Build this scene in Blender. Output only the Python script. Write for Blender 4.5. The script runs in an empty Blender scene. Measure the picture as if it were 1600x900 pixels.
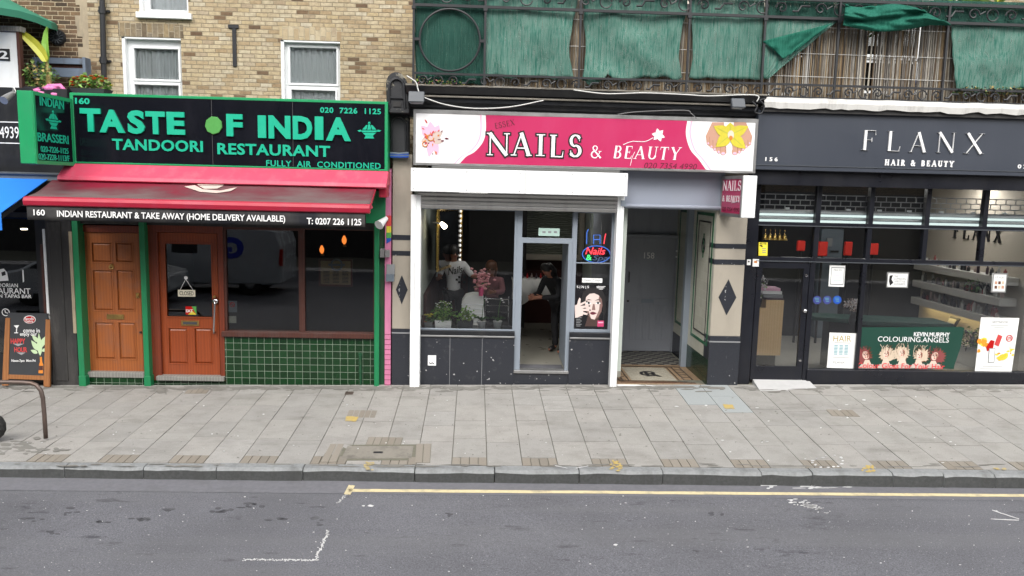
import bpy, bmesh, math, random
import numpy as np
from mathutils import Vector, Matrix, noise
random.seed(7)
rad = math.radians
SC = bpy.context.scene
COL = SC.collection

# ------------------------------------------------------------------ camera
F, CX, CY = 1200.0, 800.0, 450.0
CAM = Vector((0.0, -12.0, 3.25))
YAW, PIT, ROL = rad(2.394), rad(7.5), rad(1.408)
fw = Vector((math.sin(YAW)*math.cos(PIT), math.cos(YAW)*math.cos(PIT), -math.sin(PIT)))
r0 = Vector((math.cos(YAW), -math.sin(YAW), 0)); u0 = r0.cross(fw)
rt = math.cos(ROL)*r0 + math.sin(ROL)*u0
up = -math.sin(ROL)*r0 + math.cos(ROL)*u0
cd = bpy.data.cameras.new('camera'); cam = bpy.data.objects.new('camera', cd); COL.objects.link(cam)
cam.matrix_world = Matrix(((rt.x, up.x, -fw.x, CAM.x), (rt.y, up.y, -fw.y, CAM.y), (rt.z, up.z, -fw.z, CAM.z), (0, 0, 0, 1)))
cd.sensor_fit = 'HORIZONTAL'; cd.sensor_width = 36; cd.lens = 36*F/1600; cd.clip_end = 1000
SC.camera = cam

# ------------------------------------------------------------------ light: a bright overcast day
SUN_EL, SUN_AZ = rad(45), rad(-25)       # azimuth measured from behind the camera
w = bpy.data.worlds.new('World'); SC.world = w; w.use_nodes = True
nt = w.node_tree; nt.nodes.clear()
sky = nt.nodes.new('ShaderNodeTexSky'); sky.sky_type = 'NISHITA'; sky.sun_disc = False
sky.sun_elevation = SUN_EL; sky.sun_rotation = math.pi + SUN_AZ; sky.air_density = 1.4; sky.dust_density = 4.0; sky.ozone_density = 1.0
hs = nt.nodes.new('ShaderNodeHueSaturation'); hs.inputs['Saturation'].default_value = 0.22
bg = nt.nodes.new('ShaderNodeBackground'); bg.inputs['Strength'].default_value = 0.13
wo = nt.nodes.new('ShaderNodeOutputWorld')
nt.links.new(sky.outputs[0], hs.inputs['Color']); nt.links.new(hs.outputs[0], bg.inputs['Color']); nt.links.new(bg.outputs[0], wo.inputs['Surface'])
sl = bpy.data.lights.new('sun', 'SUN'); sl.energy = 1.4; sl.angle = rad(25); sl.color = (1, .96, .9)
so = bpy.data.objects.new('sun', sl); COL.objects.link(so)
sd = Vector((math.sin(SUN_AZ)*math.cos(SUN_EL), -math.cos(SUN_AZ)*math.cos(SUN_EL), math.sin(SUN_EL)))
so.rotation_euler = sd.to_track_quat('Z', 'Y').to_euler(); so.location = (0, -6, 12)
vs = SC.view_settings; vs.view_transform = 'Standard'; vs.look = 'None'; vs.gamma = 1; vs.use_curve_mapping = False
vs.exposure = 0.95
SC.cycles.use_denoising = True
SC.cycles.max_bounces = 10; SC.cycles.transparent_max_bounces = 16

# ------------------------------------------------------------------ picture -> place
def ray(px, py):
    return ((px-CX)/F)*rt - ((py-CY)/F)*up + fw
def at_y(px, py, Y=0.0):
    d = ray(px, py); return CAM + d*((Y-CAM.y)/d.y)
def project(p):
    d = Vector(p)-CAM; k = d.dot(fw)
    return CX + F*d.dot(rt)/k, CY - F*d.dot(up)/k
class Frame:
    """A wall plane of the street: a picture rectangle known to be upright and level in the place."""
    def __init__(s, q):
        W_ = [at_y(*c) for c in q]
        X0 = (W_[0].x+W_[3].x)/2; X1 = (W_[1].x+W_[2].x)/2; Z1 = (W_[0].z+W_[1].z)/2; Z0 = (W_[2].z+W_[3].z)/2
        dst = [(X0, Z1), (X1, Z1), (X1, Z0), (X0, Z0)]
        A = []; b = []
        for (x, y), (X, Z) in zip(q, dst):
            x = (x-800)/800; y = (y-450)/800
            A.append([x, y, 1, 0, 0, 0, -X*x, -X*y]); b.append(X)
            A.append([0, 0, 0, x, y, 1, -Z*x, -Z*y]); b.append(Z)
        s.h = np.linalg.solve(np.array(A, float), np.array(b, float))
    def p(s, px, py, Y=0.0):
        x = (px-800)/800; y = (py-450)/800; h = s.h
        k = h[6]*x+h[7]*y+1
        X = (h[0]*x+h[1]*y+h[2])/k; Z = (h[3]*x+h[4]*y+h[5])/k
        if Y == 0: return Vector((X, 0, Z))
        t = (Y-CAM.y)/(0-CAM.y)
        return CAM + (Vector((X, 0, Z))-CAM)*t
    def rect(s, x0, y0, x1, y1, Y=0.0, xr=None, yr=None):
        xr = (x0+x1)/2 if xr is None else xr; yr = (y0+y1)/2 if yr is None else yr
        return s.p(x0, yr, Y).x, s.p(xr, y1, Y).z, s.p(x1, yr, Y).x, s.p(xr, y0, Y).z
FA = Frame([(110, 145), (606, 159), (604, 606), (121.4, 601)])
FB = Frame([(648, 170), (1189, 187), (1161, 603), (637.7, 598)])
FC = Frame([(1189, 152), (1600, 170), (1580, 605), (1149, 598)])
FD = Frame([(648, 3.5), (1600, 43), (1597, 150), (645, 109)])

# pavement and road surfaces (the street falls a little along its length)
_bx = [(FA, 121, 603), (FA, 590, 604), (FB, 640, 600), (FB, 1155, 600), (FC, 1160, 599), (FC, 1590, 603)]
_pts = [f.p(x, y) for f, x, y in _bx]
zb1, zb0 = np.polyfit([p.x for p in _pts], [p.z for p in _pts], 1)
def _kerb(Y):
    k = [at_y(x, 728+14*x/1600, Y) for x in (0, 400, 800, 1200, 1600)]
    return np.polyfit([p.x for p in k], [p.z for p in k], 1)
lo, hi = -5.0, -1.5
for _ in range(50):
    YK = (lo+hi)/2; k1, k0 = _kerb(YK)
    if zb0-k0 > 0.03*(-YK): hi = YK
    else: lo = YK
k1, k0 = _kerb(YK)
_r = [at_y(x, 746.5+17*x/1600, YK) for x in (0, 400, 800, 1200, 1600)]
rd1, rd0 = np.polyfit([p.x for p in _r], [p.z for p in _r], 1)
def zpav(X, Y):
    t = Y/YK
    return (zb0+zb1*X)*(1-t) + (k0+k1*X)*t
def zroad(X, Y): return rd0+rd1*X
def on_pave(px, py, dz=0.0):
    d = ray(px, py); a, b = 0.1, 60.0
    for _ in range(50):
        m = (a+b)/2; q = CAM+d*m
        if q.z > zpav(q.x, q.y): a = m
        else: b = m
    q = CAM+d*a; q.z = zpav(q.x, q.y)+dz; return q
def on_road(px, py, dz=0.0):
    d = ray(px, py); n = CAM.z-rd0-rd1*CAM.x; k = n/(rd1*d.x-d.z)
    q = CAM+d*k; q.z = zroad(q.x, q.y)+dz; return q

# ------------------------------------------------------------------ materials (all procedural)
def lin(v): v /= 255.0; return v/12.92 if v <= .04045 else ((v+.055)/1.055)**2.4
def S(r, g, b, k=.72): return (lin(r)*k, lin(g)*k, lin(b)*k)
MATS = {}
class NT:
    def __init__(s, name):
        s.m = bpy.data.materials.new(name); s.m.use_nodes = True; s.t = s.m.node_tree; s.t.nodes.clear()
        s.out = s.n('ShaderNodeOutputMaterial'); MATS[name] = s.m
    def n(s, typ, **kw):
        x = s.t.nodes.new(typ)
        for k, v in kw.items():
            if k.startswith('i_'): x.inputs[k[2:].replace('_', ' ')].default_value = v
            else: setattr(x, k, v)
        return x
    def l(s, a, b): s.t.links.new(a, b)
    def coords(s, scale=(1, 1, 1), kind='Object', loc=(0, 0, 0)):
        tc = s.n('ShaderNodeTexCoord'); mp = s.n('ShaderNodeMapping'); mp.inputs['Scale'].default_value = scale; mp.inputs['Location'].default_value = loc
        s.l(tc.outputs[kind], mp.inputs['Vector']); return mp.outputs[0]
    def noise(s, vec, scale, detail=4, rough=.55):
        x = s.n('ShaderNodeTexNoise', i_Scale=scale, i_Detail=detail, i_Roughness=rough); s.l(vec, x.inputs['Vector']); return x.outputs[0]
    def ramp(s, fac, stops):
        x = s.n('ShaderNodeValToRGB'); e = x.color_ramp.elements
        while len(e) < len(stops): e.new(.5)
        for k, (p, c) in zip(e, stops):
            k.position = p; k.color = (c, c, c, 1) if isinstance(c, (int, float)) else (*c, 1)
        s.l(fac, x.inputs[0]); return x.outputs[0]
    def mix(s, fac, a, b, blend='MIX'):
        x = s.n('ShaderNodeMix', data_type='RGBA', blend_type=blend)
        for i, v in ((0, fac), (6, a), (7, b)):
            if hasattr(v, 'links'): s.l(v, x.inputs[i])
            elif isinstance(v, (int, float)) and i == 0: x.inputs[i].default_value = v
            else: x.inputs[i].default_value = (*v, 1) if len(v) == 3 else v
        return x.outputs[2]
    def math(s, op, a, b=0.0, c=0.0):
        x = s.n('ShaderNodeMath', operation=op)
        for i, v in enumerate((a, b, c)):
            if hasattr(v, 'links'): s.l(v, x.inputs[i])
            else: x.inputs[i].default_value = v
        return x.outputs[0]
    def bsdf(s, col, rough=.6, bump=None, bstr=.3, bdist=.01, metallic=0.0, spec=.5, coat=0.0):
        p = s.n('ShaderNodeBsdfPrincipled')
        if hasattr(col, 'links'): s.l(col, p.inputs['Base Color'])
        else: p.inputs['Base Color'].default_value = (*col, 1)
        if hasattr(rough, 'links'): s.l(rough, p.inputs['Roughness'])
        else: p.inputs['Roughness'].default_value = rough
        p.inputs['Metallic'].default_value = metallic; p.inputs['Specular IOR Level'].default_value = spec; p.inputs['Coat Weight'].default_value = coat
        if bump is not None:
            b = s.n('ShaderNodeBump', i_Strength=bstr, i_Distance=bdist); s.l(bump, b.inputs['Height']); s.l(b.outputs[0], p.inputs['Normal'])
        s.l(p.outputs[0], s.out.inputs[0]); return p

def plain(name, col, rough=.55, var=.18, scale=6.0, metallic=0.0, spec=.5, bump=.05, grime=0.0, gcol=(.05, .045, .04), coat=0.0, stretch=(1, 1, 1)):
    t = NT(name); v = t.coords(stretch); a = t.noise(v, scale, 5)
    c = t.mix(a, tuple(x*(1-var) for x in col), tuple(min(1, x*(1+var)) for x in col))
    if grime > 0:
        g = t.noise(t.coords((1.3, 1.3, .35), loc=(3, 1, 2)), 3.2, 7, .68)
        c = t.mix(t.math('MULTIPLY', t.ramp(g, [(.5, 0.0), (.68, 1.0)]), grime), c, gcol)
    f = t.noise(v, scale*14, 3)
    r = t.ramp(a, [(.2, max(0, rough-.08)), (.8, min(1, rough+.1))])
    t.bsdf(c, r, f, bump, .004, metallic, spec, coat); return t.m

def glow(name, col, strength):
    t = NT(name); e = t.n('ShaderNodeEmission', i_Strength=strength); e.inputs[0].default_value = (*col, 1); t.l(e.outputs[0], t.out.inputs[0])

def glass(name, tint=(.9, .93, .92), boost=1.6, rough=0.0):
    t = NT(name); tr = t.n('ShaderNodeBsdfTransparent'); tr.inputs[0].default_value = (*tint, 1)
    gl = t.n('ShaderNodeBsdfGlossy', i_Roughness=rough); gl.inputs[0].default_value = (1, 1, 1, 1)
    v = t.coords(); nz = t.noise(v, 1.1, 2); b = t.n('ShaderNodeBump', i_Strength=.05, i_Distance=.02); t.l(nz, b.inputs['Height']); t.l(b.outputs[0], gl.inputs['Normal'])
    fr = t.n('ShaderNodeFresnel', i_IOR=1.5); f = t.math('MULTIPLY', fr.outputs[0], boost); f = t.math('MINIMUM', f, 1.0)
    mx = t.n('ShaderNodeMixShader'); t.l(f, mx.inputs[0]); t.l(tr.outputs[0], mx.inputs[1]); t.l(gl.outputs[0], mx.inputs[2]); t.l(mx.outputs[0], t.out.inputs[0])

def brick(name, stops, mortar, bw=.225, bh=.075, gap=.012, vertical=False, smut=.5):
    t = NT(name); tc = t.n('ShaderNodeTexCoord'); sp = t.n('ShaderNodeSeparateXYZ'); t.l(tc.outputs['Object'], sp.inputs[0])
    X, Z = sp.outputs[0], sp.outputs[2]
    wob = t.noise(tc.outputs['Object'], 5, 3); wz = t.math('MULTIPLY_ADD', wob, .014, -.007)
    Z = t.math('ADD', Z, wz); X = t.math('ADD', X, t.math('MULTIPLY', t.math('ADD', X, t.math('SUBTRACT', Z, X)), .0))
    if vertical: X, Z = Z, X
    row = t.math('FLOOR', t.math('DIVIDE', Z, bh))
    hrow = t.n('ShaderNodeTexWhiteNoise', noise_dimensions='1D'); t.l(row, hrow.inputs['W'])
    off = t.math('ADD', t.math('MULTIPLY', row, .5), t.math('MULTIPLY', hrow.outputs[0], .3))
    u = t.math('ADD', t.math('DIVIDE', X, bw), off); colm = t.math('FLOOR', u)
    cb = t.n('ShaderNodeCombineXYZ'); t.l(colm, cb.inputs[0]); t.l(row, cb.inputs[1])
    wn = t.n('ShaderNodeTexWhiteNoise', noise_dimensions='3D'); t.l(cb.outputs[0], wn.inputs['Vector'])
    fu = t.math('FRACT', u); fv = t.math('FRACT', t.math('DIVIDE', Z, bh))
    du = t.math('MULTIPLY', t.math('MINIMUM', fu, t.math('SUBTRACT', 1.0, fu)), bw)
    dv = t.math('MULTIPLY', t.math('MINIMUM', fv, t.math('SUBTRACT', 1.0, fv)), bh)
    d = t.math('ADD', t.math('MINIMUM', du, dv), t.math('MULTIPLY_ADD', t.noise(tc.outputs['Object'], 38, 3), .012, -.006))
    mask = t.ramp(t.math('DIVIDE', d, gap), [(.35, 0.0), (.62, 1.0)])
    bc = t.ramp(wn.outputs[0], stops)
    sm = t.noise(tc.outputs['Object'], 16, 5, .65); bc = t.mix(t.ramp(sm, [(.42, 0.0), (.75, smut)]), bc, tuple(x*.35 for x in stops[0][1]))
    lg = t.noise(tc.outputs['Object'], .8, 4); bc = t.mix(t.ramp(lg, [(.4, 0.0), (.8, .35)]), bc, tuple(x*.6 for x in mortar))
    c = t.mix(mask, mortar, bc)
    h = t.math('ADD', mask, t.math('MULTIPLY', sm, .6))
    t.bsdf(c, .9, h, .7, .012, spec=.2); return t.m

def tile(name, col, grout, tw, th, gap=.006, rough=.15, var=.25):
    t = NT(name); tc = t.n('ShaderNodeTexCoord'); sp = t.n('ShaderNodeSeparateXYZ'); t.l(tc.outputs['Object'], sp.inputs[0])
    X = t.math('ADD', sp.outputs[0], sp.outputs[1]); u = t.math('DIVIDE', X, tw); v = t.math('DIVIDE', sp.outputs[2], th)
    cb = t.n('ShaderNodeCombineXYZ'); t.l(t.math('FLOOR', u), cb.inputs[0]); t.l(t.math('FLOOR', v), cb.inputs[1])
    wn = t.n('ShaderNodeTexWhiteNoise', noise_dimensions='3D'); t.l(cb.outputs[0], wn.inputs['Vector'])
    fu = t.math('FRACT', u); fv = t.math('FRACT', v)
    d = t.math('MINIMUM', t.math('MULTIPLY', t.math('MINIMUM', fu, t.math('SUBTRACT', 1.0, fu)), tw), t.math('MULTIPLY', t.math('MINIMUM', fv, t.math('SUBTRACT', 1.0, fv)), th))
    m = t.ramp(t.math('DIVIDE', d, gap), [(.4, 0.0), (.6, 1.0)])
    k = t.mix(wn.outputs[0], tuple(x*(1-var) for x in col), tuple(x*(1+var) for x in col))
    k = t.mix(t.math('MULTIPLY', t.noise(tc.outputs['Object'], 7, 5), .3), k, tuple(x*.4 for x in col))
    t.bsdf(t.mix(m, grout, k), t.ramp(m, [(0, .8), (1, rough)]), m, .5, .004); return t.m

def wood(name, c1, c2, rough=.4, scale=(14, 14, 1.2), wear=0.0):
    t = NT(name); v = t.coords(scale); a = t.noise(v, 2.2, 6, .6)
    wv = t.n('ShaderNodeTexWave', bands_direction='X', i_Scale=1.2, i_Distortion=6.0, i_Detail=3.0); t.l(t.coords((6, 6, .5)), wv.inputs[0])
    c = t.mix(t.math('MULTIPLY_ADD', wv.outputs['Fac'], .35, t.math('MULTIPLY', a, .65)), c1, c2)
    if wear:
        g = t.noise(t.coords((1, 1, 1)), 3.0, 7, .7); c = t.mix(t.math('MULTIPLY', t.ramp(g, [(.5, 0.0), (.7, 1.0)]), wear), c, tuple(x*.55+.06 for x in c2))
    t.bsdf(c, rough, a, .15, .003); return t.m

# ------------------------------------------------------------------ mesh builder
WL = {}       # world origin of each built object
class MB:
    def __init__(s): s.v = []; s.f = []; s.mi = []; s.mats = []
    def mat(s, m):
        if m not in s.mats: s.mats.append(m)
        return s.mats.index(m)
    def face(s, pts, m):
        i = len(s.v); s.v += [Vector(p) for p in pts]; s.f.append(list(range(i, i+len(pts)))); s.mi.append(s.mat(m))
    def mesh(s, verts, faces, m):
        i = len(s.v); s.v += [Vector(p) for p in verts]; k = s.mat(m)
        for f in faces: s.f.append([i+j for j in f]); s.mi.append(k)
    def prism(s, pts, vec, m):
        n = len(pts); vec = Vector(vec); v = [Vector(p) for p in pts]; v += [p+vec for p in v]
        fs = [list(range(n)), list(range(2*n-1, n-1, -1))] + [[j, j+n, (j+1) % n+n, (j+1) % n] for j in range(n)]
        s.mesh(v, fs, m)
    def box(s, a, b, m):
        x0, y0, z0 = a; x1, y1, z1 = b
        s.prism([(x0, y0, z0), (x1, y0, z0), (x1, y0, z1), (x0, y0, z1)], (0, y1-y0, 0), m)
    def pbox(s, fr, x0, y0, x1, y1, Y, d, m, xr=None, yr=None):
        X0, Z0, X1, Z1 = fr.rect(x0, y0, x1, y1, Y, xr, yr); s.box((X0, Y, Z0), (X1, Y+d, Z1), m)
    def ppoly(s, fr, pts, Y, d, m):
        s.prism([fr.p(x, y, Y) for x, y in pts], (0, d, 0), m)
    def holed(s, X0, Z0, X1, Z1, holes, Y, d, m):
        xs = sorted({X0, X1} | {min(max(h[i], X0), X1) for h in holes for i in (0, 2)})
        zs = sorted({Z0, Z1} | {min(max(h[i], Z0), Z1) for h in holes for i in (1, 3)})
        nx, nz = len(xs)-1, len(zs)-1
        def solid(i, j):
            if i < 0 or j < 0 or i >= nx or j >= nz: return False
            cx, cz = (xs[i]+xs[i+1])/2, (zs[j]+zs[j+1])/2
            return not any(h[0] < cx < h[2] and h[1] < cz < h[3] for h in holes)
        for i in range(nx):
            for j in range(nz):
                if not solid(i, j): continue
                a, b, c, e = xs[i], xs[i+1], zs[j], zs[j+1]
                s.face([(a, Y, c), (b, Y, c), (b, Y, e), (a, Y, e)], m)
                s.face([(a, Y+d, c), (a, Y+d, e), (b, Y+d, e), (b, Y+d, c)], m)
                if not solid(i-1, j): s.face([(a, Y, c), (a, Y, e), (a, Y+d, e), (a, Y+d, c)], m)
                if not solid(i+1, j): s.face([(b, Y, c), (b, Y+d, c), (b, Y+d, e), (b, Y, e)], m)
                if not solid(i, j-1): s.face([(a, Y, c), (a, Y+d, c), (b, Y+d, c), (b, Y, c)], m)
                if not solid(i, j+1): s.face([(a, Y, e), (b, Y, e), (b, Y+d, e), (a, Y+d, e)], m)
    def tube(s, pts, r, m, n=7, closed=False):
        pts = [Vector(p) for p in pts]; k = len(pts); rr = r if isinstance(r, (list, tuple)) else [r]*k
        rings = []; prev = None
        for i, p in enumerate(pts):
            a = pts[(i-1) % k] if (closed or i > 0) else p; b = pts[(i+1) % k] if (closed or i < k-1) else p
            t = (b-a).normalized() if (b-a).length > 1e-9 else Vector((0, 0, 1))
            if prev is None: prev = t.orthogonal().normalized()
            u = prev-t*prev.dot(t); u = u.normalized() if u.length > 1e-6 else t.orthogonal().normalized(); prev = u; w_ = t.cross(u)
            rings.append([p+(u*math.cos(2*math.pi*j/n)+w_*math.sin(2*math.pi*j/n))*rr[i] for j in range(n)])
        v = [q for ring in rings for q in ring]; fs = []
        for i in range(k if closed else k-1):
            a, b = i*n, ((i+1) % k)*n
            for j in range(n): fs.append([a+j, a+(j+1) % n, b+(j+1) % n, b+j])
        if not closed: fs += [list(range(n-1, -1, -1)), [(k-1)*n+j for j in range(n)]]
        s.mesh(v, fs, m)
    def lathe(s, c, prof, m, n=16, axis='z'):
        v = []; k = len(prof)
        for r, h in prof:
            for j in range(n):
                a = 2*math.pi*j/n
                d = {'z': (r*math.cos(a), r*math.sin(a), h), 'y': (r*math.cos(a), h, r*math.sin(a)), 'x': (h, r*math.cos(a), r*math.sin(a))}[axis]
                v.append(Vector(c)+Vector(d))
        fs = [[i*n+j, i*n+(j+1) % n, (i+1)*n+(j+1) % n, (i+1)*n+j] for i in range(k-1) for j in range(n)]
        fs += [list(range(n))[::-1], [(k-1)*n+j for j in range(n)]]
        s.mesh(v, fs, m)
    def build(s, name, parent=None, origin=None, bevel=0.0, smooth=False, weld=True):
        me = bpy.data.meshes.new(name)
        if parent is not None: org = WL[parent]
        elif origin is not None: org = Vector(origin)
        else:
            xs = [p.x for p in s.v]; ys = [p.y for p in s.v]; org = Vector(((min(xs)+max(xs))/2, (min(ys)+max(ys))/2, min(p.z for p in s.v)))
        me.from_pydata([p-org for p in s.v], [], s.f)
        for m in s.mats: me.materials.append(MATS[m])
        me.polygons.foreach_set('material_index', s.mi)
        bm = bmesh.new(); bm.from_mesh(me)
        if weld: bmesh.ops.remove_doubles(bm, verts=bm.verts, dist=1e-5)
        bmesh.ops.recalc_face_normals(bm, faces=bm.faces)
        if smooth:
            for f in bm.faces: f.smooth = True
        bm.to_mesh(me); bm.free()
        o = bpy.data.objects.new(name, me); COL.objects.link(o)
        if parent is not None: o.parent = parent
        else: o.location = org
        WL[o] = org.copy()
        if bevel:
            b = o.modifiers.new('bevel', 'BEVEL'); b.width = bevel; b.segments = 1; b.limit_method = 'ANGLE'; b.angle_limit = rad(40)
        return o

def thing(name, label, cat, loc, group=None):
    o = bpy.data.objects.new(name, None); COL.objects.link(o); o.location = loc; o.empty_display_size = .2
    WL[o] = Vector(loc); return tag(o, label, cat, group)
def tag(o, label, cat, group=None):
    o['label'] = label; o['category'] = cat
    if group: o['group'] = group
    return o
def struct(o, kind='structure'): o['kind'] = kind; return o

# ------------------------------------------------------------------ lettering
_tc = {}
def glyphs(txt, bold=0.0, shear=0.0, space=1.0):
    key = (txt, bold, shear, space)
    if key not in _tc:
        c = bpy.data.curves.new('lettering', 'FONT'); c.body = txt; c.offset = bold; c.shear = shear; c.space_character = space; c.resolution_u = 3; c.extrude = .5
        o = bpy.data.objects.new('lettering', c); COL.objects.link(o)
        dg = bpy.context.evaluated_depsgraph_get(); me = o.evaluated_get(dg).to_mesh()
        v = np.array([list(x.co) for x in me.vertices]); f = [list(p.vertices) for p in me.polygons]
        o.evaluated_get(dg).to_mesh_clear(); bpy.data.objects.remove(o); bpy.data.curves.remove(c)
        mn = v.min(0); mx = v.max(0); v = (v-mn)/(mx-mn); _tc[key] = (v, f)
    return _tc[key]
EX, EZ, EN = Vector((1, 0, 0)), Vector((0, 0, 1)), Vector((0, -1, 0))
def text(mb, s, c, w, h, m, depth=.004, ex=EX, ey=EZ, en=EN, bold=0.0, shear=0.0, space=1.0, rot=0.0):
    v, f = glyphs(s, bold, shear, space); c = Vector(c)
    if rot: ex, ey = ex*math.cos(rot)+ey*math.sin(rot), ey*math.cos(rot)-ex*math.sin(rot)
    mb.mesh([c+ex*((a-.5)*w)+ey*((b-.5)*h)+en*(depth*d) for a, b, d in v], f, m)
def ptext(mb, fr, s, xc, yc, wpx, hpx, Y, m, depth=.004, **k):
    a, b = fr.p(xc-wpx/2, yc, Y), fr.p(xc+wpx/2, yc, Y); t, u = fr.p(xc, yc-hpx/2, Y), fr.p(xc, yc+hpx/2, Y)
    text(mb, s, fr.p(xc, yc, Y), b.x-a.x, t.z-u.z, m, depth, **k)

def arc(cx, cy, rx, ry, a0, a1, thick, thin, n=14, mode='v'):
    o = []
    for i in range(n+1):
        a = rad(a0+(a1-a0)*i/n); k = abs(math.cos(a)) if mode == 'v' else abs(math.sin(a))
        o.append((cx+rx*math.cos(a), cy+ry*math.sin(a), thin+(thick-thin)*k))
    return o
def serifs(*ps, e=.13): return [[(x-e, y, .022), (x+e, y, .022)] for x, y in ps]
T_, N_ = .085, .03
SERIF = {
 'N': (1.0, [[(.13, 0, N_), (.13, 1, N_)], [(.87, 0, N_), (.87, 1, N_)], [(.1, 1, T_), (.87, 0, T_)]]+serifs((.1, .98), (.13, .02), (.87, .98))),
 'A': (.95, [[(.1, 0, N_), (.47, 1, N_)], [(.45, 1, T_), (.85, 0, T_)], [(.22, .33, .026), (.7, .33, .026)]]+serifs((.1, .02), (.85, .02), e=.14)),
 'I': (.42, [[(.21, 0, T_), (.21, 1, T_)]]+serifs((.21, .98), (.21, .02), e=.18)),
 'L': (.78, [[(.21, 0, T_), (.21, 1, T_)], [(.2, .025, .028), (.72, .025, .028)], [(.7, .0, .025), (.745, .27, .012)]]+serifs((.21, .98), e=.18)),
 'S': (.7, [arc(.34, .73, .24, .25, 25, 255, .07, .035)[:]+arc(.34, .27, .26, .25, 80, -155, .08, .035), [(.565, .72, .012), (.56, .96, .02)], [(.1, .28, .02), (.09, .04, .012)]]),
 'F': (.72, [[(.2, 0, T_), (.2, 1, T_)], [(.2, .972, .028), (.66, .972, .028)], [(.2, .52, .026), (.5, .52, .026)], [(.64, 1, .025), (.67, .74, .012)], [(.5, .64, .014), (.5, .4, .014)]]+serifs((.2, .02), e=.18)),
 'X': (.95, [[(.12, 1, T_), (.84, 0, T_)], [(.83, 1, N_), (.12, 0, N_)]]+serifs((.14, .98), (.82, .98), (.12, .02), (.84, .02), e=.15)),
 'E': (.76, [[(.2, 0, T_), (.2, 1, T_)], [(.2, .972, .028), (.66, .972, .028)], [(.2, .52, .026), (.5, .52, .026)], [(.2, .028, .028), (.68, .028, .028)], [(.64, 1, .025), (.67, .76, .012)], [(.5, .64, .014), (.5, .4, .014)], [(.66, 0, .025), (.71, .26, .012)]]),
 'B': (.78, [[(.2, 0, T_), (.2, 1, T_)], [(.2, .972, .028), (.4, .972, .028)], [(.2, .52, .026), (.42, .52, .026)], [(.2, .028, .028), (.42, .028, .028)], arc(.38, .75, .22, .225, 88, -88, .07, .028), arc(.4, .27, .26, .245, 88, -88, .075, .028)]),
 'U': (.9, [[(.2, .28, T_), (.2, 1, T_)], [(.75, .28, N_), (.75, 1, N_)], arc(.475, .3, .275, .27, 180, 360, .07, .035)]+serifs((.2, .98), (.75, .98), e=.16)),
 'T': (.8, [[(.4, 0, T_), (.4, 1, T_)], [(.05, .972, .028), (.75, .972, .028)], [(.05, 1, .02), (.03, .76, .012)], [(.75, 1, .02), (.77, .76, .012)]]+serifs((.4, .02), e=.17)),
 'Y': (.9, [[(.45, 0, T_), (.45, .45, T_)], [(.1, 1, T_), (.47, .42, T_)], [(.82, 1, N_), (.47, .42, N_)]]+serifs((.45, .02), (.12, .98), (.8, .98), e=.15)),
 'H': (.95, [[(.2, 0, T_), (.2, 1, T_)], [(.75, 0, T_), (.75, 1, T_)], [(.2, .52, .026), (.75, .52, .026)]]+serifs((.2, .98), (.2, .02), (.75, .98), (.75, .02), e=.15)),
 'R': (.88, [[(.2, 0, T_), (.2, 1, T_)], [(.2, .972, .028), (.4, .972, .028)], [(.2, .5, .026), (.4, .5, .026)], arc(.38, .735, .24, .235, 88, -88, .07, .028), [(.4, .5, .06), (.8, .0, .07)]]+serifs((.2, .02), e=.16)),
 '&': (.95, [arc(.36, .77, .17, .19, -60, 250, .045, .035), [(.22, .68, .06), (.84, .0, .07)], arc(.36, .27, .28, .26, 100, 300, .06, .04), [(.5, .05, .03), (.66, .25, .03), (.76, .52, .03)], [(.62, .53, .02), (.9, .53, .02)], [(.42, .55, .03), (.52, .68, .03)]]),
 ' ': (.5, [])}
def serif(mb, s, c, w, h, m, depth=.006, ex=EX, ey=EZ, en=EN, grow=0.0, shear=0.0, gap=.12):
    tot = sum(SERIF[ch][0]+gap for ch in s)-gap; k = w/tot; x = 0; c = Vector(c); lift = 0
    for ch in s:
        adv, st = SERIF[ch]
        for line in st:
            L = []; R = []; n = len(line)
            P = [Vector(((x+a-tot/2+shear*(b-.5))*k, (b-.5)*h)) for a, b, q in line]
            for i in range(n):
                a = P[max(i-1, 0)]; b = P[min(i+1, n-1)]; t = (b-a).normalized(); nn = Vector((-t.y, t.x)); hw = line[i][2]*h*.95+grow
                p = P[i].copy()
                if grow and i == 0: p -= t*grow
                if grow and i == n-1: p += t*grow
                L.append(p+nn*hw); R.append(p-nn*hw)
            lift += 1; dz = depth+(lift % 9)*.00025
            V = [c+ex*q.x+ey*q.y+en*dz for q in L+R]+[c+ex*q.x+ey*q.y for q in L+R]
            fs = []
            for i in range(n-1):
                fs += [[i, i+1, n+i+1, n+i], [2*n+i, 2*n+i+1, i+1, i], [n+i, n+i+1, 3*n+i+1, 3*n+i]]
            fs += [[0, n, 3*n, 2*n], [n-1, 2*n-1+0, 4*n-1, 3*n-1]]
            mb.mesh(V, fs, m)
        x += adv+gap
def pserif(mb, fr, s, xc, yc, wpx, hpx, Y, m, depth=.006, **k):
    a, b = fr.p(xc-wpx/2, yc, Y), fr.p(xc+wpx/2, yc, Y); t, u = fr.p(xc, yc-hpx/2, Y), fr.p(xc, yc+hpx/2, Y)
    serif(mb, s, fr.p(xc, yc, Y), b.x-a.x, t.z-u.z, m, depth, **k)

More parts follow.
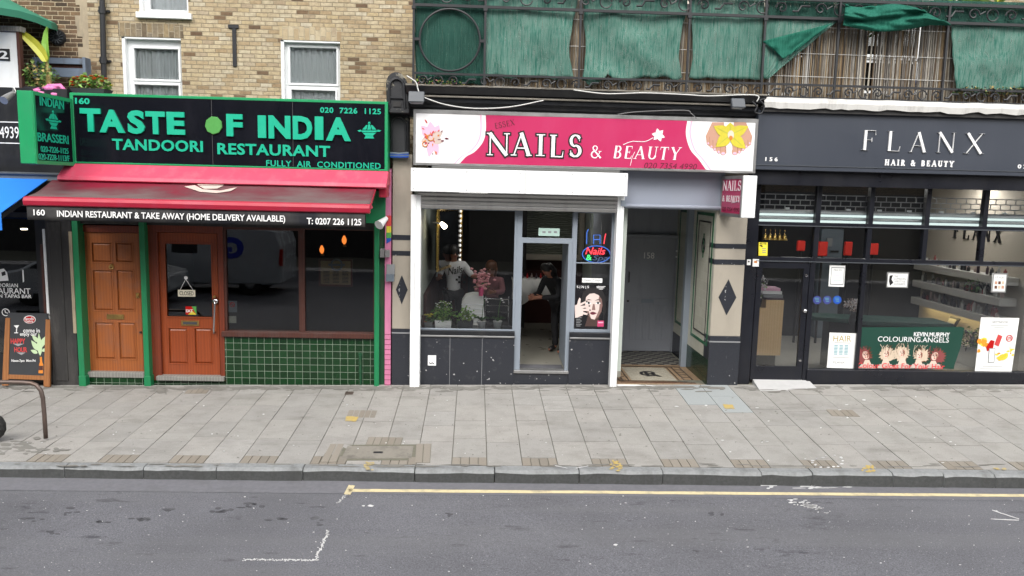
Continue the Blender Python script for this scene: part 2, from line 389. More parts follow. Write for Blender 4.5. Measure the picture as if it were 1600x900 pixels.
def flat(mb, fr, pts, Y, m, d=.002):       # a printed or cut sheet shape lying on a face at depth Y
    mb.prism([fr.p(x, y, Y) for x, y in pts], (0, d, 0), m)
def disc(cx, cy, rx, ry=None, n=14, a0=0, a1=360):
    ry = rx if ry is None else ry; full = abs(a1-a0) >= 360
    return [(cx+rx*math.cos(rad(a0+(a1-a0)*i/(n if full else n-1))), cy+ry*math.sin(rad(a0+(a1-a0)*i/(n if full else n-1)))) for i in range(n)]
def petal(cx, cy, ang, L, w_, n=9):
    o = []; ca, sa = math.cos(rad(ang)), math.sin(rad(ang))
    for sgn in (1, -1):
        rng = range(n) if sgn == 1 else range(n-2, 0, -1)
        for i in rng:
            t = i/(n-1); a = L*t; b = sgn*w_*math.sin(math.pi*t**.8)
            o.append((cx+a*ca-b*sa, cy+a*sa+b*ca))
    return o

def leaves(mb, c, r, n, size, ms, droop=.3):
    for _ in range(n):
        while True:
            q = Vector((random.uniform(-1, 1), random.uniform(-1, 1), random.uniform(-1, 1)))
            if q.length < 1: break
        p = Vector(c)+Vector((q.x*r[0], q.y*r[1], q.z*r[2])); s = size*random.uniform(.5, 1.3)
        d = Vector((random.uniform(-1, 1), random.uniform(-1, 1), random.uniform(-.4, 1))).normalized(); b = d.cross(Vector((random.uniform(-1, 1), random.uniform(-1, 1), random.uniform(-1, 1)))).normalized()*s*.3
        nrm = d.cross(b).normalized()*s*.12
        mb.face([p, p+d*s*.5+b+nrm, p+d*s-Vector((0, 0, s*droop)), p+d*s*.5-b+nrm], random.choice(ms))
# ------------------------------------------------------------------ material list
plain('slab_joint', (.135, .13, .1), .95, .4, 20)
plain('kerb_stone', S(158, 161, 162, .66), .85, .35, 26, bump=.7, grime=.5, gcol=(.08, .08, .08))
plain('gutter', S(126, 126, 132, .66), .85, .35, 22, bump=.4, grime=.3, gcol=(.1, .1, .1))
plain('cream_paint', S(232, 216, 172, .74), .7, .2, 26, grime=.7, gcol=(.25, .23, .18))
plain('white_road_paint', S(222, 222, 222, .78), .7, .3, 30, grime=.9, gcol=(.16, .16, .165))
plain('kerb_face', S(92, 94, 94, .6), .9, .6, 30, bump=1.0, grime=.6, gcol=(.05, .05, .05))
plain('yellow_spray', S(210, 184, 110, .66), .8, .25, 34, grime=.9, gcol=(.32, .29, .22))
plain('grey_cast', S(150, 145, 135), .8, .2, 25, grime=.5, bump=.4)
plain('iron_black', (.014, .015, .018), .45, .3, 10, bump=.2)
plain('black_paint', (.012, .013, .016), .35, .3, 4, grime=.35, gcol=(.05, .048, .045))
plain('black_rough', (.022, .021, .021), .7, .35, 5, grime=.6, gcol=(.07, .065, .06), bump=.3)
plain('navy_black', (.008, .009, .014), .3, .2, 3, grime=.12)
plain('slate_paint', S(62, 68, 80), .42, .06, 1.5, grime=.12, gcol=(.06, .066, .08))
plain('white_gloss', (.78, .8, .81), .4, .05, 3, grime=.3, gcol=(.55, .54, .5))
plain('upvc', (.74, .76, .77), .3, .04, 4, grime=.12, gcol=(.4, .39, .36))
plain('white_sheet', (.76, .77, .76), .5, .03, 3)
plain('silver', S(190, 190, 190), .35, .1, 6, metallic=.7, grime=.2)
plain('chrome', (.6, .6, .62), .15, .05, 6, metallic=1)
plain('brass', (.5, .34, .12), .3, .2, 20, metallic=.9, grime=.3)
plain('alu_grey', S(150, 160, 172), .4, .05, 4, grime=.15, gcol=(.2, .2, .22))
plain('door_grey', S(168, 172, 182), .5, .06, 4, grime=.25, gcol=(.08, .085, .1))
plain('lintel_grey', S(158, 165, 180), .5, .05, 3, grime=.15, gcol=(.25, .26, .28))
plain('green_paint', S(30, 135, 85), .4, .1, 5, grime=.3, gcol=(.03, .09, .06))
plain('green_dark', S(25, 80, 50), .5, .2, 5, grime=.6, gcol=(.08, .06, .04))
plain('sign_green', S(36, 165, 105), .35, .08, 5, grime=.25, gcol=(.05, .18, .11))
plain('letter_green', S(35, 208, 168, .62), .35, .03, 5)
plain('leaf_octagon', S(85, 170, 80), .5, .15, 20)
plain('sign_black', (.006, .007, .011), .13, .2, 2, grime=.12, gcol=(.035, .035, .045))
plain('pink_paint', S(228, 138, 178, .66), .55, .12, 6, grime=.3, gcol=(.3, .12, .18), bump=.2)
plain('stone_beige', S(178, 170, 156), .75, .08, 6, grime=.3, gcol=(.22, .2, .17), bump=.25)
plain('lead_white', S(225, 224, 220), .75, .12, 8, grime=.55, gcol=(.18, .17, .16), bump=.5)
plain('cement', S(185, 170, 145), .9, .15, 10, grime=.4, bump=.5)
plain('hot_pink', S(222, 52, 112, .63), .35, .03, 2, grime=.1, gcol=(.5, .08, .2))
plain('pale_pink', S(245, 190, 215, .85), .4, .03, 3)
plain('maroon', S(110, 20, 50), .5, .1, 5)
plain('ink_black', (.012, .011, .012), .4, .1, 5)
plain('white_print', (.78, .78, .79), .4, .02, 5)
plain('magenta_sign', S(190, 40, 95, .85), .3, .05, 4)
plain('awning_red', S(190, 30, 62, .7), .5, .1, 3, grime=.2, gcol=(.3, .05, .1))
plain('hood_pink', S(222, 76, 106, .74), .5, .15, 3, grime=.28, gcol=(.42, .2, .23))
plain('blue_cloth', S(35, 130, 235, .85), .6, .06, 3)
plain('white_letter', (.78, .78, .78), .4, .03, 5)
plain('warm_white_print', S(225, 205, 195), .5, .1, 10)
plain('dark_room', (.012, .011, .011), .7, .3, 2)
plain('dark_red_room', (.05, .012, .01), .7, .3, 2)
plain('salon_wall', S(120, 66, 60, .3), .6, .15, 3)
plain('salon_pale', S(215, 225, 215), .6, .06, 2)
plain('salon_ceiling', S(120, 118, 112, .5), .8, .06, 2)
plain('salon_floor', S(175, 172, 160, .6), .3, .1, 3)
plain('hair_wall', S(90, 88, 86, .5), .7, .1, 1.5)
plain('hair_cream', S(205, 195, 180), .7, .06, 2)
plain('hair_floor', S(185, 182, 175), .35, .08, 3)
plain('shelf_grey', S(205, 202, 196), .5, .05, 3)
plain('bus_reflection_red', S(235, 60, 50, .9), .4, .1, 6)
plain('locker_grey', S(125, 138, 150, .6), .4, .1, 3)
plain('mat_grey', (.09, .09, .1), .95, .3, 40, bump=.5)
plain('doorstep', S(205, 205, 205), .6, .08, 10, grime=.3, gcol=(.3, .3, .3))
plain('gold', (.75, .5, .16), .25, .1, 8, metallic=1)
plain('skin', S(215, 165, 140), .5, .06, 10)
plain('skin_shadow', S(165, 105, 85), .5, .06, 10)
plain('print_skin', S(238, 212, 196, .8), .45, .05, 10)
plain('poster_mid', S(150, 118, 112), .4, .05, 10)
plain('poster_low', S(84, 64, 60), .4, .05, 10)
plain('poster_hair', (.022, .02, .021), .35, .3, 30)
plain('poster_skin', S(232, 212, 206, .85), .4, .05, 10)
plain('skin_tan', S(190, 130, 105), .55, .1, 10)
plain('hair_black', (.012, .01, .009), .5, .3, 20)
plain('hair_brown', S(110, 65, 40), .5, .3, 40, stretch=(6, 6, 1))
plain('hair_blond', S(232, 212, 188), .5, .25, 40, stretch=(6, 6, 1))
plain('hair_auburn', S(150, 75, 75), .5, .25, 40, stretch=(6, 6, 1))
plain('shirt_white', (.72, .72, .74), .8, .06, 6)
plain('cloth_black', (.014, .014, .017), .85, .3, 6)
plain('cloth_rose', S(190, 130, 135, .6), .85, .3, 16)
plain('linen_white', (.66, .66, .64), .85, .06, 6)
plain('pot_white', (.78, .78, .77), .3, .04, 5)
plain('pot_dark', (.035, .037, .042), .4, .2, 5)
plain('pot_grey', S(130, 130, 130), .5, .1, 5)
plain('leaf_a', (.11, .22, .045), .5, .3, 20)
plain('leaf_b', (.05, .12, .03), .5, .3, 20)
plain('leaf_c', (.2, .28, .07), .5, .3, 20)
plain('leaf_yellow', S(200, 200, 70), .5, .25, 12)
plain('leaf_pale', S(150, 200, 90), .45, .2, 10)
plain('straw', S(190, 170, 110), .8, .25, 20)
plain('flower_orange', S(225, 100, 30), .5, .2, 20)
plain('flower_pink', S(235, 160, 165), .5, .15, 20)
plain('flower_white', (.75, .72, .74), .5, .1, 20)
plain('flower_yellow', S(228, 214, 62), .5, .15, 20)
plain('flower_red', S(215, 40, 45), .5, .15, 20)
plain('vase_pink', S(225, 80, 130), .3, .1, 5)
plain('parasol_green', S(60, 150, 120, .6), .7, .12, 6)
plain('bag_pink', S(235, 130, 190), .5, .1, 5)
plain('crate_blue', S(120, 135, 155, .7), .8, .25, 5, grime=.6, gcol=(.07, .06, .06), stretch=(1, 8, 8))
plain('rust_steel', S(120, 105, 98, .7), .45, .3, 12, metallic=.5, grime=.55, gcol=(.12, .07, .045))
plain('tyre', (.012, .012, .012), .8, .3, 30, bump=.5)
plain('chalkboard', (.022, .024, .028), .6, .2, 4)
plain('chalk_red', S(220, 70, 70), .7, .2, 30)
plain('chalk_white', (.7, .7, .7), .8, .1, 30)
plain('chalk_grey', (.25, .25, .26), .8, .1, 30)
plain('chalk_green', S(200, 225, 180), .7, .1, 30)
plain('bottle_orange', S(230, 140, 50), .4, .1, 10)
plain('banner_green', S(16, 76, 62, .6), .5, .06, 2)
plain('red_letter', S(225, 70, 75, .85), .5, .05, 5)
plain('poster_dark', (.012, .012, .014), .25, .1, 5)
plain('paper_cream', S(235, 228, 205), .7, .05, 5)
plain('paper_yellow', S(240, 225, 60, .9), .6, .05, 5)
plain('sticker_blue', S(40, 90, 190), .35, .1, 5)
plain('sticker_pale', S(195, 225, 215), .5, .05, 5)
plain('print_grey', S(150, 152, 155), .6, .05, 5)
plain('print_teal', S(110, 175, 190), .6, .05, 5)
plain('print_blue', S(60, 70, 140), .5, .1, 5)
plain('orange_print', S(245, 150, 40, .9), .5, .15, 20)
plain('yellow_print', S(250, 210, 70, .9), .5, .1, 20)
plain('sign_patch', (.016, .016, .02), .2, .2, 3)
glow('slat_glow', (.85, 1, .96), .6)
glow('lamp_bright', (1, .97, .92), 13)
glow('lamp_bulb', (1, .95, .88), .7)
plain('nav_card', (.05, .05, .055), .3, .1, 5)
plain('floodlight', S(85, 90, 96), .45, .1, 5)
plain('flood_glass', S(190, 195, 200), .15, .05, 5)
plain('wire_white', (.6, .6, .58), .6, .05, 5)
plain('tan_board', S(200, 170, 120), .6, .1, 5)
plain('car_silver', S(205, 208, 212), .2, .03, 3, metallic=.3, coat=.6)
plain('van_white', S(200, 205, 210), .25, .03, 3, coat=.5)
plain('van_glass', (.01, .012, .015), .05, .1, 3)
plain('logo_blue', S(30, 60, 190), .3, .05, 3)
plain('tail_red', S(200, 20, 15), .2, .1, 3)
plain('rubber_grey', (.05, .05, .05), .7, .2, 8)
plain('render_cream', S(225, 215, 200), .8, .06, 3, grime=.2)
plain('bottle_a', S(190, 170, 165), .3, .3, 6)
plain('bottle_b', S(90, 75, 85), .3, .4, 6)
plain('bottle_c', S(205, 205, 200), .3, .15, 6)
plain('bottle_d', S(160, 80, 80), .3, .3, 6)
plain('chair_teal', S(25, 75, 65, .7), .5, .1, 5)
glow('lamp_orange', (1, .24, .04), 1.3)
glow('lamp_warm', (1, .85, .6), 10)
glow('lamp_white', (1, .97, .92), 3.5)
glow('lamp_strip', (1, .78, .35), 5)
glow('neon_red', (1, .06, .08), 1.2)
glow('neon_blue', (.1, .25, .9), .55)
glow('neon_green', (.1, 1, .25), 1.0)
glow('neon_dim', (.25, .35, .6), .25)
glass('pane_dark', (.72, .74, .75), 1.5)
glass('pane_salon', (.96, .97, .97), 1.5)
glass('pane_clear', (.97, .98, .98), 1.0)
glass('pane_house', (.95, .97, .98), 1.2)
YB = [(0.0, S(118, 96, 78, .64)), (.04, S(150, 124, 98, .64)), (.08, S(196, 172, 136, .66)), (.3, S(212, 192, 157, .66)), (.55, S(224, 208, 177, .66)), (.75, S(214, 193, 153, .66)), (.9, S(226, 215, 190, .66)), (1.0, S(190, 168, 138, .66))]
brick('yellow_brick', YB, S(176, 162, 136, .56), .185, .064, gap=.011, smut=.45)
brick('yellow_brick_soldier', YB, S(200, 186, 160, .7), .24, .085, vertical=True, smut=.3)
brick('smoky_soldier', [(0, S(110, 98, 84)), (.4, S(165, 145, 112)), (.7, S(140, 130, 115)), (1, S(185, 162, 122))], S(190, 178, 155, .65), .24, .085, vertical=True)
brick('brown_brick', [(0.0, S(60, 50, 46)), (.2, S(92, 74, 60)), (.45, S(120, 94, 72)), (.6, S(78, 64, 56)), (.8, S(140, 112, 84)), (1.0, S(100, 78, 66))], S(196, 178, 150, .66), .19, .068, gap=.013)
tile('green_tile', S(20, 66, 32, .6), S(160, 178, 158, .5), .119, .112, .006, .1)
tile('cream_tile', S(222, 220, 205), S(190, 186, 172), .15, .15, .004, .25, .05)
tile('green_dado', S(26, 60, 40), S(20, 30, 25), .15, .15, .004)
tile('black_granite', S(48, 52, 64), S(95, 96, 100), .62, .9, .004, .25, .08)
tile('green_border_tile', S(40, 115, 75), S(30, 70, 50), .15, .15, .003)
wood('door_worn', S(178, 104, 52, .82), S(132, 70, 33, .82), .45, wear=.5)
wood('door_red', S(178, 88, 46, .66), S(138, 62, 32, .66), .3, wear=.18)
wood('frame_red', S(140, 62, 36, .75), S(98, 42, 26, .75), .4, wear=.2)
wood('sill_brown', S(96, 52, 40), S(66, 36, 30), .5, wear=.5)
wood('board_oak', S(176, 118, 66), S(140, 86, 46), .5)
wood('pine', S(232, 200, 152, .95), S(210, 172, 120, .95), .5, (2, 2, 9))
wood('grey_timber', S(170, 168, 162), S(110, 108, 104), .7, (2, 14, 14), wear=.3)

def grimy():
    t = NT('white_box'); v = t.coords((7, 7, .5)); a = t.noise(v, 2.2, 6, .7); b = t.noise(t.coords(), 1.3, 5, .6); c = t.mix(t.ramp(a, [(.52, 0.0), (.75, .4)]), (.78, .8, .81), (.46, .44, .4)); c = t.mix(t.ramp(b, [(.55, 0.0), (.75, .25)]), c, (.5, .48, .44)); t.bsdf(c, .42, a, .05, .003)
grimy()
def mk():
    # paving slabs: each slab its own tone, pores, gum and damp marks
    t = NT('slab'); g = t.n('ShaderNodeNewGeometry'); v = t.coords()
    c = t.ramp(g.outputs['Random Per Island'], [(0, S(173, 171, 167, .68)), (.3, S(181, 179, 174, .68)), (.6, S(185, 182, 177, .68)), (.85, S(177, 175, 171, .68)), (1, S(188, 186, 182, .68))])
    a = t.noise(v, 3.5, 6, .65); c = t.mix(t.ramp(a, [(.45, 0.0), (.75, .35)]), c, S(126, 122, 115, .6)); dk = t.noise(t.coords((.5, 1.4, 1), loc=(7, 3, 0)), 1.1, 6, .7); c = t.mix(t.ramp(dk, [(.55, 0.0), (.75, .5)]), c, S(110, 106, 100, .55))
    b = t.noise(v, 130, 2); c = t.mix(t.ramp(b, [(.3, .28), (.55, 0.0)]), c, S(95, 92, 88, .6))
    e = t.noise(t.coords(loc=(5, 2, 1)), 22, 2); c = t.mix(t.ramp(e, [(.71, 0.0), (.74, .65)]), c, S(90, 86, 80, .5))
    e2 = t.noise(t.coords(loc=(9, 7, 1)), 30, 2); c = t.mix(t.ramp(e2, [(.74, 0.0), (.76, .6)]), c, S(225, 222, 215, .8))
    t.bsdf(c, .88, b, .35, .004, spec=.25)
    t = NT('slab_blue'); v = t.coords(); b = t.noise(v, 90, 3); c = t.mix(b, S(165, 172, 174, .6), S(195, 200, 200, .66)); t.bsdf(c, .85, b, .3, .003)
    t = NT('paver'); g = t.n('ShaderNodeNewGeometry'); v = t.coords(); c = t.ramp(g.outputs['Random Per Island'], [(0, S(150, 143, 132, .7)), (.5, S(172, 164, 152, .7)), (1, S(160, 151, 138, .7))])
    b = t.noise(v, 80, 3); c = t.mix(t.math('MULTIPLY', b, .5), c, S(110, 104, 96, .6)); t.bsdf(c, .9, b, .4, .004)
    # asphalt
    t = NT('asphalt'); v = t.coords(); n1 = t.math('MULTIPLY_ADD', t.noise(v, 62, 3, .85), .65, t.math('MULTIPLY', t.noise(v, 230, 2, .7), .35)); n1 = t.ramp(n1, [(.3, 0.0), (.7, 1.0)]); n2 = t.noise(v, 95, 3); big = t.noise(v, .55, 5, .6)
    c = t.mix(n1, (.034, .035, .042), (.26, .262, .29)); c = t.mix(t.ramp(n2, [(.35, .35), (.6, 0.0)]), c, (.04, .04, .044))
    c = t.mix(t.ramp(big, [(.38, 0.0), (.66, .6)]), c, (.085, .085, .093))
    sp = t.noise(v, 55, 1); c = t.mix(t.ramp(sp, [(.72, 0.0), (.75, .8)]), c, (.36, .36, .36))
    st = t.noise(t.coords((.8, 2.4, 1), loc=(4, 1, 0)), 2.1, 5, .72); c = t.mix(t.ramp(st, [(.6, 0.0), (.68, .65)]), c, (.03, .03, .036)); tb = t.noise(t.coords((.08, 1.1, 1), loc=(2, 5, 0)), 1.4, 4, .6); c = t.mix(t.ramp(tb, [(.48, 0.0), (.62, .35)]), c, (.15, .15, .158))
    t.bsdf(c, .85, n1, .5, .004, spec=.3)
    # awning cloth: crimson weathered to grey where it lies flat to the weather
    t = NT('awning_cloth'); v = t.coords((.5, 1.2, 1)); a = t.noise(v, 1.8, 5, .6); tc = t.n('ShaderNodeTexCoord'); sp = t.n('ShaderNodeSeparateXYZ'); t.l(tc.outputs['Object'], sp.inputs[0])
    k = t.math('ADD', a, t.math('MULTIPLY_ADD', sp.outputs[1], -.62, -.17))
    c = t.ramp(k, [(.42, S(146, 32, 58, .62)), (.58, S(124, 70, 78, .62)), (.78, S(124, 106, 106, .66))]); f = t.noise(t.coords((1, 1, 1)), 300, 2); t.bsdf(c, .85, f, .15, .003, spec=.2)
    t = NT('valance_cloth'); v = t.coords((1.2, 1, .7)); a = t.noise(v, 1.6, 5, .6); c = t.ramp(a, [(.35, (.018, .019, .024)), (.65, (.06, .058, .056))]); t.bsdf(c, .85, None, spec=.2)
    # shade netting, woven, part see-through
    for nm, c1, c2, al in (('net_green', S(56, 120, 106, .62), S(172, 200, 188, .8), .82), ('net_dark', S(36, 84, 74, .55), S(90, 136, 122, .6), .88), ('net_bundle', S(26, 104, 86, .6), S(66, 142, 122, .66), 1.0)):
        t = NT(nm); v = t.coords((30, 30, 1.3)); a = t.noise(v, 1.6, 4, .75); a = t.ramp(a, [(.38, 0.0), (.72, 1.0)]); b = t.noise(t.coords((3, 3, 70)), 2.0, 3); lg = t.noise(t.coords(), 1.8, 5)
        c = t.mix(t.math('MULTIPLY', a, t.math('MULTIPLY_ADD', b, .8, .35)), c1, c2); c = t.mix(t.ramp(lg, [(.4, 0.0), (.72, .55)]), c, tuple(x*.5 for x in c1))
        p = t.bsdf(c, .8, a, .4, .004, spec=.15)
        if al < 1:
            p.inputs['Transmission Weight'].default_value = 0
            t.l(t.ramp(t.math('ADD', t.math('MULTIPLY', a, .6), t.math('MULTIPLY', b, .4)), [(.3, 1.0), (.52, al), (.66, al*.55)]), p.inputs['Alpha'])
    # reeds
    t = NT('reed'); g = t.n('ShaderNodeNewGeometry'); v = t.coords((30, 30, 2)); a = t.noise(v, 3, 4, .7)
    c = t.ramp(g.outputs['Random Per Island'], [(0, S(104, 84, 66, .6)), (.25, S(150, 126, 94, .62)), (.5, S(186, 160, 120, .64)), (.7, S(132, 120, 104, .6)), (.85, S(215, 208, 192, .74)), (1, S(165, 156, 142, .62))])
    c = t.mix(t.ramp(a, [(.4, 0.0), (.7, .7)]), c, S(70, 60, 52, .5)); t.bsdf(c, .85, a, .3, .003)
    t = NT('reed_grey'); g = t.n('ShaderNodeNewGeometry'); v = t.coords((30, 30, 2)); a = t.noise(v, 3, 4, .7); c = t.ramp(g.outputs['Random Per Island'], [(0, S(70, 62, 56, .6)), (.4, S(150, 142, 132, .62)), (.7, S(205, 200, 190, .72)), (1, S(120, 108, 94, .6))]); c = t.mix(t.ramp(a, [(.4, 0.0), (.7, .7)]), c, S(60, 54, 50, .5)); t.bsdf(c, .85, a, .3, .003)
    # net curtain folds
    t = NT('curtain'); wv = t.n('ShaderNodeTexWave', bands_direction='X', i_Scale=3.2, i_Distortion=2.5, i_Detail=2.0); t.l(t.coords((1, 1, .15)), wv.inputs[0])
    t.bsdf((.72, .73, .72), .8, wv.outputs['Fac'], .8, .03)
    # mosaic
    t = NT('mosaic'); v = t.coords(); vo = t.n('ShaderNodeTexVoronoi', i_Scale=45.0); t.l(v, vo.inputs[0]); a = t.noise(v, 5, 4)
    c = t.mix(t.ramp(vo.outputs['Color'], [(0, 0.0), (1, 1.0)]), S(200, 195, 180, .75), S(160, 155, 140, .7)); c = t.mix(t.math('MULTIPLY', a, .5), c, S(130, 118, 100, .6)); t.bsdf(c, .6, vo.outputs['Distance'], .3, .003)
    t = NT('mosaic_brown'); v = t.coords(); vo = t.n('ShaderNodeTexVoronoi', i_Scale=45.0); t.l(v, vo.inputs[0])
    c = t.mix(t.ramp(vo.outputs['Color'], [(0, 0.0), (1, 1.0)]), S(140, 112, 88, .7), S(176, 152, 122, .7)); t.bsdf(c, .6, vo.outputs['Distance'], .3, .003)
    t = NT('checker_floor'); ck = t.n('ShaderNodeTexChecker', i_Scale=1.0); t.l(t.coords((8.4, 8.4, 0), loc=(.3, .3, .5)), ck.inputs[0])
    t.bsdf(t.mix(ck.outputs['Fac'], (.03, .03, .032), S(150, 147, 138, .55)), .5)
    t = NT('wave_panel'); wv = t.n('ShaderNodeTexWave', bands_direction='Z', i_Scale=9.0, i_Distortion=7.0, i_Detail=2.0); t.l(t.coords((.5, 1, 1)), wv.inputs[0])
    t.bsdf(t.mix(wv.outputs['Fac'], S(120, 128, 112, .4), S(190, 195, 180, .6)), .5, wv.outputs['Fac'], .8, .02)
    t = NT('granite'); v = t.coords(); a = t.noise(v, 60, 3, .7); b = t.noise(v, 11, 3); c = t.mix(a, (.014, .016, .022), (.034, .037, .046)); c = t.mix(t.ramp(b, [(.62, 0.0), (.72, .25)]), c, (.1, .1, .1)); e = t.noise(t.coords(loc=(3, 4, 5)), 16, 1); c = t.mix(t.ramp(e, [(.725, 0.0), (.74, .8)]), c, (.45, .45, .45)); t.bsdf(c, .3)
    t = NT('corbel_black'); v = t.coords(); a = t.noise(v, 5, 6, .7); c = t.mix(t.ramp(a, [(.6, 0.0), (.64, 1.0)]), (.016, .017, .02), S(150, 145, 130, .6)); t.bsdf(c, .6, a, .6, .01)
mk()

# ------------------------------------------------------------------ ground, road, pavement, kerb
def sheet(name, xs, ys, zf, mat):
    b = MB(); V = [(x, y, zf(x, y)) for y in ys for x in xs]; n = len(xs)
    b.mesh(V, [[j*n+i, j*n+i+1, (j+1)*n+i+1, (j+1)*n+i] for j in range(len(ys)-1) for i in range(n-1)], mat)
    return struct(b.build(name, origin=(0, 0, 0)))
sheet('ground', [-250, -20, 20, 250], [-250, -40, YK-.03, 0, 40, 250], lambda x, y: rd0-.25-.5*(y > -10), 'asphalt')
sheet('road', [-60, 60], [-17.5, YK+.02], lambda x, y: zroad(x, y), 'asphalt')
sheet('gutter', [-40, 40], [YK-.36, YK+.01], lambda x, y: zroad(x, y)+.004, 'gutter')
sheet('pavement_bed', [-24+.5*i for i in range(97)], [YK+.12+.11*i for i in range(34)], lambda x, y: zpav(x, y)-.014, 'slab_joint')

KW = .14                                             # kerb width
def kerb():
    b = MB(); cuts = [-600, -430, -300, -130, 0-12, 100, 224, 338, 473, 648, 773, 905, 1036, 1190, 1270, 1395, 1475, 1555, 1690, 1800, 1960, 2100]
    X = [at_y(c, 731+14*c/1600, YK).x for c in cuts]
    for i in range(len(X)-1):
        x0, x1 = X[i]+.006, X[i+1]-.006; jit = random.uniform(-.006, .004); jy = random.uniform(-.008, .008)
        n = 5; top = []
        P = []
        for k in range(n+1):
            x = x0+(x1-x0)*k/n; w_ = random.uniform(-.012, .004); zt = k0+k1*x+jit
            P.append(((x, YK+jy+w_*.6, zroad(x, YK)-.05), (x, YK+jy+w_, zt-.03+random.uniform(-.01, .005)), (x, YK+jy+.022, zt), (x, YK+KW, zpav(x, YK+KW)+jit), (x, YK+KW, zt-.2)))
        V = [q for p in P for q in p]
        fs = [[k*5+j, (k+1)*5+j, (k+1)*5+j+1, k*5+j+1] for k in range(n) for j in range(4)]+[[0, 1, 2, 3, 4], [n*5+j for j in (4, 3, 2, 1, 0)]]
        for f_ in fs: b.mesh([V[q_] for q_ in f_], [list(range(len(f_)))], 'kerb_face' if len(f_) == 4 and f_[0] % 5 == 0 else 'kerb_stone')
    b.box((X[0], YK+.03, rd0-.3), (X[-1], YK+KW-.03, k0+k1*X[0]-.12-abs(k1)*25), 'slab_joint')
    return struct(b.build('kerb', origin=(0, 0, 0)))
kerb()

def pavement():
    b = MB(); j = .0045; rnd = random.Random(3)
    def gp(i, y):      # column line i at depth y: the joints as they run from the wall to the kerb
        xb = FB.p(670+42.4*i, 602).x; xk = at_y(670+55.4*(i-.36)+0, 728.5+14*(670+55*i)/1600, YK+KW).x
        t = y/(YK+KW); return xb*(1-t)+xk*t
    for i in range(-34, 36):
        y0, y1 = YK+KW+.006, -.0
        ys = [y0]; off = i % 2
        if off: ys.append(y0+.24)
        else: pass
        y = ys[-1]+(.62 if off else .75)*rnd.uniform(.9, 1.1)
        while y < y1-.3: ys.append(y); y += rnd.choice([.6, .75, .68])
        ys.append(y1+.02)
        for k in range(len(ys)-1):
            a, c = ys[k]+j, ys[k+1]-j
            if off and k == 0:
                for q in range(4):
                    f0, f1 = q/4, (q+1)/4
                    def ln(f, yy): return gp(i, yy)*(1-f)+gp(i+1, yy)*f
                    P = [(ln(f0, a)+j, a), (ln(f1, a)-j, a), (ln(f1, c)-j, c), (ln(f0, c)+j, c)]
                    dz = rnd.uniform(-.003, .002); P = [(x, yy, zpav(x, yy)+dz) for x, yy in P]
                    b.prism(P, (0, 0, -.03), 'paver')
                continue
            P = [(gp(i, a)+j, a), (gp(i+1, a)-j, a), (gp(i+1, c)-j, c), (gp(i, c)+j, c)]
            dz = rnd.uniform(-.003, .003); P = [(x, yy, zpav(x, yy)+dz) for x, yy in P]
            b.prism(P, (0, 0, -.03), 'slab_blue' if (i in (9, 10) and k >= len(ys)-3) else 'slab')
    o = struct(b.build('pavement', origin=(0, 0, 0))); return o
pavement()

def paint(name, polys, mat, where, dz):
    b = MB()
    for p in polys:
        b.prism([where(x, y, dz) for x, y in p], (0, 0, -.002), mat)
    return struct(b.build(name))
def blob(cx, cy, rx, ry, n=13, j=.45): return [(cx+rx*math.cos(2*math.pi*i/n)*random.uniform(1-j, 1), cy+ry*math.sin(2*math.pi*i/n)*random.uniform(1-j, 1)) for i in range(n)]
def ragged(pts, n, amp):      # a worn painted line: quad split with uneven edges
    (x0, y0), (x1, y1), (x2, y2), (x3, y3) = pts; T = []; Bo = []
    for i in range(n+1):
        t = i/n; T.append((x0+(x1-x0)*t+random.uniform(-amp, amp), y0+(y1-y0)*t+random.uniform(-amp, amp)*.5)); Bo.append((x3+(x2-x3)*t+random.uniform(-amp, amp), y3+(y2-y3)*t+random.uniform(-amp, amp)*.5))
    return T+Bo[::-1]
paint('yellow_line', [ragged([(545, 765), (1760, 774.5), (1760, 778.5), (545, 769.2)], 60, .35), ragged([(545, 759), (555, 760), (548, 774), (538, 773)], 6, .8)], 'cream_paint', on_road, .009)
paint('bay_marking', [blob(380+117*i/90+random.gauss(0, .6), 874.8+i/90+random.gauss(0, .8), random.uniform(1, 2.6), random.uniform(.5, 1.1), 7) for i in range(91)]+[blob(513-19*i/70+random.gauss(0, 1.8), 829+44*i/70, random.uniform(.8, 2.2), random.uniform(.5, 1.4), 7) for i in range(71)]+[blob(543-14*i/34+random.gauss(0, 1.2), 770+16*i/34, random.uniform(.7, 1.8), random.uniform(.4, 1.1), 7) for i in range(35)], 'white_road_paint', on_road, .005)
sp = [blob(1266+(u_ := random.gauss(0, 14)), 791+.3*u_+random.gauss(0, 2.6), random.uniform(1, 5), random.uniform(.4, 1.5), 9) for _ in range(70)]
sp += [blob(random.uniform(1190, 1345), random.uniform(757, 764), random.uniform(3, 14), random.uniform(.6, 1.6)) for _ in range(22)]
sp += [blob(random.uniform(0, 1600), random.uniform(775, 895), random.uniform(.6, 2.4), random.uniform(.3, .8), 7) for _ in range(95)]
sp += [blob(579, 791, 6, 2), blob(568, 791, 3, 1.2), blob(680, 751, 15, 1), blob(962, 852, 4, 1.6)]
sp += [ragged([(1550, 797), (1592, 811), (1592, 812), (1550, 798)], 6, .5), ragged([(1548, 811), (1592, 813), (1592, 814), (1548, 812)], 6, .5)]
paint('road_splashes', sp, 'white_road_paint', on_road, .006)
ov = []
for x, y, k in ((45, 811, 4), (102, 800, 4), (221, 811, 7), (255, 796, 3), (346, 799, 5), (400, 790, 4), (374, 791, 2), (382, 789, 2), (491, 809, 3), (505, 818, 2), (700, 806, 3), (430, 812, 3), (86, 832, 3), (1117, 803, 3), (160, 815, 3), (1085, 860, 2)):
    for _ in range(k): ov.append(blob(x+random.gauss(0, 8), y+random.gauss(0, 2), random.uniform(3, 9), random.uniform(1, 2.6), 10))
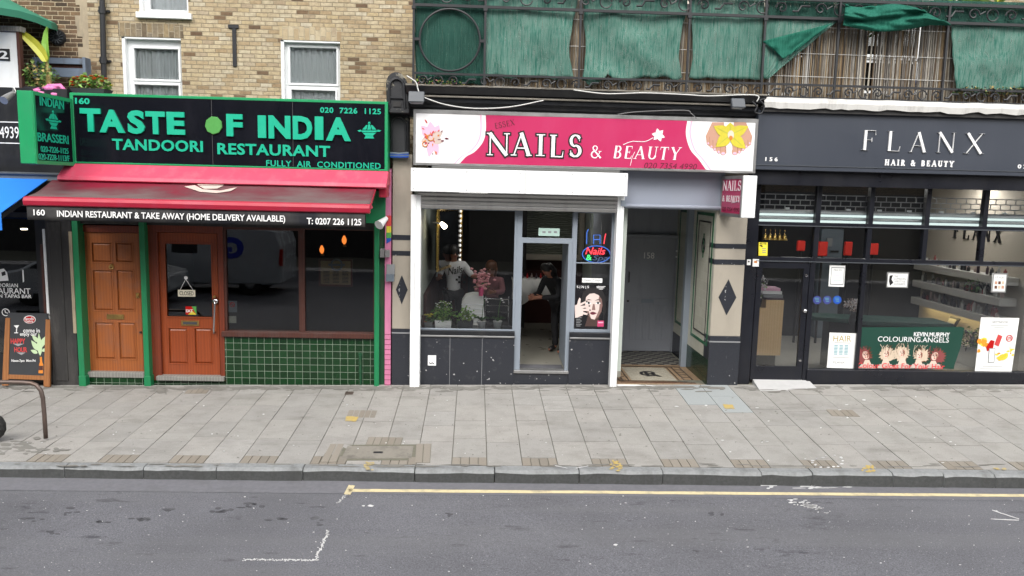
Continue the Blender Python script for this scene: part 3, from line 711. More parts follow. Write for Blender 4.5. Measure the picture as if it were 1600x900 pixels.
plain('oil_stain', (.062, .062, .07), .75, .4, 30, grime=.8, gcol=(.115, .115, .125))
paint('oil_stain', ov, 'oil_stain', on_road, .0035)
def pavers(q, n, name='paver_patch'):
    b = MB(); A = [on_pave(x, y, .004) for x, y in q]
    for i in range(n):
        f0, f1 = (i+.06)/n, (i+.94)/n; L = lambda a, c, f: a*(1-f)+c*f
        b.prism([L(A[0], A[1], f0), L(A[0], A[1], f1), L(A[3], A[2], f1), L(A[3], A[2], f0)], (0, 0, -.015), 'paver')
    b.prism([v-EZ0*.003 for v in A], (0, 0, -.01), 'slab_joint'); return struct(b.build(name))
EZ0 = Vector((0, 0, 1))
pavers([(545, 641), (590, 642), (586, 653), (541, 652)], 5); pavers([(576, 683), (630, 684), (626, 695), (571, 695)], 5); pavers([(516, 694), (538, 694), (526, 722), (500, 722)], 2); pavers([(650, 694), (674, 694), (672, 723), (648, 723)], 2); pavers([(1290, 640), (1332, 641), (1344, 651), (1300, 650)], 4); pavers([(296, 606), (330, 606), (322, 615), (288, 615)], 4)
pv = [ragged([(541, 651), (560, 652), (557, 659), (539, 658)], 5, 1), ragged([(1129, 632), (1145, 633), (1148, 639), (1132, 639)], 5, .8)]
pv += [blob(x0+random.uniform(-w, w), random.uniform(y0, y1), random.uniform(1.5, 5), random.uniform(.8, 2.2), 9) for x0, w, y0, y1, k in ((577, 7, 723, 735, 16), (962, 8, 720, 736, 18), (1356, 9, 728, 738, 14), (1560, 10, 730, 735, 5)) for _ in range(k)]
paint('utility_spray_mark', pv, 'yellow_spray', on_pave, .008)
dv = []
for _ in range(420):
    x = random.uniform(-20, 1600); dv.append(blob(x, 604+abs(random.gauss(0, 3.2)), random.uniform(4, 22), random.uniform(.5, 1.8), 10))
for _ in range(60): dv.append(blob(random.uniform(0, 1600), random.uniform(725, 730), random.uniform(6, 30), random.uniform(.5, 1.2), 10))
for _ in range(26): dv.append(blob(40+random.gauss(0, 26), 700+random.gauss(0, 8), random.uniform(4, 16), random.uniform(1, 3), 11))
for _ in range(120): dv.append(blob(random.uniform(0, 1600), random.uniform(612, 722), random.uniform(.8, 2.2), random.uniform(.4, 1), 8))
plain('pavement_dirt', (.17, .165, .15), .9, .35, 30, grime=.6, gcol=(.24, .23, .21))
paint('pavement_stain', dv, 'pavement_dirt', on_pave, .0055)
wv = [blob(868+i*2.2, 728.5+i*.45, 1.6, .6, 7) for i in range(9)]+[blob(918-i*2.2, 729+i*.4, 1.6, .6, 7) for i in range(9)]+[blob(1294+24*math.cos(a)+random.gauss(0, 2), 722+9*math.sin(a)+random.gauss(0, 1), random.uniform(2, 5), random.uniform(.8, 1.6), 8) for a in [i*.42 for i in range(15)]] + [blob(random.uniform(1030, 1560), random.uniform(620, 725), random.uniform(1, 4), random.uniform(.5, 1.2), 7) for _ in range(24)] + [blob(random.uniform(20, 900), random.uniform(612, 715), random.uniform(.8, 2.4), random.uniform(.4, .9), 7) for _ in range(40)]
paint('pavement_splashes', wv, 'white_road_paint', on_pave, .0075)
b = MB(); q = [on_pave(*c, .003) for c in ((543, 697.5), (646, 697), (643, 716), (533, 717))]; b.prism(q, (0, 0, -.02), 'grey_cast')
fr_ = [on_pave(*c, .001) for c in ((538, 695), (650, 694.5), (648, 719), (527, 720))]; b.prism(fr_, (0, 0, -.015), 'slab_joint')
b.prism([on_pave(*c, .006) for c in ((584, 706), (598, 706), (598, 708.5), (583, 708.5))], (0, 0, -.002), 'iron_black')
tag(b.build('inspection_cover'), 'rectangular concrete inspection cover with iron lifting slot set in the pavement by the kerb', 'manhole cover')
b = MB(); b.prism([on_pave(*c, .004) for c in ((540, 612), (553, 612), (551, 617), (538, 617))], (0, 0, -.02), 'rust_steel')
tag(b.build('stop_tap_cover'), 'small rusty square stop tap cover in the pavement in front of the green tiles', 'tap cover')
# ================================================================== upper brick walls of 160 and 162
YW = .8
def base(fr, px, py, Y): return fr.p(px, py, Y)
def window(parent, fr, x0, y0, x1, y1, panes, sill=None, curtain=True, inset=.09):
    """white plastic window: frame with bars round its panes, set back in the wall"""
    Y = YW+inset; m = MB(); X0, Z0, X1, Z1 = fr.rect(x0, y0, x1, y1, YW)
    ph = [fr.rect(*q, YW) for q in panes]
    m.holed(X0, Z0, X1, Z1, ph, Y, .06, 'upvc')
    for a, b_, c, d in ph:
        m.holed(a-.035, b_-.035, c+.035, d+.035, [(a, b_, c, d)], Y-.018, .02, 'upvc')
    m.box((X0, YW+.004, Z0), (X0+.05, Y, Z1), 'upvc'); m.box((X0, YW+.004, Z1-.03), (X1, Y, Z1), 'upvc')
    o = m.build('window', parent, bevel=.004)
    g = MB(); c_ = MB()
    for a, b_, c, d in ph:
        g.box((a-.01, Y+.03, b_-.01), (c+.01, Y+.036, d+.01), 'pane_house')
    g.build('pane', o)
    if curtain:
        n = 60; V = []
        for i in range(n+1):
            x = X0+.04+(X1-X0-.08)*i/n; y = Y+.085+.022*math.sin(i*.9)+.012*math.sin(i*2.3)
            V += [(x, y, Z0-.1), (x, y, Z1-.02)]
        c_.mesh(V, [[2*i, 2*i+2, 2*i+3, 2*i+1] for i in range(n)], 'curtain'); c_.build('curtain', o, smooth=True)
    if sill:
        k = MB(); k.pbox(fr, *sill, YW-.07, .14, 'upvc'); k.build('sill', o, bevel=.006)
    return o

house = thing('terraced_house', 'yellow stock brick upper wall with white plastic windows above the green curry house sign', 'house', base(FA, 390, 400, YW))
X0, _, X1, Z1 = FA.rect(148, -120, 668, 400, YW); Z0 = FA.p(390, 300, YW).z
wl = [(198, 61, 289, 190), (442, 66, 533, 190), (224, -90, 300, 24)]
wr = [FA.rect(*q, YW) for q in wl]
m = MB(); m.holed(X0, Z0, X1, Z1, wr, YW, .22, 'yellow_brick'); m.build('wall', house)
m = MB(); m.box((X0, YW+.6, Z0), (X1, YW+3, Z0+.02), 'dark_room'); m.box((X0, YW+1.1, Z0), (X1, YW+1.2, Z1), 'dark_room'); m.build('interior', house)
m = MB()
m.pbox(FA, 192, 40, 292, 60.6, YW-.004, .02, 'smoky_soldier'); m.build('lintel', house); m = MB(); m.pbox(FA, 440, 45, 535, 65.6, YW-.004, .02, 'yellow_brick_soldier'); m.build('lintel', house)
window(house, FA, *wl[0], [(212.6, 77, 281, 123.5), (212.6, 132.5, 281, 186)])
window(house, FA, *wl[1], [(454, 75.5, 526, 130), (456, 140.5, 524, 186)])
window(house, FA, *wl[2], [(238, -70, 295, 18)], sill=(219, 23, 304, 32))
m = MB(); m.pbox(FA, 361, 41.5, 377, 47, YW-.03, .028, 'iron_black'); m.pbox(FA, 367.3, 47, 373.3, 105, YW-.03, .026, 'iron_black')
m.build('wall_tie', house, bevel=.004)
m = MB(); p0, p1 = FA.p(168, -120, YW-.08), FA.p(168.5, 132, YW-.08)
m.tube([p0, p1], .042, 'iron_black', 10)
for yy in (-40, 20, 96):
    q = FA.p(168, yy, YW-.08); m.tube([q-EZ*.05, q+EZ*.05], .055, 'iron_black', 10); m.box((q.x-.09, YW-.04, q.z-.015), (q.x+.09, YW-.004, q.z+.015), 'iron_black')
tag(m.build('drainpipe', smooth=False), 'black cast iron drainpipe running down the brick wall beside the upper left window', 'drainpipe')

h2 = thing('brick_house', 'sooty brown brick house wall at the left edge with toothed cement end', 'house', base(FA, 60, 300, YW))
X2 = FA.p(-420, 60, YW).x; Xj = X0-.002
m = MB(); m.box((X2, YW+.02, Z0), (Xj-.1, YW+.25, Z1), 'brown_brick')
m.build('wall', h2)
m = MB()
rc = random.Random(5); z = Z0
while z < Z1:
    h_ = .16; m.box((Xj-.1-rc.choice([0, .08, .02, .1]), YW+.012, z), (Xj, YW+.2, z+h_), 'cement'); z += h_
m.build('end_quoin', h2)
m = MB(); q = FA.p(98, 61, YW); m.lathe((q.x, YW+.004, q.z), [(.02, -.03), (.115, -.03), (.125, .016), (.02, .016)], 'iron_black', 20, 'y')
for i in range(12):
    a = i*math.pi/6; m.tube([(q.x+.04*math.cos(a), YW-.035, q.z+.04*math.sin(a)), (q.x+.1*math.cos(a+.3), YW-.035, q.z+.1*math.sin(a+.3))], .008, 'floodlight', 5)
m.build('wall_plate', h2)

# white roof-terrace door with its number plate
d = thing('terrace_door', 'white panel door with a black number plate on the roof terrace at the upper left', 'door', FA.p(-10, 140, -.05))
m = MB(); m.pbox(FA, -60, 52, 36, 150, -.05, .05, 'white_gloss'); m.build('door_panel', d, bevel=.006)
m = MB(); m.pbox(FA, 35.5, 50, 40, 150, -.07, .08, 'sill_brown', yr=100); m.pbox(FA, -62, 43, 41, 51, -.08, .14, 'grey_timber', xr=10); m.build('door_frame', d)
m = MB(); m.pbox(FA, -16, 78, 23, 96, -.065, .014, 'ink_black', xr=10); pl_ = m.build('number_plate', d)
m = MB(); ptext(m, FA, '162', 2, 87, 38, 12.5, -.065, 'white_letter', bold=.02); m.build('number', pl_)

# garden parasol on the terrace
c = FA.p(-60, -28, .35); um = thing('garden_parasol', 'dark green garden parasol poking into the upper left corner of the photo', 'parasol', (c.x, c.y, zpav(c.x, 0)+3.0))
R_ = abs(FA.p(89, 38, .35).x-c.x); zr = FA.p(60, 37, .35).z; m = MB(); n = 8; V = []
rings = [(0, .62), (.4, .42), (.75, .17), (1, 0)]
for fr_, hz in rings:
    for k in range(n*4):
        a = 2*math.pi*k/(n*4); s_ = (k % 4)/4; rr = fr_*R_*(1-.05*math.sin(math.pi*s_)); sag = .05*math.sin(math.pi*s_)*fr_
        V.append((c.x+rr*math.cos(a), c.y+rr*math.sin(a), zr+hz+sag))
N4 = n*4; fs = [[i*N4+k, i*N4+(k+1) % N4, (i+1)*N4+(k+1) % N4, (i+1)*N4+k] for i in range(3) for k in range(N4)]
m.mesh(V, fs, 'parasol_green')
V2 = [Vector(v) for v in V[-N4:]]; m.mesh(V2+[v-EZ*.1 for v in V2], [[k, (k+1) % N4, (k+1) % N4+N4, k+N4] for k in range(N4)], 'parasol_green')
o = m.build('canopy', um); o.modifiers.new('thick', 'SOLIDIFY').thickness = .004
m = MB(); m.tube([(c.x, c.y, zr-2.0), (c.x, c.y, zr+.6)], .025, 'grey_timber', 10); m.build('pole', um)
m = MB()
for k in range(n):
    a = 2*math.pi*k/n; m.tube([(c.x, c.y, zr+.55), (c.x+R_*.98*math.cos(a), c.y+R_*.98*math.sin(a), zr-.015)], .009, 'grey_timber', 6)
m.build('rib', um)

# planting along the shop roof
def pot(m, c, w_, d_, h_, mat_, taper=.82):
    c = Vector(c); t = [(-w_/2, -d_/2), (w_/2, -d_/2), (w_/2, d_/2), (-w_/2, d_/2)]
    V = [c+Vector((x*taper, y*taper, 0)) for x, y in t]+[c+Vector((x, y, h_)) for x, y in t]+[c+Vector((x*.9, y*.9, h_)) for x, y in t]+[c+Vector((x*.88, y*.88, h_*.8)) for x, y in t]
    fs = [[0, 1, 2, 3]]+[[a+i, a+(i+1) % 4, b_+(i+1) % 4, b_+i] for a, b_ in ((0, 4), (4, 8), (8, 12)) for i in range(4)]+[[12, 13, 14, 15]]
    m.mesh(V, fs, mat_)
def roundpot(m, c, r, h_, mat_):
    m.lathe(c, [(r*.7, 0), (r*.95, h_*.9), (r, h_*.9), (r, h_), (r*.88, h_), (r*.85, h_*.8)], mat_, 14)
ZR = FA.p(116, 150, -.05).z
def shrub(name, label, fr, px, py, Y, w_, d_, h_, n, size, ms, pm='pot_dark', zb=None, extra=None):
    q = fr.p(px, py, Y); z0 = ZR if zb is None else zb
    t = thing(name, label, 'plant', (q.x, Y, z0)); m = MB(); pot(m, (q.x, Y, z0), w_*.85, d_*.9, .12, pm); m.build('planter', t)
    m = MB(); leaves(m, (q.x, Y, z0+.12+h_*.45), (w_/2, d_/2, h_*.6), n, size, ms)
    if extra:
        for mm, k, sz in extra:
            for _ in range(k):
                p = (q.x+random.uniform(-w_/2, w_/2), Y+random.uniform(-d_/2, d_/4), z0+.1+random.uniform(.3, 1.05)*h_); m.lathe(p, [(.003, -sz*.4), (sz*.7, -sz*.1), (sz, sz*.2), (.003, sz*.4)], mm, 6)
    m.build('foliage', t, weld=False); return t
shrub('leafy_plant', 'straggly green and straw coloured bush in a planter by the white terrace door', FA, 66, 140, .1, .62, .3, .36, 420, .07, ['leaf_a', 'leaf_b', 'straw', 'leaf_c'])
shrub('flowering_plant', 'bush with orange flowers at the left end of the green restaurant sign top', FA, 149, 146, .1, .6, .3, .2, 260, .08, ['leaf_pale', 'leaf_c', 'leaf_a'], extra=[('flower_orange', 26, .035), ('flower_yellow', 5, .03)])
t = thing('banana_plant', 'young banana plant with one yellowed leaf bending left and one upright pale leaf', 'plant', (FA.p(82, 140, .1).x, .1, ZR))
def blade(m, pts, w_, mat_):
    P = [Vector(p) for p in pts]; n = len(P); V = []
    for i, p in enumerate(P):
        tt = i/(n-1); ww = w_*math.sin(math.pi*min(1, .12+tt*.88)**.75)**.8 if i < n-1 else .004
        tg = (P[min(i+1, n-1)]-P[max(i-1, 0)]).normalized(); sd_ = tg.cross(Vector((0, -1, .15))).normalized()
        V += [p+sd_*ww+Vector((0, -.03, .02)), p, p-sd_*ww+Vector((0, -.03, .02))]
    fs = []
    for i in range(n-1):
        for j in range(2): fs.append([i*3+j, i*3+j+1, i*3+3+j+1, i*3+3+j])
    m.mesh(V, fs, mat_)
m = MB(); m.tube([FA.p(*q, .1) for q in ((83, 146), (83, 125), (82, 108), (80, 96))], [.045, .04, .03, .018], 'straw', 9); m.build('stem', t)
m = MB(); blade(m, [FA.p(*q, .1) for q in ((81, 104), (81, 90), (80, 72), (82, 56), (84, 47))], .055, 'leaf_pale'); m.build('upright_leaf', t)
m = MB(); blade(m, [FA.p(*q, .05) for q in ((80, 98), (74, 86), (64, 74), (52, 63), (44, 56), (36, 52))], .075, 'leaf_yellow'); m.build('drooping_leaf', t)
m = MB(); q = FA.p(91, 138, .0); 
for k in range(14):
    a = random.uniform(0, 6.28); b_ = Vector((q.x+random.uniform(-.2, .17), random.uniform(-.08, .08), ZR+random.uniform(0, .1)))
    m.lathe(b_, [(.002, -.05), (.07, -.02), (.075, .02), (.002, .05)], 'bag_pink', 7)
m.tube([(q.x-.2, -.02, ZR+.04), (q.x-.05, -.05, ZR+.13), (q.x+.12, -.06, ZR+.14), (q.x+.22, -.05, ZR+.02)], .035, 'bag_pink', 7)
tag(m.build('plastic_bag', smooth=True), 'crumpled pink plastic bag lying beside the banana plant', 'bag')
t = thing('slatted_crate', 'weathered blue grey slatted wooden crate against the sooty brick wall', 'crate', FA.p(100, 124, .55))
m = MB()
for y0, y1 in ((92, 101), (107, 121)): m.pbox(FA, 60, y0, 139, y1, .55, .03, 'crate_blue')
m.pbox(FA, 62, 101, 137, 107, .6, .02, 'sill_brown'); m.build('slat', t, bevel=.003)
m = MB(); m.pbox(FA, 58, 91, 63, 123, .53, .18, 'crate_blue'); m.build('upright', t, bevel=.003); m = MB(); m.pbox(FA, 135.5, 91, 140, 123, .53, .18, 'crate_blue'); m.build('upright', t, bevel=.003)

# ================================================================== shopfront of number 160
sa = thing('restaurant_shopfront', 'curry house front with green posts, two wooden doors, dark window and green tiled base', 'shopfront', (FA.p(355, 603).x, 0, zpav(FA.p(355, 603).x, 0)))
YG = .12
def part(name, m, parent, **k): return m.build(name, parent, **k)
for x0, x1, mt in ((115.5, 124.5, 'green_paint'), (219.5, 228, 'green_paint')):
    m = MB(); m.pbox(FA, x0, 330, x1, 609, -.06, .24, mt, yr=475); m.pbox(FA, x0-1, 588, x1+1, 609, -.075, .26, mt, yr=475); part('post', m, sa, bevel=.004)
m = MB(); m.pbox(FA, 584.5, 300, 592, 609, -.06, .2, 'green_paint', yr=480); part('post', m, sa, bevel=.004)
m = MB(); m.pbox(FA, 592.2, 300, 601, 609, .02, .14, 'green_dark', yr=480); part('post', m, sa, bevel=.004)
m = MB(); m.pbox(FA, 572, 296, 602, 346, -.1, .14, 'green_paint', yr=320); part('bracket_board', m, sa)
# dark lintel board behind the awning
m = MB(); m.pbox(FA, 100, 250, 604, 347, -.02, .14, 'black_rough'); m.pbox(FA, 110, 347, 604, 352, .03, .12, 'black_rough'); part('header', m, sa)
m = MB(); X0_, Z0_, X1_, Z1_ = FA.rect(72, 140, 606, 255, 0); m.box((X0_-6, -.05, ZR-.15), (X1_+.05, 1.0, ZR-.005), 'rubber_grey'); part('flat_roof', m, sa)
def door(name, parent, fr, x0, y0, x1, y1, panels, glassr, mat_, Y, d=.05):
    X0, Z0, X1, Z1 = fr.rect(x0, y0, x1, y1, Y); m = MB()
    hs_ = [fr.rect(*q, Y) for q in panels]; gl = [fr.rect(*glassr, Y)] if glassr else []
    m.holed(X0, Z0, X1, Z1, hs_+gl, Y, d, mat_)
    for a, b_, c, e in hs_:
        m.box((a, Y+.022, b_), (c, Y+.045, e), mat_); w_ = .035
        V = [(a+.01, Y+.0215, b_+.01), (c-.01, Y+.0215, b_+.01), (c-.01, Y+.0215, e-.01), (a+.01, Y+.0215, e-.01), (a+w_, Y+.006, b_+w_), (c-w_, Y+.006, b_+w_), (c-w_, Y+.006, e-w_), (a+w_, Y+.006, e-w_)]
        m.mesh(V, [[0, 1, 5, 4], [1, 2, 6, 5], [2, 3, 7, 6], [3, 0, 4, 7], [4, 5, 6, 7]], mat_)
        m.holed(a-.012, b_-.012, c+.012, e+.012, [(a+.006, b_+.006, c-.006, e-.006)], Y-.006, .02, mat_)
    o = m.build(name, parent, bevel=.003)
    if gl:
        a, b_, c, e = gl[0]; g = MB(); g.box((a-.005, Y+.02, b_-.005), (c+.005, Y+.026, e+.005), 'pane_dark'); g.build('door_glass', o)
        g = MB(); g.holed(a-.02, b_-.02, c+.02, e+.02, [(a, b_, c, e)], Y-.01, .03, mat_); g.build('glazing_bead', o)
    return o
def frame_around(parent, fr, x0, y0, x1, y1, xi0, yi0, xi1, yi1, Y, d, mat_, name='door_frame'):
    m = MB(); X0, Z0, X1, Z1 = fr.rect(x0, y0, x1, y1, Y); a, b_, c, e = fr.rect(xi0, yi0, xi1, yi1, Y)
    m.holed(X0, Z0, X1, Z1, [(a, Z0-1, c, e)], Y, d, mat_); return m.build(name, parent, bevel=.004)
# left solid door
frame_around(sa, FA, 125, 350, 221.5, 583, 132.5, 361, 219, 590, .1, .1, 'frame_red')
dl = door('front_door', sa, FA, 132.8, 361.5, 219, 581.5, [(143, 377, 174, 408), (180.5, 377, 207.5, 408), (144, 420, 175, 484), (181.5, 420, 208.5, 484), (145.5, 502.5, 176, 561), (183, 502.5, 209.5, 561)], None, 'door_worn', .13)
dl['label'] = 'worn six panel wooden front door'
m = MB(); m.pbox(FA, 164, 490, 191, 497.5, .117, .014, 'brass'); m.pbox(FA, 167, 492, 188, 495.6, .112, .01, 'brass'); m.build('letterbox', dl, bevel=.002)
m = MB(); q = FA.p(173.8, 413, .12); m.lathe((q.x, .125, q.z), [(.004, -.03), (.02, -.03), (.03, 0), (.03, .01)], 'brass', 10, 'y'); m.tube([(q.x-.03, .105, q.z), (q.x-.028, .1, q.z-.04), (q.x, .098, q.z-.05), (q.x+.028, .1, q.z-.04), (q.x+.03, .105, q.z)], .007, 'brass', 6); m.build('knocker', dl)
m = MB(); q = FA.p(213.5, 460, .12); m.box((q.x-.025, .115, q.z-.04), (q.x+.025, .13, q.z+.04), 'brass'); m.lathe((q.x, .115, q.z), [(.018, -.02), (.018, 0)], 'brass', 10, 'y'); m.build('lock', dl)
m = MB(); q = FA.p(217, 518, .12); m.lathe((q.x, .13, q.z), [(.003, -.02), (.016, -.02), (.016, 0)], 'iron_black', 10, 'y'); m.build('doorknob', dl)
m = MB(); m.pbox(FA, 126, 582, 221.5, 590.5, .03, .2, 'grey_timber'); part('door_sill', m, sa, bevel=.006)
# right glazed door
frame_around(sa, FA, 229, 349, 349.5, 599, 247.5, 361, 341, 610, .06, .13, 'frame_red')
dr = door('glazed_door', sa, FA, 248, 361.5, 340.5, 589, [(261, 511.5, 291, 568), (302, 511.5, 330, 568)], (259, 379, 330.5, 493), 'door_red', .12)
dr['label'] = 'orange brown varnished door with glass upper half'
m = MB(); m.pbox(FA, 281, 499.5, 309, 507.5, .105, .016, 'brass'); m.pbox(FA, 284, 501.5, 306, 505.5, .1, .01, 'nav_card'); m.build('letterbox', dr, bevel=.002)
m = MB(); q0, q1 = FA.p(334.4, 469, .05), FA.p(332.4, 519, .05); m.tube([q0+Vector((0, .07, 0)), q0, q0-EZ*.05, q1+EZ*.05, q1, q1+Vector((0, .07, 0))], .014, 'chrome', 9); m.lathe((q0.x, .1, q0.z), [(.004, -.03), (.045, -.03), (.045, 0)], 'chrome', 14, 'y'); m.build('handle', dr, smooth=True)
m = MB(); q = FA.p(334.5, 461.5, .1); m.lathe((q.x, .11, q.z), [(.003, -.02), (.02, -.02), (.02, 0)], 'brass', 12, 'y'); m.build('lock', dr)
m = MB(); m.pbox(FA, 277, 451, 304, 461.5, .125, .006, 'paper_cream', xr=290); ptext(m, FA, 'CLOSED', 290.5, 456.3, 22, 6.5, .125, 'ink_black', .002, bold=.01)
for sx in (280, 301): m.tube([FA.p(sx, 451.5, .125), FA.p(289.5, 434, .125)], .003, 'white_letter', 4)
q = FA.p(289.5, 432, .125); m.lathe((q.x, .13, q.z), [(.004, -.014), (.026, -.006), (.028, .004)], 'white_letter', 12, 'y')
tag(m.build('closed_sign'), 'small cream CLOSED sign hanging from a sucker behind the door glass', 'sign')
m = MB(); m.pbox(FA, 288.5, 477, 305.5, 490, .1375, .002, 'tail_red', xr=297); flat(m, FA, [(298, 477), (305.5, 477), (305.5, 490)], .136, 'leaf_octagon'); flat(m, FA, [(299, 484), (305.5, 490), (292, 490)], .1355, 'flower_yellow'); ptext(m, FA, 'EAT', 294.5, 484, 11, 4.5, .1355, 'white_letter', .0006, bold=.02)
tag(m.build('door_sticker'), 'red, green and yellow takeaway sticker low on the glass of the varnished door', 'sticker')
m = MB(); m.pbox(FA, 240, 588.5, 347, 595.5, -.02, .24, 'grey_timber'); part('door_step', m, sa, bevel=.006)
m = MB(); m.pbox(FA, 248, 350, 340, 359, .13, .01, 'pane_dark'); part('fanlight', m, sa)
# window
m = MB(); X0, Z0, X1, Z1 = FA.rect(346, 350, 585, 520, .08, yr=430)
p1, p2 = FA.rect(353, 357, 466.5, 517, .08), FA.rect(475.5, 357, 583, 517, .08)
m.holed(X0, Z0, X1, Z1, [p1, p2], .08, .09, 'sill_brown'); wf = part('window_frame', m, sa, bevel=.004)
m = MB()
for a, b_, c, e in (p1, p2): m.box((a-.01, .13, b_-.01), (c+.01, .136, e+.01), 'pane_dark')
m.build('pane', wf)
m = MB(); m.pbox(FA, 344, 518, 585, 526.5, .0, .2, 'sill_brown'); part('window_sill', m, sa, bevel=.008)
m = MB(); m.pbox(FA, 349.5, 526, 584.5, 610, .045, .1, 'green_tile'); m.pbox(FA, 124.6, 590, 219.4, 610, .05, .1, 'green_tile'); m.pbox(FA, 228.2, 595, 349.5, 610, .05, .1, 'green_tile'); part('tiled_base', m, sa)
m = MB(); a, c = FA.p(562.5, 553, .02), FA.p(562.5, 606, .02); m.tube([a, c], .024, 'green_dark', 9); m.tube([a-EZ*.02, a+EZ*.03], .032, 'green_dark', 9); m.tube([(a+c)/2-EZ*.02, (a+c)/2+EZ*.02], .032, 'green_dark', 9); part('waste_pipe', m, sa)
# inside: a dark dining room
XL, XR = FA.p(112, 480).x, FA.p(600, 480).x; Zf = zpav(0, 0)-.05; Zc = FA.p(350, 345, .2).z
def room(parent, XL, XR, Y0, Y1, Z0, Z1, wall, floor, ceil, back=None):
    m = MB(); t_ = .1
    m.box((XL-t_, Y0, Z0-.1), (XR+t_, Y1, Z0), floor); m.box((XL-t_, Y0, Z1), (XR+t_, Y1, Z1+t_), ceil)
    m.box((XL-t_, Y0, Z0), (XL, Y1, Z1), wall); m.box((XR, Y0, Z0), (XR+t_, Y1, Z1), wall); m.box((XL-t_, Y1, Z0-.1), (XR+t_, Y1+t_, Z1+t_), back or wall)
    return m.build('interior', parent)
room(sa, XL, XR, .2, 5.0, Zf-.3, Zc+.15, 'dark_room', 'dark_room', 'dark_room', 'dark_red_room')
for px, py, Yl, nm in ((503, 388, 3.2, 'small orange wall lamp glowing inside the dark window, left of the pair'), (538, 373, 2.4, 'orange flame shaped wall lamp glowing inside the dark window, right of the pair')):
    q = FA.p(px, py, Yl); t = thing('wall_lamp', nm, 'lamp', q, 'lamps inside the curry house')
    m = MB(); m.lathe(q, [(.01, -.07), (.04, -.03), (.045, .02), (.015, .09)], 'lamp_orange', 10); m.build('lamp_shade', t, smooth=True)
    m = MB(); m.box((q.x-.03, Yl+.03, q.z-.12), (q.x+.03, Yl+.08, q.z+.05), 'brass'); m.build('bracket', t)
t = thing('menu_board', 'framed menu with a round logo behind the right pane of the dark window', 'menu', FA.p(524, 445, .3))
m = MB(); X0, Z0, X1, Z1 = FA.rect(498, 402, 551, 445, .3); m.holed(X0, Z0, X1, Z1, [(X0+.03, Z0+.03, X1-.03, Z1-.03)], .29, .03, 'frame_red'); m.build('frame', t)
m = MB(); m.box((X0+.02, .305, Z0+.02), (X1-.02, .315, Z1-.02), 'tan_board')
for k in range(3):
    for j in range(9): m.box((X0+.07+k*.15, .301, Z0+.06+j*.022), (X0+.17+k*.15, .305, Z0+.068+j*.022), 'ink_black')
m.build('menu_sheet', t)
q = FA.p(526, 411, .28); m = MB(); m.tube([(q.x+.085*math.cos(a*.3142), .282, q.z+.085*math.sin(a*.3142)) for a in range(20)], .016, 'print_grey', 6, closed=True); m.box((q.x-.13, .27, q.z-.018), (q.x+.13, .28, q.z+.018), 'print_grey'); m.build('round_logo', t)
m = MB(); m.pbox(FA, 355, 468, 369.5, 486, .141, .002, 'print_grey'); q = FA.p(362, 474, .139); m.tube([(q.x+.035*math.cos(a*.4), .1385, q.z+.035*math.sin(a*.4)) for a in range(16)], .006, 'tail_red', 5, closed=True); m.tube([(q.x-.025, .138, q.z+.025), (q.x+.025, .138, q.z-.025)], .005, 'tail_red', 5); m.pbox(FA, 356, 492, 368, 503, .141, .002, 'paper_cream')
tag(m.build('no_smoking_notice'), 'no smoking notice stuck low in the left corner of the dark window', 'notice')

# pink party pilaster with its boxes
pk = thing('pink_pilaster', 'narrow pink painted brick strip between the green post and the stone pilaster', 'pilaster', FA.p(606, 604))
m = MB(); m.pbox(FA, 601.2, 262, 610.5, 610, -.03, .25, 'pink_paint', yr=450)
for yy in range(520, 606, 8): m.pbox(FA, 601.0, yy, 610.7, yy+.8, -.032, .1, 'maroon', yr=450)
m.build('pilaster_shaft', pk)
m = MB(); X0, Z0, X1, Z1 = FA.rect(603.5, 334, 611, 378, -.038, yr=450)
for k, (mt, f0, f1) in enumerate((('chalk_red', .55, 1), ('flower_yellow', .3, .62), ('leaf_octagon', .12, .4), ('sticker_blue', 0, .2))): m.prism([(X0, -.04-.001*k, Z0+(Z1-Z0)*f0), (X1, -.04-.001*k, Z0+(Z1-Z0)*min(1, f0+.12)), (X1, -.04-.001*k, Z0+(Z1-Z0)*f1), (X0, -.04-.001*k, Z0+(Z1-Z0)*min(1, f1))], (0, .004, 0), mt)
text(m, 'SALE', ((X0+X1)/2, -.046, Z0+(Z1-Z0)*.72), (Z1-Z0)*.4, .05, 'white_letter', .001, ex=EZ, ey=-EX, bold=.02) if False else None
m.build('poster', pk)
t = thing('junction_box', 'pair of small grey utility boxes on the green post beside the pink strip', 'utility box', FA.p(597, 400, -.1))
m = MB(); m.pbox(FA, 593.5, 386, 601, 399.5, -.12, .1, 'pot_grey'); m.build('box_body', t, bevel=.006)
m = MB(); m.pbox(FA, 601.5, 388, 608.5, 399, -.14, .1, 'silver'); m.build('box_body', t, bevel=.006)
m = MB(); m.pbox(FA, 604, 410, 616.5, 426, -.06, .02, 'print_grey', yr=420); m.pbox(FA, 603, 426, 615.5, 437, -.1, .06, 'locker_grey', yr=430)
tag(m.build('notice_box'), 'grey letter box with a paper notice above it on the pink strip', 'box')
t = thing('white_floodlight', 'small white spot lamp on a bracket under the right end of the red awning', 'floodlight', FA.p(598, 345, -.15))
m = MB(); a, c = FA.p(604, 338, -.12), FA.p(592, 349, -.28); m.tube([a, a+(c-a)*.5, c], [.03, .05, .075], 'white_gloss', 12); m.build('lamp_head', t)
m = MB(); m.tube([a, FA.p(606, 342, -.04)], .012, 'silver', 6); m.build('bracket', t)

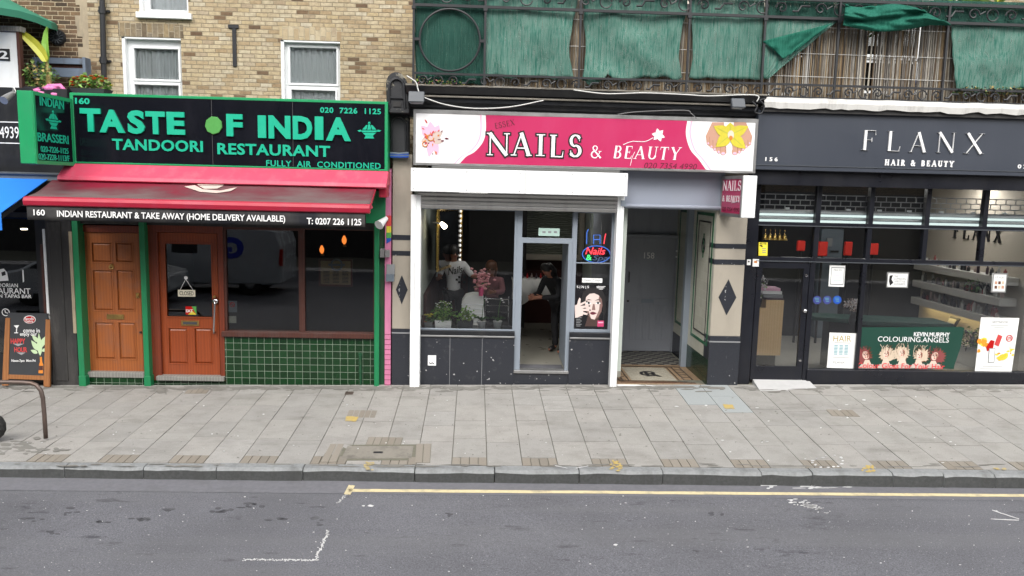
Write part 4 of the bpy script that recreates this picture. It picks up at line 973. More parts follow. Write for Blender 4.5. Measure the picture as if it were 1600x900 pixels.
# ---------------------------------------------------------------- big sign
sg = thing('restaurant_sign', 'long black fascia sign in a green frame with raised turquoise letters', 'shop sign', FA.p(360, 260, -.3))
YS = -.3; X0, Z0, X1, Z1 = FA.rect(115.5, 151.8, 606, 259.5, YS)
m = MB(); m.holed(X0, Z0, X1, Z1, [(X0+.05, Z0+.025, X1-.045, Z1-.04)], YS, .28, 'sign_green'); m.build('frame', sg, bevel=.005)
m = MB(); m.box((X0+.03, YS+.006, Z0+.02), (X1-.03, YS+.06, Z1-.03), 'sign_black'); m.build('panel', sg)
m = MB()
for px in (334, 459): m = MB(); m.pbox(FA, px, 155, px+.7, 258, YS+.0045, .004, 'rubber_grey'); m.build('panel_joint', sg)
m = MB()
YL = YS+.004
def bowl(m, put, k=1.0, mt='letter_green'):
    """steaming bowl emblem: put(u, v) places emblem units (-1..1)"""
    def poly(pts): m.prism([put(u, v) for u, v in pts], EN_put, mt)
    poly([(-.66, .02), (.66, .02), (.6, -.16), (-.6, -.16)]); poly([(-.57, -.22), (.57, -.22), (.3, -.52), (-.3, -.52)])
    poly([(-.3, -.55), (.3, -.55), (.42, -.8), (-.42, -.8)])
    poly([(-1, .02), (-.7, .1), (-.64, -.1), (-.86, -.12)]); poly([(1, .02), (.7, .1), (.64, -.1), (.86, -.12)])
    for s_ in (-1, 0, 1):
        poly([(s_*.42-.17, .1), (s_*.42+.17, .1), (s_*.2+.07, .66-.1*abs(s_)), (s_*.2-.07, .66-.1*abs(s_))])
    poly([(-.12, .72), (.12, .72), (.06, .9), (-.06, .9)])
m = MB(); ptext(m, FA, '160', 134.5, 158, 22.5, 9.5, YL, 'letter_green', .012, bold=.03); m.build('lettering', sg)
m = MB()
for ch, xa, xb, ya, yb in (('T', 131.3, 163, 169.3, 205.2), ('A', 160.7, 199.8, 171.5, 206.6), ('S', 204.5, 231, 172.2, 208.5), ('T', 232.7, 262.6, 174, 209), ('E', 265.3, 293, 174.8, 209.6), ('F', 357.4, 382.4, 178, 212.2)):
    if ch == 'F': m.build('lettering', sg); m = MB()
    ptext(m, FA, ch, (xa+xb)/2, (ya+yb)/2, xb-xa, yb-ya, YL, 'letter_green', .03, bold=.045)
m.build('lettering', sg); m = MB()
for ch, xa, xb, ya, yb in (('I', 406, 418.5, 180, 214.5), ('N', 422.5, 456.3, 180.3, 215.6), ('D', 460, 490, 181, 217), ('I', 494, 507, 181.7, 217.4), ('A', 511, 549.5, 183, 219)):
    ptext(m, FA, ch, (xa+xb)/2, (ya+yb)/2, xb-xa, yb-ya, YL, 'letter_green', .03, bold=.045)
m.build('lettering', sg)
m = MB(); ptext(m, FA, 'TANDOORI', 250, 226, 140.5, 17.5, YL, 'letter_green', .014, bold=.028, space=1.06); m.build('lettering', sg); m = MB(); ptext(m, FA, 'RESTAURANT', 430, 233, 174.5, 17.5, YL, 'letter_green', .014, bold=.028, space=1.06); m.build('lettering', sg)
m = MB(); ptext(m, FA, 'FULLY  AIR  CONDITIONED', 506.7, 255.3, 177.5, 9.4, YL, 'letter_green', .006, bold=.02, space=1.1); m.build('lettering', sg); m = MB(); ptext(m, FA, '020  7226  1125', 548.8, 172.6, 94, 9, YL, 'letter_green', .006, bold=.03, space=1.1); m.build('lettering', sg)
m = MB(); m.prism([FA.p(x, y, YL-.025) for x, y in disc(336.5, 195, 13.6, 14, 9, 15, 375)], (0, .025, 0), 'leaf_octagon'); m.build('octagon_badge', sg, bevel=.006)
m = MB(); EN_put = (0, .006, 0); bowl(m, lambda u, v: FA.p(577.5+u*18.5, 203-v*15, YL-.006)); m.build('bowl_emblem', sg)
# ---------------------------------------------------------------- projecting sign
def project_sign(name, label, fr, xf, ytf, ybf, xn, ytn, ybn, Yf, edge_w, cat, side, mat_edge, mat_frame, mat_face):
    """double sided sign standing straight out from the wall; returns thing and a face frame"""
    Xs = fr.p(xf, (ytf+ybf)/2, Yf).x; Yn = CAM.y+(Xs-CAM.x)/((fr.p(xn, (ytn+ybn)/2, 0).x-CAM.x)/12.0)
    Zt = fr.p(xf, ytf, Yf).z; Zb = fr.p(xf, ybf, Yf).z
    Zt = (Zt+fr.p(xn, ytn, Yn).z)/2; Zb = (Zb+fr.p(xn, ybn, Yn).z)/2
    t = thing(name, label, cat, (Xs, Yf, Zb)); sx = side; wd = edge_w*sx
    m = MB(); x0, x1 = sorted((Xs-wd, Xs)); m.box((x0, Yn, Zb), (x1, Yf, Zt), mat_edge); m.build('case', t, bevel=.008)
    m = MB(); L = Yf-Yn
    a, b_ = sorted((Xs+.0*sx, Xs+.012*sx))
    m.box((a, Yn+.01, Zb), (b_, Yn+.05, Zt), mat_frame); m.box((a, Yf-.05, Zb), (b_, Yf, Zt), mat_frame); m.box((a, Yn+.05, Zb), (b_, Yf-.05, Zb+.05), mat_frame); m.box((a, Yn+.05, Zt-.05), (b_, Yf-.05, Zt), mat_frame); m.build('frame', t)
    m = MB(); a, b_ = sorted((Xs-.004*sx, Xs+.004*sx)); m.box((a, Yn+.03, Zb+.03), (b_, Yf-.03, Zt-.03), mat_face); m.build('face_panel', t)
    n = Vector((sx, 0, 0)); ex = Vector((0, 1, 0)) if sx > 0 else Vector((0, -1, 0)); c = Vector((Xs+.004*sx, (Yn+Yf)/2, (Zt+Zb)/2))
    return t, c, ex, n, L, Zt-Zb
t, c, ex, n, L, H = project_sign('projecting_sign', 'green cased black sign sticking out from the wall with turquoise phone numbers and a bowl', FA, 118.5, 148, 251, 57.5, 150, 262, -.3, .2, 'shop sign', 1, 'sign_green', 'sign_green', 'sign_black')
m = MB(); TX = lambda s, fx, fy, w_, h_, **k: text(m, s, c+ex*(fx*L)+EZ*(fy*H), w_*L, h_*H, 'letter_green', .004, ex=ex, en=n, **k)
TX('INDIAN', -.03, .385, .6, .125, bold=.015); TX('BRASSERI', -.04, -.12, .78, .125, bold=.015); TX('020-7226-1125', -.02, -.285, .7, .085, bold=.01); TX('020-7228-1113/F', -.04, -.395, .78, .085, bold=.01); m.build('lettering', t)
m = MB(); EN_put = n*.004; bowl(m, lambda u, v: c+ex*((-.02+u*.2)*L)+EZ*((.14+v*.155)*H)); m.build('bowl_emblem', t)

# ---------------------------------------------------------------- red awning
aw = thing('red_awning', 'faded crimson shop awning with a dark lettered valance over the two wooden doors', 'awning', FA.p(330, 300, -.3))
Yh0, Yh1, Ya = -.31, -.55, -1.15
m = MB(); a, b_ = FA.p(117, 252.5, Yh0), FA.p(605, 267, Yh0); e, f_ = FA.p(78, 271, Yh1), FA.p(603.5, 286.5, Yh1); z1 = (a.z+b_.z)/2; z2 = (e.z+f_.z)/2
XA0, XA1 = FA.p(95, 275, -.5).x, b_.x+.02
prof = [(Yh0, z1), (Yh1, z2), (Yh1-.02, z2-.055), (Yh1+.03, z2-.075), (Yh1+.05, z2-.03), (Yh0+.26, z2-.02), (Yh0+.26, z1)]
m.prism([(XA0, y, z) for y, z in prof], (XA1-XA0, 0, 0), 'hood_pink'); m.build('hood', aw, bevel=.006)
# cloth
ba, bb = FA.p(43, 305, Ya), FA.p(577, 318, Ya); XC0, XC1 = ba.x, bb.x; zc = (ba.z+bb.z)/2
y_in, z_in = Yh1+.06, z2-.06
m = MB(); nx, ny = 60, 14; V = []
for j in range(ny+1):
    for i in range(nx+1):
        t_ = j/ny; x = XC0+(XC1-XC0)*i/nx; y = y_in+(Ya-y_in)*t_; z = z_in+(zc-z_in)*t_-.03*math.sin(math.pi*t_)+.006*noise.noise(Vector((x*2, t_*4, 0)))
        V.append((x, y, z))
m.mesh(V, [[j*(nx+1)+i, j*(nx+1)+i+1, (j+1)*(nx+1)+i+1, (j+1)*(nx+1)+i] for j in range(ny) for i in range(nx)], 'awning_cloth')
o = m.build('cloth', aw, smooth=True); o.modifiers.new('thick', 'SOLIDIFY').thickness = .004
def onc(px, py):     # point on the sloping cloth under a picture point
    best = None
    for k in range(41):
        t_ = k/40; y = y_in+(Ya-y_in)*t_; z = z_in+(zc-z_in)*t_-.03*math.sin(math.pi*t_); q = FA.p(px, py, y)
        if best is None or abs(q.z-z) < best[0]: best = (abs(q.z-z), Vector((q.x, y, z+.012)))
    return best[1]
m = MB()
for pts in ([(306, 285), (357, 285), (350, 289), (312, 289)], [(312, 290), (350, 290), (341, 294), (321, 294)], [(290, 291), (306, 289), (318, 295), (345, 297), (372, 292), (362, 298), (340, 301), (314, 299)]):
    m.prism([onc(*q) for q in pts], (0, .0, .003), 'warm_white_print')
o = m.build('bowl_print', aw)
zb_ = FA.p(330, 322, Ya).z; zt = FA.p(330, 310, Ya).z
m = MB(); prof = [(Ya+.02, zc+.01), (Ya-.05, zc), (Ya-.075, zc-.05), (Ya-.06, zc-.115), (Ya, zc-.125)]
m.prism([(XC0-.02, y, z) for y, z in prof], (XC1-XC0+.04, 0, 0), 'awning_red'); m.build('front_bar', aw, bevel=.01)
va = FA.p(309, 347, Ya-.03).z; vt = zc-.12; YV = Ya-.03; m = MB(); nx = 90; V = []
for i in range(nx+1):
    x = XC0+.01+(XC1-XC0-.06)*i/nx
    for j in range(4): V.append((x, YV+.006*math.sin(x*9)*j/3-.0+.004*noise.noise(Vector((x*3, j, 5))), vt+(va-vt)*j/3))
m.mesh(V, [[i*4+j, i*4+4+j, i*4+5+j, i*4+j+1] for i in range(nx) for j in range(3)], 'valance_cloth'); o = m.build('valance', aw, smooth=True); o.modifiers.new('thick', 'SOLIDIFY').thickness = .004
m = MB(); YT = YV-.016
ptext(m, FA, '160', 62.3, 330, 18, 9.5, YT, 'white_letter', .003, bold=.022); m.build('lettering', o); m = MB(); ptext(m, FA, 'INDIAN RESTAURANT & TAKE AWAY (HOME DELIVERY AVAILABLE)', 269.5, 337, 356, 13, YT, 'white_letter', .003, bold=.018); m.build('lettering', o); m = MB(); ptext(m, FA, 'T: 0207 226 1125', 522.5, 343.5, 85, 10.5, YT, 'white_letter', .003, bold=.022); m.build('lettering', o)
for X_ in (XC0+.35, XC1-.25):
    m = MB(); m.tube([(X_, -.1, z2-.2), (X_+.2, -.6, (z2+zc)/2-.2), (X_, Ya, zc-.08)], .025, 'hood_pink', 8); m.build('folding_arm', aw)
m = MB(); m.pbox(FA, 592, 284, 604, 306, -.42, .3, 'awning_red'); m.build('end_bracket', aw, bevel=.01)
m = MB(); m.prism([(XC1+.004, y_in, z_in-.03), (XC1+.004, Ya, zc-.1), (XC1+.004, Ya+.02, zc-.02), (XC1+.004, y_in, z_in+.0)], (.006, 0, 0), 'awning_red') ; m.build('cloth_edge', aw)

# ================================================================== number 162: black tapas bar
sb = thing('bar_shopfront', 'black painted tapas bar front with a white phone number and a dark lettered window', 'shopfront', (FA.p(20, 604).x, 0, zpav(FA.p(20, 604).x, 0)))
XLE = FA.p(-330, 400).x
m = MB(); a = FA.rect(-300, 137, 112, 268, -.12, xr=20); m.box((XLE, -.12, a[1]), (a[2], .1, a[3]), 'black_paint'); m.build('fascia', sb)
m = MB(); a = FA.rect(-300, 268, 112, 280, -.2, xr=20); m.box((XLE, -.2, a[1]), (a[2], .1, a[3]), 'locker_grey'); m.box((XLE, -.235, a[3]-.03), (a[2], .1, a[3]+.01), 'floodlight'); m.build('cornice', sb, bevel=.01)
m = MB(); q = FA.rect(-200, 189.5, 60, 191, -.125, xr=18); m.box((XLE, -.125, q[1]), (q[2], -.115, q[3]), 'white_letter'); q = FA.rect(-200, 222, 60, 223.4, -.125, xr=18); m.box((XLE, -.125, q[1]), (q[2], -.115, q[3]), 'white_letter'); ptext(m, FA, '0493931', 22, 206.3, 50, 18, -.121, 'white_letter', .004); m.build('lettering', sb)
m = MB(); m.pbox(FA, 73.5, 280, 114.8, 610, 0, .3, 'black_rough', yr=475); m.pbox(FA, 78, 345, 98, 596, -.012, .1, 'black_rough', yr=475); m.build('pilaster', sb, bevel=.006)
m = MB(); m.pbox(FA, 110, 360, 115, 520, -.02, .05, 'cement', yr=475); m.build('worn_edge', sb)
m = MB(); X0, Z0, X1, Z1 = FA.rect(-120, 330, 74, 606, .1, yr=430, xr=30); q = FA.rect(-118, 338, 57, 554, .1, yr=440, xr=30); m.holed(XLE, Z0, X1, Z1, [(XLE+.1, q[1], q[2], q[3])], .1, .1, 'black_paint'); wf = m.build('window_frame', sb)
m = MB(); m.box((XLE, .15, q[1]-.02), (q[2]+.02, .156, q[3]+.02), 'pane_dark'); m.build('pane', wf)
m = MB(); m.ppoly(FA, [(66, 356), (70, 356), (74.5, 500), (70.5, 500)], .06, .04, 'white_gloss'); m.build('white_edge_strip', sb)
m = MB(); m.ppoly(FA, [(62, 380), (65.5, 380), (69.5, 500), (66, 500)], .07, .04, 'sill_brown'); m.build('brown_strip', sb)
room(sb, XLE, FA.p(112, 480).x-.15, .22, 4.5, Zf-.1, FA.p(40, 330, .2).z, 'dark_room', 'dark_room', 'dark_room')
m = MB(); ptext(m, FA, 'DORIAN', 10, 444.3, 31, 6, .145, 'white_letter', .003, space=1.05); ptext(m, FA, 'RESTAURANT', 6, 453, 78, 9, .145, 'white_letter', .003); ptext(m, FA, 'MEDITERRANEAN TAPAS BAR', -10, 461, 113, 5.5, .145, 'white_letter', .003, bold=.005)
flat(m, FA, [(-6, 420), (4, 418), (9, 424), (11, 437), (-6, 438)], .146, 'white_letter'); flat(m, FA, [(0, 424), (6, 422), (7, 428), (1, 430)], .1445, 'dark_room'); flat(m, FA, [(33, 420), (35, 420), (35.5, 438), (33.5, 440)], .146, 'white_letter')
q = FA.p(5, 487, .146); m.tube([(q.x+.055*math.cos(a*.4), .146, q.z+.055*math.sin(a*.4)) for a in range(16)], .006, 'white_letter', 5, closed=True); m.tube([q+Vector((-.01, 0, .035)), q+Vector((-.005, 0, -.005)), q+Vector((.025, 0, -.01)), q+Vector((.03, 0, -.03))], .006, 'white_letter', 5); m.build('window_lettering', wf)
q = FA.p(38, 357, 1.5); m = MB(); m.lathe(q, [(.05, 0), (.05, .02)], 'lamp_warm', 12); tag(m.build('ceiling_spot'), 'single warm ceiling spotlight glowing inside the black bar at the left', 'lamp')
# blue awning
t = thing('blue_awning', 'bright blue awning at the left edge over the black bar window', 'awning', FA.p(-40, 285, -.2))
p1, p2 = FA.p(77, 279.5, -.2), FA.p(3, 331, -1.25); xe = min(p1.x, p2.x)+.0; L0 = XLE-.5
m = MB(); V = [(p1.x, -.2, p1.z), (p2.x, -1.25, p2.z), (L0, -1.25, p2.z), (L0, -.2, p1.z)]
m.prism(V, (0, 0, .01), 'blue_cloth'); m.build('cloth', t)
zz = FA.p(1, 358, -1.25).z; m = MB(); m.box((L0, -1.262, zz), (p2.x, -1.25, p2.z+.01), 'blue_cloth'); m.build('valance', t)
m = MB(); m.prism([(p1.x-.01, -.22, p1.z-.02), (p2.x-.01, -1.24, p2.z-.03), (p2.x-.01, -1.22, p2.z-.08), (p1.x-.01, -.22, p1.z-.12)], (-.02, 0, 0), 'iron_black'); m.build('arm', t)
# small lamp on the black fascia
t = thing('silver_spotlight', 'small silver spotlight with dangling cable on the black fascia at the left', 'spotlight', FA.p(18, 150, -.3))
a, c = FA.p(27, 146, -.2), FA.p(12, 157, -.42); m = MB(); m.tube([a, (a+c)/2, c], [.03, .05, .06], 'silver', 12); m.build('lamp_head', t)
m = MB(); m.tube([a, FA.p(28, 138, -.12)], .012, 'silver', 6); m.tube([FA.p(28, 150, -.2), FA.p(31, 143, -.2), FA.p(27, 134, -.13)], .008, 'wire_white', 6); m.build('bracket', t)

# pavement sign board
t = thing('pavement_board', 'oak framed chalkboard A board advertising happy hour on the pavement at the left', 'a-board', on_pave(36, 605))
g0 = on_pave(67, 606); YB0 = g0.y; lean = .16
def bp(px, py):      # face of the leaning board
    q = FA.p(px, 606, YB0); k = (606-py)/110.0
    return FA.p(px, py, YB0+lean*k)
def bpoly(m, pts, d, mt, off=0.0): m.prism([bp(*q)+Vector((0, off, 0)) for q in pts], (0, d, 0), mt)
m = MB(); bpoly(m, [(7, 488), (71, 489), (64, 588), (3, 587)], .02, 'chalkboard', .012); m.build('chalkboard', t)
for pts in ([(67.5, 498), (74.5, 499), (71, 606), (61, 605)], [(4, 496), (11.5, 496), (5, 604), (-5, 604)]):
    m = MB(); bpoly(m, pts, .045, 'board_oak'); m.build('leg', t, bevel=.004)
m = MB(); bpoly(m, [(3.5, 586), (64.5, 588), (62.5, 595), (2, 593)], .04, 'board_oak', .002); m.build('bottom_rail', t, bevel=.004)
m = MB(); rear = Vector((0, .45, 0)); bpoly(m, [(67.5, 500), (73.5, 500), (71, 604), (63, 603)], .03, 'board_oak', .5); bpoly(m, [(4, 498), (10, 498), (5, 602), (-3, 602)], .03, 'board_oak', .5); m.build('rear_leg', t)
m = MB(); exb = (bp(60, 530)-bp(20, 530)).normalized(); eyb = (bp(40, 500)-bp(40, 580)).normalized(); enb = exb.cross(eyb)*-1
enb = Vector((0, -1, 0))
def bt(s, x, y, w_, h_, mt, **k):
    text(m, s, bp(x, y)+Vector((0, .01, 0)), (bp(x+w_/2, y)-bp(x-w_/2, y)).length, (bp(x, y-h_/2)-bp(x, y+h_/2)).length, mt, .003, ex=exb, ey=eyb, en=enb, **k)
bt('come in', 44.5, 516, 26, 6.5, 'chalk_white', bold=.01); bt('enjoy our', 39.5, 522.5, 27, 7, 'chalk_white', bold=.01); bt('HAPPY', 22.5, 532.8, 23, 8, 'chalk_red', bold=.02); bt('HOUR', 26.5, 546.5, 20, 8, 'chalk_red', bold=.02); bt('Noon-7pm  Mon-Fri', 30.5, 564.5, 38, 5, 'chalk_white', bold=.01)
bpoly(m, disc(42, 498.5, 9.5, 6.5, 18), .006, 'chalk_white', .008); bpoly(m, disc(42, 498.8, 8.6, 5.6, 18), .006, 'tail_red', .006)
m.build('chalk_lettering', t)
m = MB(); bt('Estrella', 42, 497, 14, 4, 'white_letter'); bt('Galicia', 42, 501, 12, 4, 'white_letter')
for v in m.v: v.y -= .008
bpoly(m, [(16.5, 508), (25, 507.5), (21.3, 513)], .004, 'chalk_white', .009); bpoly(m, [(20.3, 513), (21.6, 513), (21, 519), (19.8, 519)], .004, 'chalk_white', .009); bpoly(m, [(17, 519), (23, 519), (23, 520.3), (17, 520.3)], .004, 'chalk_white', .009)
bpoly(m, [(14, 537), (32, 537), (22.5, 541)], .003, 'chalk_grey', .0105); bpoly(m, [(20, 551), (34, 551), (27, 555)], .003, 'chalk_grey', .0105)
for (x, y, a, L_, w_) in ((57, 556, -92, 36, 4), (56, 545, -60, 26, 4), (55, 548, -125, 20, 4), (55, 535, -130, 16, 3.2), (58, 538, -50, 18, 3.4), (53, 552, -155, 12, 3), (60, 549, -30, 9, 2.5)):
    bpoly(m, petal(x, y, a, L_, w_), .004, 'chalk_green', .0095-.0003*L_/10)
bpoly(m, [(56.5, 558), (59.5, 558), (60, 566), (61.5, 570), (60.5, 584), (53.5, 584), (55, 570), (56.5, 566)], .004, 'bottle_orange', .008); bpoly(m, [(54.6, 572), (61, 572), (60.6, 579), (54.2, 579)], .004, 'sill_brown', .0065)
m.build('chalk_drawing', t)

# bike rack hoop and a tyre at the left edge
m = MB(); ft = on_pave(63, 688); YR = ft.y; P = [ft-EZ*.05]
pts = [(63, 688), (61.5, 650), (60, 624), (57, 611), (50, 602.5), (42, 599.5), (30, 598.5), (10, 598), (-20, 598), (-60, 597), (-72, 604), (-77, 625), (-82, 690)]
m.tube([FA.p(x, y, YR) for x, y in pts], .026, 'rust_steel', 10)
tag(m.build('bike_rack', smooth=True), 'rusty bent steel cycle hoop on the pavement in front of the chalkboard', 'bike rack')
q = on_pave(-2, 692); t = thing('wheel', 'black tyre just showing at the left edge of the pavement', 'wheel', q); c = FA.p(-24, 672, q.y); rr = abs(FA.p(-.5, 672, q.y).x-c.x)
m = MB(); n = 28; V = []
P = [(c.x+(rr-.05)*math.cos(2*math.pi*i/n), q.y, c.z+.02+(rr-.05)*math.sin(2*math.pi*i/n)) for i in range(n)]
m.tube(P, [.055 if i % 2 else .05 for i in range(n)], 'tyre', 8, closed=True); m.build('tyre', t)
m = MB()
for i in range(14):
    a = 2*math.pi*i/14; m.tube([(c.x, q.y, c.z+.02), (c.x+(rr-.09)*math.cos(a), q.y, c.z+.02+(rr-.09)*math.sin(a))], .012, 'ink_black', 5)
m.build('spoke', t)
# ================================================================== stone pilasters either side of the nail shop
def diamond(m, fr, cx, cy, hw, hh, Y, mt):
    P = [(cx, cy-hh), (cx+hw, cy), (cx, cy+hh), (cx-hw, cy)]
    m.prism([fr.p(x, y, Y) for x, y in P], (0, .01, 0), mt)
XP0, XP1 = FB.p(612, 424).x, FB.p(642.5, 424).x
XQ0, XQ1 = FB.p(1114.5, 440).x, FB.p(1162, 440).x
def pilaster(label, X0, X1, top, bands, dia, plinth, line, cap=None):
    cx = (X0+X1)/2; z = lambda y, px: FB.p(px, y).z
    px = project((cx, 0, 1.5))[0]
    t = thing('stone_pilaster', label, 'pilaster', (cx, 0, zpav(cx, 0)), 'stone pilasters with black diamonds')
    m = MB(); m.box((X0, 0, z(plinth, px)), (X1, .3, z(top, px)), 'stone_beige'); m.build('shaft', t, bevel=.006)
    m = MB(); m.box((X0-.004, -.006, zpav(cx, 0)-.05), (X1+.004, .29, z(plinth, px)), 'granite'); m.build('plinth', t, bevel=.004)
    m = MB(); m.box((X0-.006, -.012, z(line, px)-.012), (X1+.006, .28, z(line, px)+.008), 'print_grey'); m.build('plinth_strip', t)
    for y0, y1 in bands:
        m = MB(); m.box((X0-.004, -.005, z(y1, px)), (X1+.004, .28, z(y0, px)), 'granite'); m.build('band', t)
    m = MB(); cz = z(dia[0], px); hw, hh = dia[1]/100.0, dia[2]/100.0; m.prism([(cx, -.005, cz-hh), (cx+hw, -.005, cz), (cx, -.005, cz+hh), (cx-hw, -.005, cz)], (0, .01, 0), 'granite'); m.build('diamond', t)
    return t
pl = pilaster('narrow beige stone pilaster with a slim black diamond beside the pink strip', XP0, XP1, 240, [(366, 374), (391, 398.5)], (452, 9.2, 23), 514, 520)
pr = pilaster('wide beige stone pilaster with a large black diamond between door 158 and the hair salon', XQ0, XQ1, 262, [(379.5, 387), (404, 412)], (463, 14.4, 29), 524, 532.5)
# black console on the left pilaster
t = thing('console_bracket', 'old black corbel with a rounded top and flaking paint above the narrow pilaster', 'corbel', (XP0, -.1, FB.p(625, 240).z))
m = MB(); P = [FB.p(x, y, -.22) for x, y in [(608, 172), (607, 135)]+disc(623, 131, 16, 19, 9, 180, 350)+[(641, 140), (643, 172)]]
m.prism(P, (0, .3, 0), 'corbel_black'); m.build('scroll_top', t, bevel=.015)
m = MB(); m.pbox(FB, 612, 172, 641, 244, -.06, .3, 'corbel_black'); m.pbox(FB, 611, 169, 643, 176, -.25, .35, 'corbel_black'); m.build('panel', t, bevel=.01)
m = MB(); m.tube([FB.p(*q, -.24) for q in [(612, 170), (612, 138)]+disc(624, 136, 11.5, 14, 8, 180, 360)+[(636, 170)]], .02, 'iron_black', 6); m.pbox(FB, 613, 150, 636, 153, -.25, .04, 'iron_black'); m.pbox(FB, 618, 158, 630, 166, -.235, .03, 'black_rough'); m.build('moulding', t)
m = MB(); m.tube([FB.p(*q, -.09) for q in disc(626, 196, 11, 14, 9, 180, 360)+[(637, 236)]], .012, 'black_paint', 6); m.tube([FB.p(615, y, -.09) for y in (196, 236)], .012, 'black_paint', 6); m.build('panel_moulding', t)
m = MB(); 
for i in range(4): m.tube([FB.p(612, 238+i*1.8, -.1), FB.p(626, 239.5+i*1.5, -.12), FB.p(641, 238+i*1.9, -.1)], .018, 'sticker_blue' if i % 2 else 'locker_grey', 6)
tag(m.build('blue_cable_bundle'), 'bundle of blue plastic cable tied under the black corbel', 'cable')

# ================================================================== shop B front
sbx = thing('nail_shopfront', 'nail bar front with grey metal frames, open doorway and black granite base', 'shopfront', (FB.p(805, 598).x, 0, zpav(0, 0)))
YF = .1; zp = lambda x: zpav(x, 0)-.06
XG0, XG1 = FB.p(652, 450).x, FB.p(960, 450).x
# frame with all its openings
w1 = FB.rect(656.5, 327, 803, 514, YF, xr=730, yr=430); fl = FB.rect(818, 327, 896.5, 371, YF); dw = FB.rect(814.5, 379, 885.5, 578, YF, yr=480); w2 = FB.rect(900.5, 332, 954, 514, YF, yr=430)
sill_z = FB.p(730, 516, YF).z; Xd0 = FB.p(806, 450, YF).x; Xd1 = FB.p(893, 450, YF).x
m = MB(); m.holed(XG0, sill_z, Xd0, FB.p(800, 321, YF).z, [w1], YF, .08, 'alu_grey'); m.holed(Xd0, dw[1]-.04, Xd1, FB.p(800, 321, YF).z, [(dw[0], dw[1]-1, dw[2], dw[3]), fl], YF, .08, 'alu_grey'); m.holed(Xd1, sill_z, XG1, FB.p(800, 321, YF).z, [w2], YF, .08, 'alu_grey')
fr_ = m.build('window_frame', sbx, bevel=.004)
m = MB(); m.box((w1[0]-.01, YF+.04, w1[1]-.01), (w1[2]+.01, YF+.046, w1[3]+.01), 'pane_clear'); m.build('pane', fr_)
m = MB(); m.box((w2[0]-.01, YF+.04, w2[1]-.01), (w2[2]+.01, YF+.046, w2[3]+.01), 'pane_clear'); m.build('pane', fr_)
m = MB(); m.box((fl[0]-.01, YF+.04, fl[1]-.01), (fl[2]+.01, YF+.046, fl[3]+.01), 'pane_clear'); m.build('pane', fr_)
m = MB(); z0 = FB.p(925, 410, YF).z; m.box((w2[0], YF+.02, z0-.008), (w2[2], YF+.06, z0+.008), 'alu_grey'); m.build('glazing_bar', fr_)
for a, b_ in ((XG0, Xd0), (Xd1, XG1)):
    m = MB(); m.box((a, YF-.06, sill_z-.07), (b_, YF+.1, sill_z), 'black_paint'); m.box((a, YF-.075, sill_z-.1), (b_, YF+.1, sill_z-.072), 'silver'); m.build('window_sill', sbx, bevel=.006)
    m = MB(); m.box((a, YF-.05, zp(a)), (b_, YF+.1, sill_z-.102), 'granite')
    n = 3 if a == XG0 else 1
    for i in range(1, n): x = a+(b_-a)*i/n; m.box((x-.003, YF-.0515, zp(a)), (x+.003, YF, sill_z-.104), 'print_grey')
    m.build('granite_base', sbx)
m = MB(); m.box((Xd0, YF-.03, zp(0)), (Xd1, YF+.1, dw[1]-.05), 'granite'); m.build('granite_base', sbx)
m = MB(); m.box((Xd0, YF-.06, dw[1]-.05), (Xd1, YF+.12, dw[1]), 'silver'); m.build('threshold', sbx, bevel=.006)
m = MB(); m.box((Xd1-.06, YF+.09, dw[1]+.02), (Xd1-.01, YF+.95, dw[3]-.02), 'alu_grey'); m.build('open_door_leaf', sbx, bevel=.004)
m = MB(); q = FB.rect(666, 555.5, 679, 571.5, YF-.052); m.box((q[0], YF-.062, q[1]), (q[2], YF-.04, q[3]), 'white_gloss'); m.tube([(q[0]+.02, YF-.066, q[1]+.05), ((q[0]+q[2])/2-.01, YF-.066, q[1]+.03), ((q[0]+q[2])/2, YF-.066, q[1]+.05), (q[2]-.03, YF-.066, q[1]+.03)], .007, 'ink_black', 5)
tag(m.build('vent_cover'), 'small white square vent cover low on the black granite base', 'vent')
m = MB(); m.pbox(FB, 843, 355.5, 876, 367.5, YF+.036, .003, 'sticker_pale')
for k in (849, 858, 867): m.pbox(FB, k, 360, k+5, 363, YF+.0345, .002, 'print_grey')
tag(m.build('door_notice'), 'pale green paper strip stuck on the glass above the open doorway', 'notice')
# roller shutter: box, curtain bottom and guides
t = thing('roller_shutter', 'white roller shutter box with grey slats and two white side guides over the nail bar', 'shutter', (FB.p(812, 305, -.3).x, -.3, FB.p(812, 322).z))
m = MB(); q = FB.rect(643.5, 265.5, 983, 302, -.32); m.box((q[0], -.32, q[1]), (q[2], .0, q[3]), 'white_box'); m.build('shutter_box', t, bevel=.008)
m = MB()
for i in range(5):
    x = q[0]+.04+(q[2]-q[0]-.08)*i/4
    for z in (q[1]+.04, q[3]-.04): m.lathe((x, -.32, z), [(.004, -.006), (.009, -.004), (.01, 0)], 'silver', 8, 'y')
m.box((q[0]+1.72, -.3215, q[1]), (q[0]+1.724, -.3, q[3]), 'pot_grey'); m.build('fixing', t)
m = MB(); a = FB.rect(655, 302, 968, 322.5, -.06); z = a[3]; k = 0
while z > a[1]:
    m.prism([(a[0], -.1, z-.002), (a[0], -.118, z-.02), (a[0], -.1, z-.06), (a[0], -.06, z-.06), (a[0], -.06, z-.002)], (a[2]-a[0], 0, 0), 'silver'); z -= .064
m.build('slats', t)
for x0, x1 in ((640, 655.5), (960, 970.5)):
    m = MB(); a = FB.rect(x0, 303, x1, 601, -.12, yr=452); xm = (a[0]+a[2])/2
    m.box((a[0], -.12, zpav(a[0], -.1)-.02), (a[2], .08, a[3]), 'white_box'); m.box((xm-.012, -.135, zpav(a[0], -.1)), (xm+.012, .0, a[3]-.01), 'white_box'); m.build('side_guide', t, bevel=.004)
